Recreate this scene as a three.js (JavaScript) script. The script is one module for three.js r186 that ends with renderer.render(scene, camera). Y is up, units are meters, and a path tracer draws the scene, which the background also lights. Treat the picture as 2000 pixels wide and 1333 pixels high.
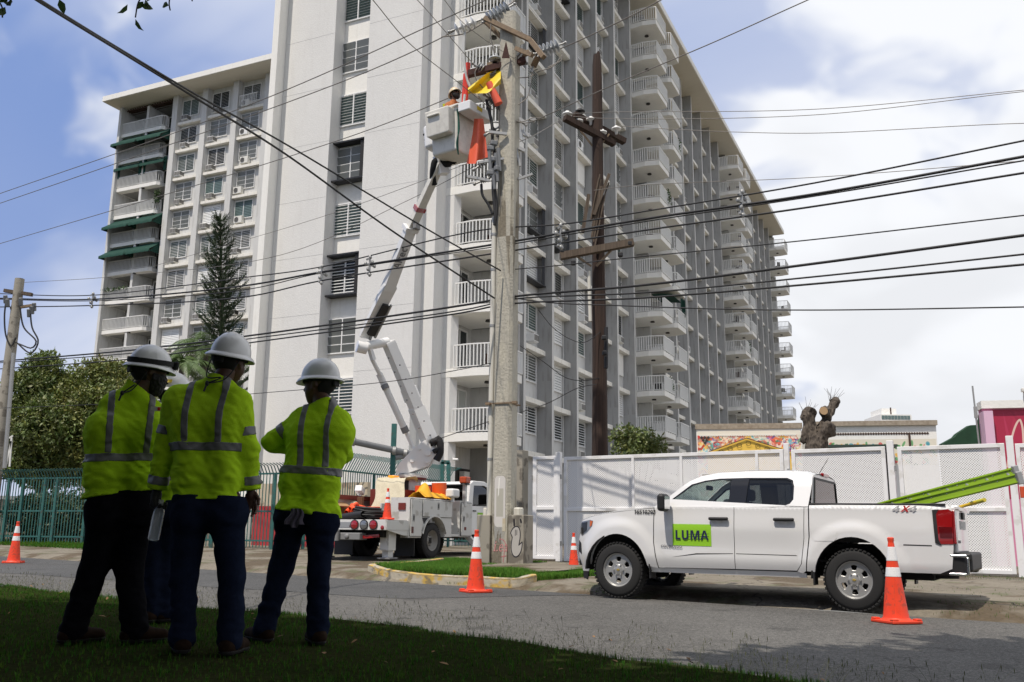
import * as THREE from 'three';
import { mergeGeometries, mergeVertices, toCreasedNormals } from 'three/addons/utils/BufferGeometryUtils.js';
import { RoundedBoxGeometry } from 'three/addons/geometries/RoundedBoxGeometry.js';
import { TessellateModifier } from 'three/addons/modifiers/TessellateModifier.js';
import { FontLoader } from 'three/addons/loaders/FontLoader.js';
import { TextGeometry } from 'three/addons/geometries/TextGeometry.js';

// ---------------------------------------------------------------- camera, sun, exposure
const V3 = THREE.Vector3, PI = Math.PI;
const EYE = 0.88, PITCH = 0.208, ROLL = 0.0112, FOCAL = 1808.1;      // the photograph is 2000 x 1333
const scene = new THREE.Scene();
const camera = new THREE.PerspectiveCamera(2 * Math.atan(666.5 / FOCAL) * 180 / PI, 1.5, 0.1, 3000);
camera.rotation.order = 'YXZ';
camera.position.set(0, EYE, 0);
camera.rotation.set(PITCH, 0, ROLL);
scene.add(camera);
const SUN_TRAVEL = new V3(0.32, -1, -0.41).normalize();
const sun = new THREE.DirectionalLight(0xfff5e8, 4.4);
sun.position.copy(SUN_TRAVEL).multiplyScalar(-120).add(new V3(0, 0, -30));
sun.target.position.set(0, 0, -30);
sun.castShadow = true; sun.shadow.mapSize.set(4096, 4096);
Object.assign(sun.shadow.camera, { left: -70, right: 70, top: 80, bottom: -60, near: 1, far: 320 });
sun.shadow.radius = 1;
scene.add(sun, sun.target);
const EXPOSURE = 0.95;

// ---------------------------------------------------------------- helpers
let rs = 1234567;
const rnd = () => { rs = (rs + 0x6d2b79f5) | 0; let t = Math.imul(rs ^ (rs >>> 15), 1 | rs); t = (t + Math.imul(t ^ (t >>> 7), 61 | t)) ^ t; return ((t ^ (t >>> 14)) >>> 0) / 4294967296; };
const seed = (n) => { rs = n * 7919 + 17; };
const rr = (a, b) => a + (b - a) * rnd();
const clamp = (x, a = 0, b = 1) => Math.min(b, Math.max(a, x));
const mix = (a, b, t) => a + (b - a) * t;
const sstep = (a, b, x) => { const t = clamp((x - a) / (b - a)); return t * t * (3 - 2 * t); };
// the point at photograph pixel (px, py) that lies Z metres ahead
function ray(px, py) {
  const x = (px - 1000) / FOCAL, u = (666.5 - py) / FOCAL, cr = Math.cos(ROLL), sr = Math.sin(ROLL), c = Math.cos(PITCH), s = Math.sin(PITCH);
  const x0 = x * cr - u * sr, u0 = u * cr + x * sr;
  return [x0, s + u0 * c, c - u0 * s];
}
const at = (px, py, Z) => { const r = ray(px, py), t = Z / r[2]; return new V3(r[0] * t, EYE + r[1] * t, -Z); };
const onY = (px, py, h) => { const r = ray(px, py), t = (h - EYE) / r[1]; return new V3(r[0] * t, h, -r[2] * t); };
// street axes: s runs along the street to the far left, c runs across it, away from the camera
const SD = new V3(-0.799, 0, -0.602), CD = new V3(0.602, 0, -0.799);
const sc = (x, z) => [x * SD.x + z * SD.z, x * CD.x + z * CD.z];
const street = (s, c, y = 0) => new V3(SD.x * s + CD.x * c, y, SD.z * s + CD.z * c);
function groundH(x, z) {                       // height of the ground everywhere
  const [s, c] = sc(x, z);
  let h = 0.009 * clamp(s - 3, -10, 40);
  h += 0.11 * sstep(12.0, 12.8, c) + 0.15 * sstep(12.8, 19, c);
  return h;
}
const onGround = (x, z, lift = 0) => new V3(x, groundH(x, z) + lift, z);
const names = new Map();
const numbered = (n) => { const k = names.get(n) ?? 0; names.set(n, k + 1); return k ? n + '_' + String(k).padStart(3, '0') : n; };
function tag(o, label, category, group, kind) {
  if (label) o.userData.label = label;
  if (category) o.userData.category = category;
  if (group) o.userData.group = group;
  if (kind) o.userData.kind = kind;
  return o;
}
function thing(name, label, category, pos = [0, 0, 0], turn = 0, group) {
  const g = new THREE.Group(); g.name = numbered(name);
  if (pos.isVector3) g.position.copy(pos); else g.position.set(...pos);
  g.rotation.y = turn; scene.add(g);
  return tag(g, label, category, group);
}
function copyOf(src, label, pos, turn = 0, scale = 1) {
  const g = src.clone(); g.name = numbered(src.name.replace(/_\d{3}$/, '')); g.userData = { ...src.userData, label };
  g.position.copy(pos); g.rotation.y = turn; g.scale.setScalar(scale); scene.add(g); return g;
}
function meshOf(name, geo, material, parent = scene) {
  const m = new THREE.Mesh(geo, material); m.castShadow = m.receiveShadow = true;
  m.name = parent === scene ? numbered(name) : name; parent.add(m); return m;
}
const stuff = (m) => { m.userData.kind = 'stuff'; return m; };
// every geometry ends up non-indexed with position, normal, uv (uv in metres, box-projected)
function uvBox(g) {
  const p = g.attributes.position, n = g.attributes.normal, uv = new Float32Array(p.count * 2);
  for (let i = 0; i < p.count; i++) {
    const ax = Math.abs(n.getX(i)), ay = Math.abs(n.getY(i)), az = Math.abs(n.getZ(i));
    if (ay >= ax && ay >= az) { uv[2 * i] = p.getX(i); uv[2 * i + 1] = p.getZ(i); }
    else if (ax >= az) { uv[2 * i] = p.getZ(i); uv[2 * i + 1] = p.getY(i); }
    else { uv[2 * i] = p.getX(i); uv[2 * i + 1] = p.getY(i); }
  }
  g.setAttribute('uv', new THREE.BufferAttribute(uv, 2)); return g;
}
function plain(g) {
  let q = g.index ? g.toNonIndexed() : g;
  for (const k of Object.keys(q.attributes)) if (!['position', 'normal', 'uv'].includes(k)) q.deleteAttribute(k);
  if (!q.attributes.normal) q.computeVertexNormals();
  return q;
}
const M4 = (x = 0, y = 0, z = 0, rx = 0, ry = 0, rz = 0, sx = 1, sy = sx, sz = sx) =>
  new THREE.Matrix4().compose(new V3(x, y, z), new THREE.Quaternion().setFromEuler(new THREE.Euler(rx, ry, rz, 'YXZ')), new V3(sx, sy, sz));
class MB {                                     // collects shapes, then builds them as ONE mesh
  constructor() { this.g = []; }
  add(g, m) { const q = plain(g.clone()); if (m) q.applyMatrix4(m); this.g.push(q); return this; }
  box(w, h, d, x = 0, y = 0, z = 0, ry = 0, rx = 0, rz = 0) { return this.add(new THREE.BoxGeometry(w, h, d), M4(x, y, z, rx, ry, rz)); }
  rbox(w, h, d, r, x = 0, y = 0, z = 0, ry = 0, rx = 0, rz = 0) { return this.add(new RoundedBoxGeometry(w, h, d, 2, Math.min(r, w / 2.01, h / 2.01, d / 2.01)), M4(x, y, z, rx, ry, rz)); }
  cyl(r1, r2, h, x = 0, y = 0, z = 0, rx = 0, ry = 0, rz = 0, n = 16) { return this.add(new THREE.CylinderGeometry(r1, r2, h, n), M4(x, y, z, rx, ry, rz)); }
  ball(r, x, y, z, sx = 1, sy = 1, sz = 1, n = 12) { return this.add(new THREE.SphereGeometry(r, n, Math.ceil(n * .7)), M4(x, y, z, 0, 0, 0, sx, sy, sz)); }
  lathe(pts, x = 0, y = 0, z = 0, n = 24, m) { const g = new THREE.LatheGeometry(pts.map((p) => new THREE.Vector2(p[0], p[1])), n); return this.add(g, m ?? M4(x, y, z)); }
  bar(a, b, w, h = w, roll = 0) {               // box from a to b
    const d = b.clone().sub(a), L = d.length(), m = new THREE.Matrix4(), zz = d.normalize();
    const up = Math.abs(zz.y) > 0.98 ? new V3(1, 0, 0) : new V3(0, 1, 0), xx = new V3().crossVectors(up, zz).normalize(), yy = new V3().crossVectors(zz, xx);
    m.makeBasis(xx, yy, zz).setPosition(a.clone().lerp(b, .5));
    if (roll) m.multiply(new THREE.Matrix4().makeRotationZ(roll));
    return this.add(new THREE.BoxGeometry(w, h, L), m);
  }
  rod(a, b, r, r2 = r, n = 10) {                // cylinder from a to b (radius r at a, r2 at b)
    const d = b.clone().sub(a), L = d.length(), q = new THREE.Quaternion().setFromUnitVectors(new V3(0, 1, 0), d.normalize());
    return this.add(new THREE.CylinderGeometry(r2, r, L, n), new THREE.Matrix4().compose(a.clone().lerp(b, .5), q, new V3(1, 1, 1)));
  }
  tube(pts, r, n = 8, seg = pts.length * 4, closed = false) { return this.add(new THREE.TubeGeometry(new THREE.CatmullRomCurve3(pts, closed), seg, r, n, closed)); }
  prism(pts, depth, m, bevel = 0) {             // polygon in xy extruded along +z
    const s = new THREE.Shape(pts.map((p) => new THREE.Vector2(p[0], p[1])));
    return this.add(new THREE.ExtrudeGeometry(s, { depth, bevelEnabled: bevel > 0, bevelSize: bevel, bevelThickness: bevel, bevelOffset: -bevel, bevelSegments: 2 }), m);
  }
  geo(keepUV = false) { const g = mergeGeometries(this.g, false); return keepUV ? g : uvBox(g); }
  build(name, material, parent = scene, keepUV = false) { return meshOf(name, this.geo(keepUV), material, parent); }
}
const polar = (r, a, y = 0) => new V3(Math.cos(a) * r, y, Math.sin(a) * r);
// ---------------------------------------------------------------- noise and textures
const H2 = (x, y, s) => { let h = Math.imul(x, 374761393) ^ Math.imul(y, 668265263) ^ Math.imul(s, 2147483647 ^ 974711); h = Math.imul(h ^ (h >>> 13), 1274126177); return ((h ^ (h >>> 16)) >>> 0) / 4294967296; };
function vnoise(x, y, per, s) {                // tileable value noise
  const xi = Math.floor(x), yi = Math.floor(y), fx = x - xi, fy = y - yi, u = fx * fx * (3 - 2 * fx), v = fy * fy * (3 - 2 * fy);
  const w = (a) => ((a % per) + per) % per;
  const a = H2(w(xi), w(yi), s), b = H2(w(xi + 1), w(yi), s), c = H2(w(xi), w(yi + 1), s), d = H2(w(xi + 1), w(yi + 1), s);
  return mix(mix(a, b, u), mix(c, d, u), v);
}
function fbm(u, v, f, oct, s) { let r = 0, a = .5, t = 0; for (let i = 0; i < oct; i++) { r += a * vnoise(u * f, v * f, f, s + i * 31); t += a; a *= .5; f *= 2; } return r / t; }
const toS = (c) => 255 * (c <= .0031308 ? 12.92 * c : 1.055 * Math.pow(clamp(c), 1 / 2.4) - .055);
function tex(n, size, fn, srgb = true, m = n) {  // fn(u, v) -> [r, g, b] (linear) or a number; size = metres covered by one tile
  const d = new Uint8Array(n * m * 4);
  for (let y = 0; y < m; y++) for (let x = 0; x < n; x++) {
    const c = fn((x + .5) / n, (y + .5) / m), i = (y * n + x) * 4;
    for (let k = 0; k < 3; k++) { const val = typeof c === 'number' ? c : c[k]; d[i + k] = clamp(Math.round(srgb ? toS(val) : val * 255), 0, 255); }
    d[i + 3] = typeof c === 'number' || c[3] === undefined ? 255 : c[3] * 255;
  }
  const t = new THREE.DataTexture(d, n, m); t.wrapS = t.wrapT = THREE.RepeatWrapping; t.magFilter = THREE.LinearFilter; t.minFilter = THREE.LinearMipmapLinearFilter;
  const sz = Array.isArray(size) ? size : [size, size];
  t.repeat.set(1 / sz[0], 1 / sz[1]); if (srgb) t.colorSpace = THREE.SRGBColorSpace; t.needsUpdate = true; return t;
}
const lin = (r, g, b) => new THREE.Color().setRGB(r, g, b);
const mat = (o) => { const m = new (o.transmission || o.clearcoat || o.sheen || o.specularIntensity !== undefined ? THREE.MeshPhysicalMaterial : THREE.MeshStandardMaterial)({ roughness: .7, metalness: 0, side: THREE.DoubleSide }); for (const k in o) if (k === 'c') m.color.setRGB(...o.c); else if (k === 'bumpScale') m.bumpScale = o.bumpScale; else m[k] = o[k]; return m; };
const blend = (a, b, t) => [mix(a[0], b[0], t), mix(a[1], b[1], t), mix(a[2], b[2], t)];
function canvasTex(w, h, draw) { const cv = document.createElement('canvas'); cv.width = w; cv.height = h; draw(cv.getContext('2d'), w, h); const t = new THREE.CanvasTexture(cv); t.colorSpace = THREE.SRGBColorSpace; return t; }

// ---------------------------------------------------------------- sky
{
  const W = 2048, Hh = 1024, d = new Float32Array(W * Hh * 4);
  const n3 = (x, y, f, o, s) => fbm(x * .05 + .5, y * .05 + .5, f, o, s);
  for (let j = 0; j < Hh; j++) for (let i = 0; i < W; i++) {
    const phi = ((i + .5) / W - .5) * 2 * PI, th = ((j + .5) / Hh - .5) * PI, y = Math.sin(th), x = Math.cos(th) * Math.cos(phi), z = Math.cos(th) * Math.sin(phi);
    const o = (j * W + i) * 4;
    const e = Math.max(y, 0), hz = Math.exp(-e * 5.5);
    let c = blend([.20, .32, .67], [.56, .66, .87], hz);
    // cloud layer, looked up on a plane overhead
    if (y < -.14) { d[o] = .34; d[o + 1] = .33; d[o + 2] = .31; d[o + 3] = 1; continue; }
    const k = 1 / (e + .22), px = x * k - 7, pz = z * k + 3, az = Math.atan2(x, -z);
    const side = .5 + .5 * Math.sin(az * 1.1 - .05);                             // the cloud bank stands to the right of the street
    const wx = n3(px + 3, pz, 40, 4, 5) - .5, wz = n3(px, pz + 7, 40, 4, 6) - .5, qx = px + wx * .5, qz = pz + wz * .5;
    const puff = n3(qx, qz, 34, 7, 11), big = n3(px, pz, 14, 3, 13);
    const cum = sstep(.46, .575, puff + (Math.min(side, .80) - .60) * .60 + (big - .5) * .42);
    const lx = px * .83 + pz * .55 + wx * .6, lz = -px * .55 + pz * .83;         // streaks of high cloud
    const cir = sstep(.34, .74, n3(lx * .5, lz * 1.7, 34, 6, 41)) * (1.0 - .4 * side);
    const veil = sstep(.35, .7, n3(px - 4, pz + 6, 18, 4, 91) + (side - .5) * .22) * .55;
    c = blend(c, [.74, .79, .93], clamp(1 - (1 - veil) * (1 - cir)));
    const shade = n3(qx + .10, qz - .05, 34, 5, 11), w = mix(1.08, .95, sstep(.52, .74, shade));
    c = blend(c, [w * .955, w * .97, w], cum * .95);
    if (y < 0) c = blend(c, [.34, .33, .31], sstep(0, -.12, y));
    d[o] = c[0]; d[o + 1] = c[1]; d[o + 2] = c[2]; d[o + 3] = 1;
  }
  const t = new THREE.DataTexture(d, W, Hh, THREE.RGBAFormat, THREE.FloatType);
  t.mapping = THREE.EquirectangularReflectionMapping; t.magFilter = THREE.LinearFilter; t.needsUpdate = true;
  scene.background = t; scene.environment = t;
}
// ================================================================ ground, road, grass
const tAsphalt = tex(1024, 5, (u, v) => {
  const big = fbm(u, v, 4, 4, 3), fine = fbm(u, v, 256, 2, 9), grit = H2(Math.floor(u * 1024), Math.floor(v * 1024), 5);
  let a = .070 + .05 * (big - .5) + .10 * (fine - .5) + .16 * Math.pow(grit, 5) - .06 * Math.pow(1 - grit, 6);
  const cr = Math.abs(fbm(u, v, 6, 5, 51) - .5) + .02 * (fbm(u, v, 32, 2, 8) - .5);
  if (cr < .004 && fbm(u, v, 3, 2, 71) > .48) a *= .45;
  const st = sstep(.70, .78, fbm(u, v, 7, 4, 23)); a *= 1 - .34 * st;
  return [a * 1.03, a, a * .93];
});
const tAsphaltB = tex(512, 2.2, (u, v) => .3 + .5 * fbm(u, v, 128, 2, 19) + .3 * (H2(Math.floor(u * 512), Math.floor(v * 512), 15) - .5), false);
const tConcrete = tex(1024, 7, (u, v) => {
  const big = fbm(u, v, 5, 6, 13), fine = fbm(u, v, 180, 3, 29), d = sstep(.45, .60, fbm(u, v, 9, 5, 37));
  let c = blend([.135, .116, .086], [.225, .20, .158], big); c = blend(c, [.085, .062, .036], d * .95);
  const cr = Math.abs(fbm(u, v, 5, 6, 151) - .5); if (cr < .006) c = blend(c, [.06, .05, .04], .8);
  const g = sstep(.62, .70, fbm(u, v, 16, 4, 61)); c = blend(c, [.09, .10, .045], g * .6);
  const k = .8 + .4 * fine; return [c[0] * k, c[1] * k, c[2] * k];
});
const tConcreteB = tex(512, 1.7, (u, v) => fbm(u, v, 24, 5, 77), false);
const tSoil = tex(512, 3, (u, v) => { const a = fbm(u, v, 20, 5, 83), b = fbm(u, v, 5, 3, 85), k = .6 + .8 * fbm(u, v, 128, 2, 1); const c = blend([.014, .024, .007], [.034, .034, .015], a * .6 + b * .4); return c.map((q) => q * k); });
const M = {
  asphalt: mat({ map: tAsphalt, bumpMap: tAsphaltB, bumpScale: .006, roughness: .88 }),
  apron: mat({ map: tConcrete, bumpMap: tConcreteB, bumpScale: .03, roughness: .93 }),
  soil: mat({ map: tSoil, roughness: 1, specularIntensity: 0 }),
};
function streetSheet(ss, cs, hFn) {             // grid over street coordinates
  const p = [], uv = [], ix = [], n = cs.length;
  for (const s of ss) for (const c of cs) { const q = street(s, c); p.push(q.x, hFn(s, c, q), q.z); uv.push(s, c); }
  for (let i = 0; i < ss.length - 1; i++) for (let j = 0; j < n - 1; j++) { const a = i * n + j, b = a + 1, d = a + n, e = d + 1; ix.push(a, d, b, b, d, e); }
  const g = new THREE.BufferGeometry(); g.setAttribute('position', new THREE.Float32BufferAttribute(p, 3)); g.setAttribute('uv', new THREE.Float32BufferAttribute(uv, 2)); g.setIndex(ix); g.computeVertexNormals();
  if (g.attributes.normal.getY(0) < 0) { const q = g.index.array; for (let i = 0; i < q.length; i += 3) { const t = q[i]; q[i] = q[i + 1]; q[i + 1] = t; } g.computeVertexNormals(); }
  return g;
}
const range = (a, b, st) => { const r = []; for (let x = a; x < b - 1e-6; x += st) r.push(x); r.push(b); return r; };
const structure = (o) => { o.userData.kind = 'structure'; return o; };
const nz = (a, b, f, s) => vnoise(a * f + 500, b * f + 500, 4096, s) - .5;
const edgeC = (s) => 5.30 + .80 * sstep(0, 7, s) + .30 * nz(s, 0, .35, 5) + .20 * nz(s, 1, 1.7, 6);          // ragged edge of the grass bank
const bankH = (s, c) => { const q = 0.009 * clamp(s - 3, -10, 40), e = edgeC(s); return q - .02 + .20 * sstep(e, e - .75, c) + (c < e - .3 ? .03 * nz(s, c, .8, 7) + .02 * nz(s, c, 2.3, 8) : 0); };
const farRoad = (s) => 12.15 + .28 * nz(s, 3, .45, 9) + .14 * nz(s, 2, 2.1, 10);
structure(meshOf('road', streetSheet(range(-60, 60, .5), range(4.2, 12.0, .6), (s, c, q) => groundH(q.x, q.z)), M.asphalt));
{ // darker, newer asphalt at the mouth of the driveway, with a ragged seam
  const ss = range(7.5, 30, .25), edge = (s) => 9.3 - .10 * (s - 7.5) + .25 * nz(s, 4, .5, 21) + .10 * nz(s, 4, 2.3, 22) + 2.6 * sstep(9, 7.5, s), p = [], uv = [], ix = []; ss.forEach((s) => { for (let j = 0; j <= 6; j++) { const c = mix(edge(s), 12.05, j / 6), q = street(s, c); p.push(q.x, groundH(q.x, q.z) + .004, q.z); uv.push(s, c); } });
  for (let i = 0; i < ss.length - 1; i++) for (let j = 0; j < 6; j++) { const a = i * 7 + j; ix.push(a, a + 7, a + 1, a + 1, a + 7, a + 8); } const g = new THREE.BufferGeometry(); g.setAttribute('position', new THREE.Float32BufferAttribute(p, 3)); g.setAttribute('uv', new THREE.Float32BufferAttribute(uv, 2)); g.setIndex(ix); g.computeVertexNormals(); structure(meshOf('asphalt_patch', g, mat({ map: tAsphalt, color: new THREE.Color(.70, .73, .78), bumpMap: tAsphaltB, bumpScale: .005, roughness: .85 })));
}
{ // ground beyond the road: worn concrete apron and yard, out to the horizon
  const cs = [0, .25, .5, 1, 1.5, 2, 3, 4, 6, 9, 14, 24, 50, 120, 420];
  structure(meshOf('ground', streetSheet(range(-300, 300, 1), cs, (s, c, q) => groundH(q.x, q.z) + .012 * nz(s, c, 1.3, 11)), M.apron));
  const g = scene.getObjectByName('ground').geometry, p = g.attributes.position, uv = g.attributes.uv;
  let k = 0; for (const s of range(-300, 300, 1)) for (const c of cs) { const cc = c < 1 ? farRoad(s) + c : 12.15 + c, q = street(s, cc); let h = groundH(q.x, q.z) + .01 * nz(s, cc, 1.3, 11); if (c === 0) h -= .03; p.setXYZ(k, q.x, h + (c === 0 ? 0 : .012), q.z); uv.setXY(k, s, cc); k++; }
  g.computeVertexNormals();
}
structure(meshOf('grass_bank', streetSheet([...range(-300, -12, 24), ...range(-11.5, 30, .25), ...range(36, 300, 24)], [-300, -60, -20, -8, ...range(-4, 6.6, .2)], (s, c) => bankH(s, c)), M.soil));
// ---- concrete sidewalk strip along the far left of the road
const tGrassCol = (a, b) => mat({ roughness: .75, c: a, transmission: .25, thickness: 0, emissive: new THREE.Color(0) });
function leafGeoFlat() { const g = new THREE.BufferGeometry(); g.setAttribute('position', new THREE.Float32BufferAttribute([-1, 0, 0, -.3, .12, .42, .5, .1, .3, 1, .05, 0, .5, .1, -.3, -.3, .12, -.42], 3)); g.setIndex([0, 1, 5, 1, 2, 5, 5, 2, 4, 2, 3, 4]); g.computeVertexNormals(); return g; }
function blades(name, n, place, hgt, colr, label, seedN) {
  // one tuft = several bent blades
  const tuft = (k) => {
    const p = [], ix = [];
    seed(400 + k);
    for (let b = 0; b < 7; b++) {
      const a = rr(0, 2 * PI), w = rr(.0022, .004), l = rr(.55, 1), bend = rr(.1, .6), ox = rr(-.025, .025), oz = rr(-.025, .025), ca = Math.cos(a), sa = Math.sin(a), i0 = p.length / 3;
      for (const [t, ww] of [[0, 1], [.45, .85], [.8, .5], [1, 0]]) {
        const d = bend * t * t * .5, y = l * (t - .25 * bend * t * t), x = ox + ca * d, z = oz + sa * d;
        p.push(x - sa * w * ww * 6, y, z + ca * w * ww * 6); if (ww) p.push(x + sa * w * ww * 6, y, z - ca * w * ww * 6);
      }
      for (const [q, r, s2] of [[0, 1, 2], [1, 3, 2], [2, 3, 4], [3, 5, 4], [4, 5, 6]]) ix.push(i0 + q, i0 + r, i0 + s2);
    }
    const g = new THREE.BufferGeometry(); g.setAttribute('position', new THREE.Float32BufferAttribute(p, 3)); g.setIndex(ix); g.computeVertexNormals(); return g;
  };
  const im = new THREE.InstancedMesh(tuft(seedN), mat({ c: [1, 1, 1], roughness: .9, specularIntensity: .1 }), n), m = new THREE.Matrix4(), col = new THREE.Color(), hidden = new THREE.Matrix4().makeScale(0, 0, 0);
  seed(seedN);
  for (let i = 0; i < n; i++) {
    const q = place(); const h = hgt(q); m.compose(q.p, new THREE.Quaternion().setFromEuler(new THREE.Euler(rr(-.15, .15), rr(0, 2 * PI), rr(-.15, .15))), new V3(Math.min(h, .13) * rr(.8, 1.5), h, Math.min(h, .13) * rr(.8, 1.5)));
    im.setMatrixAt(i, m); const c = colr(q); im.setColorAt(i, col.setRGB(...c));
  }
  im.name = numbered(name); im.castShadow = im.receiveShadow = true; scene.add(im);
  return tag(im, label, 'grass', null, 'stuff');
}
const gcol = () => { const t = rnd(), k = rr(.7, 1.25); return t < .1 ? [.09 * k, .085 * k, .03 * k] : [mix(.036, .085, rnd()) * k, .155 * k, .018 * k]; };
blades('grass', 110000, () => {
  const t = rnd(); let s, c;
  if (t < .8) { s = rr(-6, 18); c = edgeC(s) - .05 - Math.pow(rnd(), 1.3) * 5; } else { s = rr(-5, 22); c = edgeC(s) - rr(0, .6); }
  return { p: street(s, c, bankH(s, c) - .005), s, c };
}, ({ s, c }) => (rnd() < .02 ? rr(.05, .08) : rr(.018, .048)) * (1 + .5 * nz(s, c, .9, 55)), gcol, 'short dark green grass on the shaded bank under the workers', 31);
{ // thin seeding stems along the edge of the bank
  const p = [], ix = []; seed(47); for (let b = 0; b < 3; b++) { const a = rr(0, 6.3), bd = rr(.15, .5), i0 = p.length / 3, ox = rr(-.02, .02); for (let j = 0; j <= 5; j++) { const t = j / 5, d = bd * t * t; for (const w of [-1, 1]) p.push(ox + Math.cos(a) * d + w * .0016, t * (1 - .2 * bd), Math.sin(a) * d); } for (let j = 0; j < 5; j++) { const q = i0 + j * 2; ix.push(q, q + 1, q + 2, q + 1, q + 3, q + 2); } const e = p.length / 3, x = ox + Math.cos(a) * bd, z = Math.sin(a) * bd, y = 1 - .2 * bd; p.push(x, y - .12, z, x + .006, y - .03, z, x, y + .04, z, x - .006, y - .03, z); ix.push(e, e + 1, e + 2, e, e + 2, e + 3); }
  const g = new THREE.BufferGeometry(); g.setAttribute('position', new THREE.Float32BufferAttribute(p, 3)); g.setIndex(ix); g.computeVertexNormals();
  const n = 900, im = new THREE.InstancedMesh(g, mat({ c: [1, 1, 1], roughness: .9 }), n), m = new THREE.Matrix4(), col = new THREE.Color();
  for (let i = 0; i < n; i++) { const s = rr(-4, 17), c = edgeC(s) + .15 - Math.pow(rnd(), 2) * 1.2, h = rr(.08, .26); m.compose(street(s, c, bankH(s, c) - .01), new THREE.Quaternion().setFromEuler(new THREE.Euler(rr(-.2, .2), rr(0, 6.3), rr(-.2, .2))), new V3(.35, h, .35)); im.setMatrixAt(i, m); im.setColorAt(i, col.setRGB(.10, .11, .04).multiplyScalar(rr(.6, 1.3))); }
  im.name = numbered('grass'); im.castShadow = true; scene.add(im); tag(im, 'thin seeding grass stems along the road edge of the bank', 'grass', null, 'stuff');
}
// island of grass at the foot of the pole, with its yellow kerb
const ISL = [[8.95, 12.62], [9.1, 12.3], [10.02, 12.25], [11.1, 12.22], [12.3, 12.45], [12.95, 12.75], [13.2, 13.1], [13.25, 13.9], [13.6, 15.5]];
const islIn = (s, c) => { const f = 12.3 + .6 * sstep(12.0, 13.2, s), b = 16.5; return s > 9.0 && s < 13.15 + clamp(c - 13, 0, 3) * .3 && c > f + .16 && c < b; };
{
  seed(5); const k = [];
  const line = new THREE.CatmullRomCurve3(ISL.map(([s, c]) => { const q = street(s, c); return q; }), false, 'centripetal');
  const N = 64, p = [], ix = [], pts = line.getSpacedPoints(N);
  pts.forEach((q, i) => {
    const t = line.getTangentAt(i / N), n = new V3(t.z, 0, -t.x).normalize(); if (n.dot(CD) < 0 && i < N * .6) n.negate();
    const inw = street(11, 14.5).sub(q).setY(0).normalize(); if (n.dot(inw) < 0) n.negate();
    const gy = groundH(q.x, q.z), w = .15 + .015 * nz(i, 0, .5, 3), b = .012 * nz(i, 5, .7, 4), top = .135 + b;
    for (const [o, y] of [[0, -.08], [0, top - .03], [.012, top - .01], [.035, top], [w - .02, top], [w, top - .015], [w, -.05]]) p.push(q.x + n.x * o, gy + y, q.z + n.z * o);
  });
  for (let i = 0; i < N; i++) for (let j = 0; j < 6; j++) { const a = i * 7 + j; ix.push(a, a + 1, a + 7, a + 1, a + 8, a + 7); }
  const g = new THREE.BufferGeometry(); g.setAttribute('position', new THREE.Float32BufferAttribute(p, 3)); g.setIndex(ix); g.computeVertexNormals();
  const tk = tex(512, 2, (u, v) => { const a = sstep(.42, .6, fbm(u, v, 10, 5, 201)); const c = blend([.40, .36, .28], [.50, .33, .07], a); const d = sstep(.55, .7, fbm(u, v, 16, 4, 207)); return blend(c, [.13, .12, .10], d * .8); });
  structure(meshOf('kerb', uvBox(g.toNonIndexed()), mat({ map: tk, roughness: .9, bumpMap: tConcreteB, bumpScale: .012 })));
  // soil of the island
  const sh = new THREE.Shape(); sh.moveTo(9.25, 12.5); for (const [s, c] of ISL.slice(2)) sh.lineTo(s, c + .08); sh.lineTo(13.6, 16.5); sh.lineTo(10.9, 16.5);
  const sg = new TessellateModifier(.5, 5).modify(new THREE.ShapeGeometry(sh)), sp = sg.attributes.position;
  for (let i = 0; i < sp.count; i++) { const q = street(sp.getX(i), sp.getY(i)); sp.setXYZ(i, q.x, groundH(q.x, q.z) + (.02 + .05 * sstep(15.8, 12.6, sp.getY(i))) * sstep(9.2, 9.9, sp.getX(i)) + .02, q.z); }
  sg.computeVertexNormals(); structure(meshOf('island_soil', uvBox(plain(sg)), M.soil));
  // a concrete path across the island at the pole
  const pg = streetSheet(range(9.4, 11.6, .2), range(13.35, 16.6, .25), (s, c, q) => groundH(q.x, q.z) + .118 + .006 * nz(s, c, 2, 3) - .15 * sstep(15.0, 16.6, c) * .3);
  structure(meshOf('path', pg, M.apron));
}
blades('grass', 26000, () => {
  let s, c; do { s = rr(9, 14); c = rr(12.4, 16.4); } while (!islIn(s, c) || (s > 9.5 + .35 * nz(c, 1, 2, 9) && s < 11.45 + .3 * nz(c, 0, 2, 8) && c > 13.5 + .2 * nz(s, 0, 2, 4)));
  const q = street(s, c); q.y = groundH(q.x, q.z) + (.02 + .05 * sstep(15.8, 12.6, c)) * sstep(9.2, 9.9, s) + .01; return { p: q, s, c };
}, ({ s, c }) => rr(.06, .13) * (s < 10.2 ? 1.25 : 1), () => { const k = rr(.8, 1.25); return [mix(.07, .11, rnd()) * k, .20 * k, .03 * k]; }, 'bright green lawn grass on the kerbed island by the pole', 33);
blades('grass', 9000, () => { const s = rr(24, 40), c = rr(14.6, 16.6); const q = street(s, c); q.y = groundH(q.x, q.z); return { p: q, s, c }; }, () => rr(.06, .16), gcol, 'strip of green grass at the foot of the teal fence far left', 35);
blades('grass', 3500, () => { const g = rnd() < .6, s = rr(-2, 12), c = farRoad(s) + Math.abs(nz(s, 0, .7, 91)) * 5 * rnd() + (g ? 0 : rr(1, 5)); const k = nz(s, c, .8, 93) > .12; const q = street(k ? s : rr(2.5, 12), k ? c : 19 - .09 * s + rr(-.4, 0)); q.y = groundH(q.x, q.z); return { p: q, s, c }; }, () => rr(.02, .06), gcol, 'sparse weeds in the cracks of the worn concrete', 37);
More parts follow.
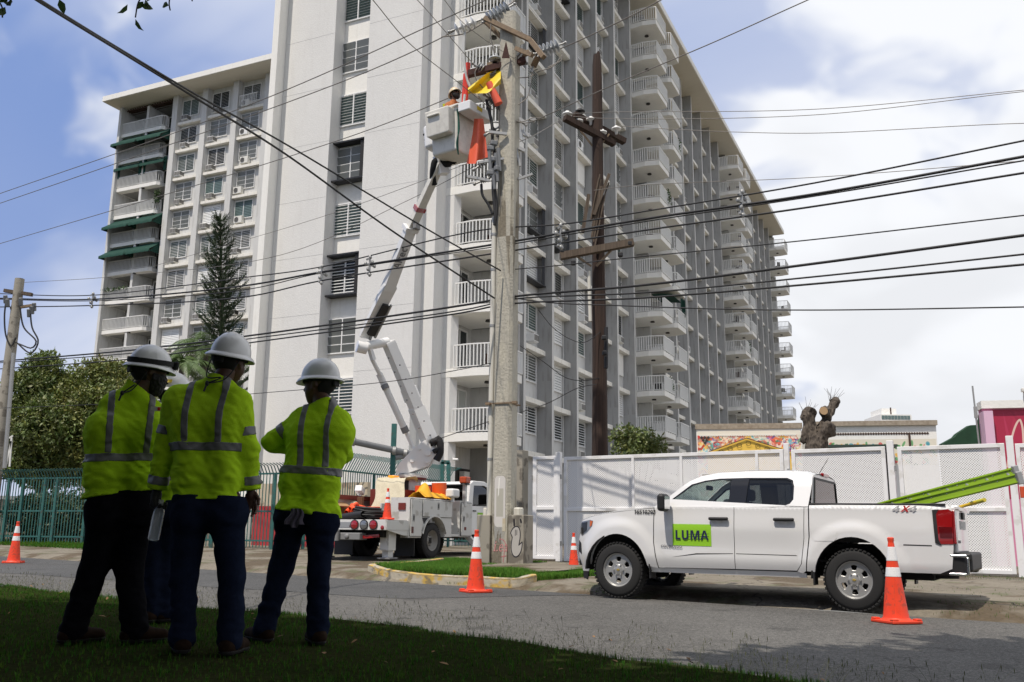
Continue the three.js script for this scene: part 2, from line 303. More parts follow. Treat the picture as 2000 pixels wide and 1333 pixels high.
{ // dry leaves lying on the bank and along the road edge
  const g = leafGeoFlat(), n = 170, im = new THREE.InstancedMesh(g, mat({ c: [1, 1, 1], roughness: .9 }), n), m = new THREE.Matrix4(), col = new THREE.Color(); seed(57);
  for (let i = 0; i < n; i++) { const s = rr(-3, 15), c = rnd() < .6 ? edgeC(s) - rr(0, 3) : edgeC(s) + rr(.1, 1.6), q = street(s, c), y = c < edgeC(s) ? bankH(s, c) + .035 : groundH(q.x, q.z) + .006; m.compose(q.setY(y), new THREE.Quaternion().setFromEuler(new THREE.Euler(rr(-.4, .4), rr(0, 6.3), rr(-.4, .4))), new V3(1, 1, 1).multiplyScalar(rr(.014, .034))); im.setMatrixAt(i, m); im.setColorAt(i, col.setRGB(.20, .11, .045).multiplyScalar(rr(.5, 1.4))); }
  im.name = 'fallen_leaves'; im.castShadow = im.receiveShadow = true; scene.add(im); tag(im, 'scattered dry brown leaves on the grass bank and road edge', 'leaves', null, 'stuff');
}
// covers
{
  const cov = (name, s, c, rx, rz, y, label, m) => { const q = street(s, c), t = thing(name, label, 'manhole cover', [q.x, y, q.z], .6); new MB().lathe([[0, .012], [rx * .86, .012], [rx * .88, .004], [rx * .9, .012], [rx, .010], [rx + .012, -.02]], 0, 0, 0, 32).build('lid', m, t); const r = new MB(); for (let i = -4; i <= 4; i++) r.box(rx * 1.1, .006, .018, 0, .014, i * rx * .17); r.build('rib', m, t); t.scale.z = rz / rx; };
  const iron = mat({ c: [.05, .048, .045], roughness: .7, metalness: .4 });
  cov('manhole_cover', 11.4, 4.75, .55, .4, bankH(11.4, 4.75) - .01, 'dark utility cover in the grass behind the left worker', iron);
}
// ================================================================ the apartment building and its rear wing
const streaks = (base, stain, amt, sd) => tex(512, [6, 9], (u, v) => {
  const n = fbm(u, v, 6, 5, sd), st = fbm(u, v * .18, 40, 4, sd + 9), f = fbm(u, v, 90, 2, sd + 3);
  let c = base.map((q) => q * (.95 + .08 * n + .05 * (f - .5)));
  return blend(c, stain, amt * sstep(.55, .8, st) + amt * .5 * sstep(.6, .8, n));
});
const tStucco = tex(512, 2, (u, v) => fbm(u, v, 48, 4, 301), false);
const B = {
  wall: mat({ map: streaks([.68, .675, .655], [.54, .52, .49], .16, 311), bumpMap: tStucco, bumpScale: .006, roughness: .9 }),
  white: mat({ map: streaks([.80, .79, .75], [.60, .57, .50], .18, 321), bumpMap: tStucco, bumpScale: .005, roughness: .88 }),
  fin: mat({ map: streaks([.385, .385, .38], [.23, .225, .205], .45, 331), bumpMap: tStucco, bumpScale: .005, roughness: .9 }),
  side: mat({ map: streaks([.60, .60, .585], [.40, .385, .35], .45, 341), bumpMap: tStucco, bumpScale: .005, roughness: .9 }),
  ledge: mat({ map: streaks([.78, .76, .70], [.46, .42, .31], .5, 351), roughness: .9 }),
  soffit: mat({ map: streaks([.66, .62, .53], [.56, .52, .43], .25, 361), roughness: .9 }),
  alu: mat({ c: [.78, .78, .77], roughness: .45 }),
  slat: mat({ c: [.80, .81, .80], roughness: .4 }),
  glassTeal: mat({ c: [.12, .17, .165], roughness: .22 }),
  glassDark: mat({ c: [.030, .035, .037], roughness: .12 }),
  glassGrey: mat({ c: [.16, .17, .165], roughness: .25 }),
  curtain: mat({ c: [.50, .52, .50], roughness: .9 }),
  beige: mat({ c: [.34, .27, .19], roughness: .9 }), black: mat({ c: [.018, .018, .02], roughness: .5 }),
  acCase: mat({ c: [.70, .69, .64], roughness: .6 }),
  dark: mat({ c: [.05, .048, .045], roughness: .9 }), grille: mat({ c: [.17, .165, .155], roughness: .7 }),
  rail: mat({ c: [.76, .76, .74], roughness: .55 }),
  door: mat({ c: [.24, .24, .23], roughness: .7 }),
  awning: mat({ map: tex(256, 1, (u, v) => { const k = .8 + .4 * fbm(u, v, 30, 3, 371); return [.002 * k, .042 * k, .028 * k]; }), roughness: .9 }),
  brown: mat({ c: [.06, .032, .022], roughness: .8 }),
  cond: mat({ c: [.55, .55, .54], roughness: .6 }),
};
const AZ = 0.4365, slab = (k) => 5.08 + 2.75 * k;
const BC = new V3(-2.5, 0, -38.8);
const tower = thing('apartment_building', 'tall white apartment tower with grey fins and many stacked balconies', 'building', BC, PI / 2 - AZ);
const wing = thing('apartment_building', 'farther apartment wing with green awnings over its left balconies', 'building', BC, PI / 2 - AZ);
const Lw = (u, v) => [u, -v];                   // local x = u (away along the long side), local z = -v
// ---- windows, built once per type, facing +z, origin at the middle of the sill
function windowGeos(W, Hh, type) {
  const fr = new MB(), sl = [], t = .055, halves = 2;
  fr.box(W + t, t, .07, 0, Hh, .035); fr.box(W + t, t, .09, 0, 0, .045);
  for (const x of [-W / 2, 0, W / 2]) fr.box(t, Hh, .072, x, Hh / 2, .036);
  if (type === 'awning') for (let j = 1; j < 4; j++) fr.box(W, .035, .06, 0, Hh * j / 4, .03);
  const n = type === 'awning' ? 4 : Math.round(Hh / .145);
  for (let j = 0; j < n; j++) for (let h = 0; h < halves; h++) {
    const m = new MB();
    if (type === 'awning') m.box(W / 2 - .09, Hh / n - .05, .006, (h - .5) * W / 2, Hh * (j + .5) / n, .065, 0, .22);
    else m.box(W / 2 - t, type === 'closed' ? .135 : .115, .008, (h - .5) * W / 2, Hh * (j + .5) / n, .05, 0, type === 'closed' ? -.25 : -.95);
    sl.push(m.geo());
  }
  return { frame: fr.geo(), slats: sl, louvre: mergeGeometries(sl), pane: new THREE.PlaneGeometry(W, Hh).translate(0, Hh / 2, .008) };
}
const paneOf = { open: [B.glassDark, B.glassGrey, B.glassTeal], closed: [B.glassTeal, B.curtain, B.glassGrey, B.beige], awning: [B.glassGrey, B.glassDark] };
const winCache = new Map();
function makeWindow(W, Hh, type, parent, pos, ry, opts = {}) {
  const key = W + '_' + Hh + '_' + type; if (!winCache.has(key)) winCache.set(key, windowGeos(W, Hh, type));
  const g = winCache.get(key), w = new THREE.Group(); w.name = 'window'; w.position.set(...pos); w.rotation.y = ry; parent.add(w);
  meshOf('frame', g.frame, B.alu, w); meshOf('pane', g.pane, opts.pane ?? paneOf[type][Math.floor(rnd() * paneOf[type].length)], w);
  const sm = type === 'awning' ? B.glassGrey : type === 'closed' && rnd() < .5 ? B.glassTeal : B.slat;
  if (opts.fine) for (const s of g.slats) meshOf('slat', s, opts.slat ?? (type === 'awning' ? B.glassGrey : B.slat), w);
  else stuff(meshOf('louvre', g.louvre, opts.slat ?? sm, w));
  if (opts.shutter) {
    const k = 'shut' + W + '_' + Hh; if (!winCache.has(k)) { const m = new MB(); for (const s of [-1, 1]) { m.box(.06, Hh + .35, .5, s * (W / 2 + .3), Hh / 2, .25); for (let i = 0; i < 6; i++) m.box(.05, Hh + .25, .05, s * (W / 2 + .25 - i * .055), Hh / 2, .4, .6); } m.box(W + .66, .07, .5, 0, -.15, .25); m.box(W + .66, .07, .5, 0, Hh + .15, .25); winCache.set(k, m.geo()); }
    meshOf('shutter', winCache.get(k), B.black, w);
  }
  return w;
}
// ---- window air conditioners
const acG = (() => { const a = new MB(), b = new MB(); a.rbox(.62, .42, .5, .02, 0, .21, .2); a.box(.5, .03, .4, 0, -.03, .2); b.box(.27, .32, .02, .14, .21, .452); b.box(.26, .32, .02, -.15, .21, .449); for (let i = 0; i < 3; i++) b.box(.008, .3, .34, .311, .21, .2 + (i - 1) * .1); return [a.geo(), b.geo()]; })();
const acF = (() => { const a = new MB(), b = new MB(); a.rbox(.8, .56, .32, .02, 0, .28, .2); b.lathe([[.2, 0], [.2, .02], [.18, .02], [.18, 0]], 0, 0, 0, 20, M4(-.12, .28, .362, PI / 2)); b.add(new THREE.CircleGeometry(.19, 20), M4(-.12, .28, .364)); for (let i = -3; i <= 3; i++) b.box(.36, .012, .012, -.12, .28 + i * .05, .37); return [a.geo(), b.geo()]; })();
function makeAC(parent, pos, ry, fan = false) {
  const g = new THREE.Group(); g.name = 'air_conditioner'; g.position.set(...pos); g.rotation.y = ry; parent.add(g);
  const [a, b] = fan ? acF : acG; meshOf('case', a, rnd() < .5 ? B.acCase : B.alu, g); meshOf('grille', b, B.grille, g); return g;
}
// ---- balconies: polygon in (x along the front, z outward), rail on its outer edges
function balconyGeos(poly, railFrom, railTo, inner) {
  const sh = new THREE.Shape([...poly, ...inner].map(([x, z]) => new THREE.Vector2(x, -z)));
  const sg = new MB(); sg.add(new THREE.ExtrudeGeometry(sh, { depth: .34, bevelEnabled: true, bevelSize: .015, bevelThickness: .015, bevelOffset: -.015, bevelSegments: 1 }), M4(0, -.34, 0, -PI / 2));
  const rl = new MB(), post = [];
  for (let i = railFrom; i < railTo; i++) {
    const a = new V3(poly[i][0], 0, poly[i][1]), b = new V3(poly[i + 1][0], 0, poly[i + 1][1]), c = new V3((a.x + b.x) / 2, 0, (a.z + b.z) / 2), L = a.distanceTo(b);
    rl.bar(a.clone().setY(1.03), b.clone().setY(1.03), .07, .05); rl.bar(a.clone().setY(.08), b.clone().setY(.08), .05, .035);
    const n = Math.max(1, Math.round(L / .165)), ang = Math.atan2(b.x - a.x, b.z - a.z);
    for (let j = i === railFrom ? 0 : 1; j <= n; j++) { const p = a.clone().lerp(b, j / n); rl.box(.065, .95, .035, p.x, .54, p.z, ang); }
  }
  return [sg.geo(), rl.geo()];
}
function makeBalcony(parent, [sg, rl], pos, ry, lamp) {
  const g = new THREE.Group(); g.name = 'balcony'; g.position.set(...pos); g.rotation.y = ry; parent.add(g);
  meshOf('slab', sg, B.white, g); meshOf('railing', rl, B.rail, g);
  if (lamp) meshOf('ceiling_lamp', lampG, B.dark, g).position.set(...lamp);
  return g;
}
const lampG = new MB().cyl(.13, .16, .09, 0, -.39, 0).geo();
// ================ the tower
{
  const T = 40.9, lo = -.5;
  const plan = (pts, y0, y1) => new MB().add(new THREE.ExtrudeGeometry(new THREE.Shape(pts.map(([u, v]) => new THREE.Vector2(u, v))), { depth: y1 - y0, bevelEnabled: false }), M4(0, y0, 0, -PI / 2));
  // plan axes: shape (u, v) -> x = u, z = -v after the turn
  plan([[.4, 0], [.1, .2], [.1, .6], [-.8, .6], [-.8, 1.21], [-1.4, 1.21], [-1.4, 4.11], [-.6, 4.11], [-.6, 4.12], [.9, 4.12], [.9, .8], [.4, .8]], lo, T).build('end_wall', B.wall, tower);
  plan([[-.6, 6.06], [-1.4, 6.06], [-1.4, 8.95], [.9, 8.95], [.9, 6.05], [-.6, 6.05]], lo, T).build('end_wall', B.wall, tower);
  plan([[-2.1, 8.87], [-2.1, 9.22], [.9, 9.22], [.9, 8.96], [-1.39, 8.96]], lo, T).build('fin', B.white, tower);
  plan([[-.603, 4.12], [-.603, 6.05], [.9, 6.05], [.9, 4.12]], lo, T).build('recess_wall', B.white, tower);
  plan([[.9, .8], [.9, 9.2], [88.4, 9.2], [88.4, .8]], lo, T).build('wall', B.side, tower);
  // shallow pour joints on the end wall, one part per storey and panel
  for (let k = 1; k < 13; k++) for (const [v0, v1] of [[1.22, 4.1], [6.07, 8.86]]) new MB().box(.006, .012, v1 - v0, -1.4, slab(k) + .02 - .1, -(v0 + v1) / 2).build('joint', B.fin, tower);
  // fins
  const fg = new MB().box(.26, T - lo, .86, 0, (T + lo) / 2, -.37).geo();
  const finU = []; for (let i = 1; i < 24; i++) { const u = -.08 + 3.69 * i; finU.push(u); }
  finU.push(88.35);
  for (const u of finU) { const m = meshOf('fin', fg, B.fin, tower); m.position.x = u; }
  // thin light facing on the outer edge of every fin
  const fe = new MB().box(.265, T - lo, .012, 0, (T + lo) / 2, .066).geo(); for (const u of finU) meshOf('fin_edge', fe, B.side, tower).position.x = u;
  // bays
  const lg = new MB().rbox(3.42, .27, .5, .015, 0, -.10, -.55).geo(), lp = new MB().cyl(.05, .05, .06, 1.5, -.26, -.4).geo();
  const balc = (i) => [0, 7, 8, 15, 16, 23].includes(i);
  seed(77);
  const shutterAt = new Set(['2_11', '2_8', '3_11', '3_4', '2_4', '3_10', '2_3']);
  for (let i = 0; i < 24; i++) {
    const u0 = -.08 + 3.69 * i, um = u0 + 1.845;
    if (balc(i)) continue;
    for (let k = 0; k < 13; k++) {
      const y = slab(k), near = i < 8;
      const l = meshOf('ledge', lg, B.ledge, tower); l.position.set(um, y, 0);
      if (k === 0 && i > 6) continue;
      const r = rnd(), type = r < .5 ? 'open' : r < .8 ? 'closed' : 'awning';
      makeWindow(2.2, 1.45, type, tower, [u0 + 2.2, y + 1.03, -.8], 0, { shutter: shutterAt.has(i + '_' + k) || (i > 8 && rnd() < .03) });
      if (rnd() < (near ? .62 : .3)) makeAC(tower, [u0 + rr(1.7, 2.6), y + rr(.18, .42), -.8], 0, rnd() < .15);
      else if (rnd() < .08) new MB().box(2.25, 1.5, .05, u0 + 2.2, y + 1.76, -.70).build('storm_panel', B.white, tower);
    }
    // drain pipe beside the fin
    if (i % 2) new MB().rod(new V3(u0 + 3.45, 0, -.72), new V3(u0 + 3.45, 40.6, -.72), .045).build('drain_pipe', B.side, tower);
  }
  // balconies
  const pa = [[.16, -.02], [.02, 1.0], [.22, 2.0], [2.78, 2.0], [3.02, 1.1], [3.02, 0]], inn = [[3.02, -.78], [.16, -.78]];
  const pb = [[.05, -.02], [-.02, .8], [.12, 1.75], [.3, 2.02], [2.66, 2.0], [2.95, 1.1], [2.95, 0]], inb = [[2.95, -.78], [.05, -.78]];
  const ga = balconyGeos(pa, 0, 5, inn), gb = balconyGeos(pb, 0, 6, inb);
  const doorG = (() => { const f = new MB(); f.box(2.2, .08, .06, 0, 2.2, .03); for (const x of [-1.1, -.37, .37, 1.1]) f.box(.07, 2.2, .06, x, 1.1, .03); return [f.geo(), new THREE.PlaneGeometry(2.2, 2.2).translate(0, 1.1, .01)]; })();
  const wallG = new MB().box(.16, 2.4, 1.1, 0, 1.2, -.3).geo();
  seed(99);
  for (const i of [0, 7, 8, 15, 16, 23]) for (let k = 0; k < 13; k++) {
    const u0 = -.08 + 3.69 * i, isB = [0, 8, 16].includes(i);
    makeBalcony(tower, isB ? gb : ga, [i === 0 ? u0 + .12 : u0 + (isB ? .2 : 0), slab(k), 0], 0, [1.5, 0, .9]);
    const d = new THREE.Group(); d.name = 'balcony_door'; d.position.set(u0 + 1.65, slab(k), -.8); tower.add(d);
    meshOf('frame', doorG[0], B.alu, d); meshOf('pane', doorG[1], rnd() < .7 ? B.glassDark : B.curtain, d);
    const pw = meshOf('partition', wallG, B.side, tower); pw.position.set(u0 + 3.3, slab(k), 0);
    if (rnd() < .5) { const f = rr(.4, 2.2), cl = new MB(); cl.rbox(.5, .05, .5, .02, 0, .42, 0); cl.rbox(.5, .5, .05, .02, 0, .68, -.24); for (const x of [-.2, .2]) for (const z of [-.2, .2]) cl.box(.04, .42, .04, x, .21, z); const m = cl.build('balcony_chair', rnd() < .5 ? B.dark : B.brown, tower); m.position.set(u0 + .3 + f, slab(k), .9); m.rotation.y = rr(0, 6); }
  }
  { // dark green cloth hung over one balcony of the first far stack, and plants on others
    const m = new MB(), u = -.08 + 3.69 * 8, y = slab(4); m.box(2.5, .05, 1.5, u + 1.2, y + 2.1, 1.0, 0, .12); for (let j = 0; j < 7; j++) m.box(.2, .8 + .25 * (j % 3), .05, u + 1.6 + j * .17, y + 1.7 - .1 * (j % 3), 2.0 + .05 * (j % 2), .3 * (j % 2)); m.build('awning', B.awning, tower);
    seed(33); for (const [i, k, w] of [[7, 7, 2.0], [8, 9, 1.9], [15, 5, 1.9], [0, 3, 1.6], [7, 2, 1.9]]) { const pl = new MB(), uu = -.08 + 3.69 * i; for (let j = 0; j < 90; j++) pl.add(new THREE.PlaneGeometry(.14, .07), M4(uu + 2.3 + rr(-.3, .3), slab(k) + rr(.2, 1.25), w + rr(-.2, .2), rr(0, 6), rr(0, 6), rr(0, 6))); stuff(pl.build('balcony_plant', mat({ c: [.05, .10, .025], roughness: .8 }), tower)); }
  }
  // glass-blocked upper parts beside the corner balcony: walls of the corner flat
  new MB().box(.2, T - lo, 2.4, 3.35, (T + lo) / 2, .35).build('corner_partition', B.fin, tower);
  // dark open parking level under the first balconies
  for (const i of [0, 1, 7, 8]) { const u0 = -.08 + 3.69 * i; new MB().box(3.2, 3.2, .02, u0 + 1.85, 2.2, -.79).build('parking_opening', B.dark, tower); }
  new MB().box(.5, .9, .25, 2.4, 3.2, -.6).build('meter_box', B.acCase, tower);
  { const cam = new MB(); cam.cyl(.05, .05, .22, .22, 4.0, .12, PI / 2); cam.box(.05, .12, .05, .22, 4.05, 0); cam.build('security_camera', B.alu, tower); const fl = new MB(); fl.box(.34, .22, .06, .3, 4.85, .12, .3, -.5); fl.build('flood_lamp', B.dark, tower); }
  // roof with its deep eaves
  const rf = new MB().box(90.4, .5, 13.6, 43, T + .25 - .1, -5.25).build('roof', B.soffit, tower);
  new MB().box(90.5, .46, .05, 43, T + .18, 1.575).build('fascia', B.white, tower);
  new MB().box(.05, .46, 13.6, 88.23, T + .18, -5.25).build('fascia', B.white, tower);
  // end wall windows with single slats
  seed(7);
  const types = ['closed', 'open', 'awning', 'open', 'awning', 'open', 'open', 'awning', 'open', 'open', 'open', 'open'];
  const order = ['closed', 'awning', 'open', 'open', 'awning', 'open', 'awning', 'open', 'open', 'open'];
  for (let k = 0; k < 10; k++) {
    const type = order[k], shut = k === 3 || k === 4 + 0, y = 6.05 + 2.735 * k;
    const w = makeWindow(1.62, 1.58, type === 'closed' ? 'open' : type, tower, [-.605, y, -5.33], -PI / 2, { fine: true, pane: [B.glassTeal, B.glassGrey, B.glassDark, B.glassTeal, B.glassGrey, B.glassTeal, B.glassGrey, B.glassTeal, B.glassDark, B.glassDark][k], shutter: k === 2 || k === 4, slat: k === 0 ? B.cond : undefined });
  }
}
// ================ the rear wing
{
  const T = 40.8, lo = -.5, U0 = 25, UW = 25.5;
  new MB().box(16, T - lo, 35.1, UW + 8, (T + lo) / 2, -(43.9 + 8.8) / 2).build('wall', B.side, wing); new MB().box(14.2, T - lo, 6.38, UW + 8.9, (T + lo) / 2, -47.09).build('wall', B.wall, wing);
  new MB().box(2.8, T - lo, .3, UW + .5, (T + lo) / 2, -50.43).build('fin', B.side, wing);
  const fv = []; for (let i = 0; i < 9; i++) fv.push(43.75 - 3.6 * i);
  const fg = new MB().box(.62, T - lo, .62, UW - .28, (T + lo) / 2, 0).geo();
  for (const v of fv) meshOf('fin', fg, B.side, wing).position.z = -v;
  const lg = new MB().rbox(.42, .26, 2.96, .015, UW - .21, -.13, 0).geo();
  seed(21);
  for (let i = 0; i < 4; i++) for (let k = 0; k < 13; k++) {
    const v = fv[i], y = slab(k);
    if (k < 2) continue;
    if (k < 12 || i < 2 || true) meshOf('ledge', lg, B.ledge, wing).position.set(0, y, -(v - 1.8));
    const r = rnd(), type = i === 2 && k === 10 ? 'awning' : r < .55 ? 'open' : r < .8 ? 'closed' : 'awning';
    const wv = v - 1.42;
    makeWindow(1.95, 1.62, type, wing, [UW, y + .66, -wv], -PI / 2, { pane: i === 2 && k === 10 ? B.glassDark : undefined });
    if (rnd() < .8) makeAC(wing, [UW, y + .16, -(v - rr(.8, 1.4))], -PI / 2, i === 2 && k > 7).scale.setScalar(1.12);
  }
  // balconies of the left bay
  const W = 5.5, poly = [[-.0, 0], [0, .57], [.02, .6], [5.3, .6], [5.55, .35], [5.55, .05]], g = balconyGeos(poly, 2, 5, [[5.55, -1.85], [0, -1.85]]);
  for (let k = 2; k < 13; k++) {
    const y = slab(k), b = makeBalcony(wing, g, [UW, y, -50.55], -PI / 2, [3.6, 0, .5]);
    new MB().box(2.3, 2.39, .28, UW + .6, y + 1.19, -47.2).build('partition', B.side, wing);
    for (const v of [48.7, 45.6]) { const d = new THREE.Group(); d.name = 'balcony_door'; d.position.set(UW + 1.76, y, -v); d.rotation.y = -PI / 2; wing.add(d); const f = new MB(); f.box(2.5, .08, .05, 0, 2.1, .03); for (const x of [-1.2, -.4, .4, 1.2]) f.box(.07, 2.1, .05, x, 1.05, .03); f.build('frame', B.alu, d); meshOf('pane', new THREE.PlaneGeometry(2.5, 2.1).translate(0, 1.05, .01), k === 5 ? B.curtain : B.glassDark, d); }
    new MB().box(.03, 2.35, 6, UW + 1.78, y + 1.2, -47.2).build('back_wall', B.door, wing);
    new MB().box(1.75, .02, 5.9, UW + .9, y + 2.395, -47.2).build('ceiling', B.door, wing);
    const aw = [11, 10, 8, 7, 2].includes(k);
    if (aw) for (const [v0, v1] of [[50.5, 47.3], [47.25, 44.2]]) {
      const top = y + 2.36, out = k === 10 ? .6 : 1.25, dn = k === 10 ? .5 : 1.0, p = [], ix = [], n = 12, m = 5;
      for (let i = 0; i <= n; i++) { const t = i / n, z = -mix(v0, v1, t), q = .035 * Math.sin(t * PI * 6); for (let j = 0; j <= m; j++) { const f = j / m; p.push(U0 + .15 - out * f, top - dn * f - .06 * Math.sin(PI * f) + q * f, z); } p.push(U0 + .15 - out - .01, top - dn - .24 - .03 * (i % 2), z); }
      for (let i = 0; i < n; i++) for (let j = 0; j <= m; j++) { const a = i * (m + 2) + j; ix.push(a, a + 1, a + m + 2, a + 1, a + m + 3, a + m + 2); }
      for (const e of [0, n]) { const b0 = e * (m + 2), z = p[b0 * 3 + 2], i0 = p.length / 3; p.push(U0 + .15, top - dn - .2, z); ix.push(b0, b0 + m + 1, i0); }
      const gg = new THREE.BufferGeometry(); gg.setAttribute('position', new THREE.Float32BufferAttribute(p, 3)); gg.setIndex(ix); gg.computeVertexNormals();
      meshOf('awning', uvBox(gg.toNonIndexed()), B.awning, wing);
      if (k === 10) { const c = new MB(); for (let j = 0; j < 5; j++) c.cyl(.09, .05, 1.3, U0 - .1, y + 1.6, -(j % 2 ? v0 - .25 : v1 + .25) + .05 * j); c.build('curtain', B.awning, wing); }
    }
    if (k === 6 || k === 9) { const pl = new MB(); for (let j = 0; j < 140; j++) pl.add(new THREE.PlaneGeometry(.16, .09), M4(U0 - .15 + rr(-.25, .2), y + (k === 6 ? 1.05 : rr(.6, 1.7)) + rr(-.15, .15), -(k === 6 ? rr(47.5, 50.6) : rr(44.6, 45.2)), rr(0, 6), rr(0, 6), rr(0, 6))); stuff(pl.build('balcony_plant', mat({ c: [.05, .10, .025], roughness: .8, transmission: .2 }), wing)); }
  }
  // brown slatted sunscreen under the eave
  { const s = new MB(); for (const [a, b] of [[47.4, 50.1], [44.2, 47.0]]) { s.box(.08, .1, b - a, U0 + .1, T - .3, -(a + b) / 2); for (let j = 0; j < 9; j++) s.box(.9, .16, .07, U0 + .5, T - .24, -mix(a, b, (j + .5) / 9)); for (let j = 0; j < 3; j++) s.box(.07, .06, b - a, U0 + .3 + j * .25, T - .34, -(a + b) / 2); } s.build('sunscreen', B.brown, wing); }
  // small railing on the upper right window
  { const s = new MB(); for (let j = 0; j < 12; j++) s.box(.03, .95, .03, UW - .75, slab(12) + .5, -(34.0 + j * .17)); s.box(.05, .05, 2, UW - .75, slab(12) + 1, -34.9); s.build('window_guard', B.rail, wing); }
  new MB().box(19, .55, 42.5, 23.1 + 9.5, T + .275, -29.9).build('roof', B.soffit, wing);
  new MB().box(.05, .5, 42.6, 23.07, T + .29, -29.9).build('fascia', B.white, wing);
  new MB().box(19, .5, .05, 23.1 + 9.5, T + .29, -51.17).build('fascia', B.white, wing);
}
// ================================================================ poles, cables, fences, cones
const planeHit = (px, py, o, n) => { const r = ray(px, py), d = new V3(r[0], r[1], -r[2]), e = new V3(0, EYE, 0), t = o.clone().sub(e).dot(n) / d.dot(n); return e.addScaledVector(d, t); };
const atC = (px, py, c) => planeHit(px, py, CD.clone().multiplyScalar(c), CD);
const tPole = tex(512, [2.2, 7], (u, v) => {
  const n = fbm(u, v, 8, 5, 401), st = fbm(u, v * .12, 24, 4, 403), f = fbm(u, v, 120, 2, 405), h = H2(Math.floor(u * 256), Math.floor(v * 256), 4);
  let c = blend([.46, .435, .365], [.36, .34, .285], n); c = blend(c, [.16, .135, .095], .9 * sstep(.53, .68, st)); c = blend(c, [.48, .45, .36], .55 * sstep(.52, .7, fbm(u, v, 14, 4, 407)));
  const k = .85 + .3 * f - (h > .992 ? .5 : 0); return c.map((q) => q * k);
});
const tWood = tex(512, [.8, 4], (u, v) => { const g = fbm(u, v * .06, 60, 4, 411), n = fbm(u, v, 10, 4, 413); return blend([.014, .009, .007], [.070, .040, .028], g * .8 + n * .3 - .1); });
const tWoodGrey = tex(512, [.5, 4], (u, v) => { const g = fbm(u, v * .05, 60, 4, 421), n = fbm(u, v, 10, 4, 423); return blend([.03, .021, .016], [.17, .13, .095], g * .9 + n * .2 - .05); });
const P = {
  conc: mat({ map: tPole, bumpMap: tex(512, 1.4, (u, v) => fbm(u, v, 40, 5, 431), false), bumpScale: .008, roughness: .92 }),
  block: mat({ map: tex(512, 2.5, (u, v) => { const n = fbm(u, v, 8, 6, 441), d = sstep(.55, .7, fbm(u, v, 12, 5, 443)); return blend(blend([.36, .33, .27], [.27, .25, .21], n), [.12, .105, .085], d * .8); }), roughness: .93 }),
  pvc: mat({ map: streaks([.62, .60, .53], [.35, .31, .22], .6, 451), roughness: .6 }),
  wood: mat({ map: tWood, bumpMap: tex(256, [.8, 4], (u, v) => fbm(u, v * .06, 60, 4, 411), false), bumpScale: .02, roughness: .95 }),
  grey: mat({ map: tWoodGrey, roughness: .95 }),
  cable: mat({ c: [.012, .012, .013], roughness: .6 }),
  bare: mat({ c: [.20, .185, .165], roughness: .5, metalness: .3 }),
  porc: mat({ c: [.40, .42, .43], roughness: .28 }),
  porcW: mat({ c: [.75, .75, .73], roughness: .2 }),
  poly: mat({ c: [.17, .175, .18], roughness: .5 }),
  galv: mat({ c: [.35, .35, .34], roughness: .5, metalness: .5 }),
  rust: mat({ map: tex(256, .7, (u, v) => blend([.030, .010, .008], [.075, .026, .018], fbm(u, v, 20, 4, 461))), roughness: .85 }),
  brace: mat({ map: tex(256, .7, (u, v) => blend([.14, .10, .07], [.28, .20, .12], fbm(u, v, 16, 4, 463))), roughness: .8 }),
  teal: mat({ map: tex(256, 1.3, (u, v) => { const r = sstep(.62, .75, fbm(u, v, 20, 4, 465)); return blend([.026, .118, .108].map((q) => q * (.8 + .4 * fbm(u, v, 8, 3, 467))), [.08, .045, .03], r * .6); }), roughness: .6 }),
  fenceW: mat({ map: tex(512, 2.5, (u, v) => { const d = sstep(.60, .75, fbm(u, v, 14, 5, 471)); return blend([.80, .80, .80], [.55, .53, .48], d * .45); }), roughness: .45 }),
  rubber: mat({ c: [.015, .015, .016], roughness: .8 }),
};
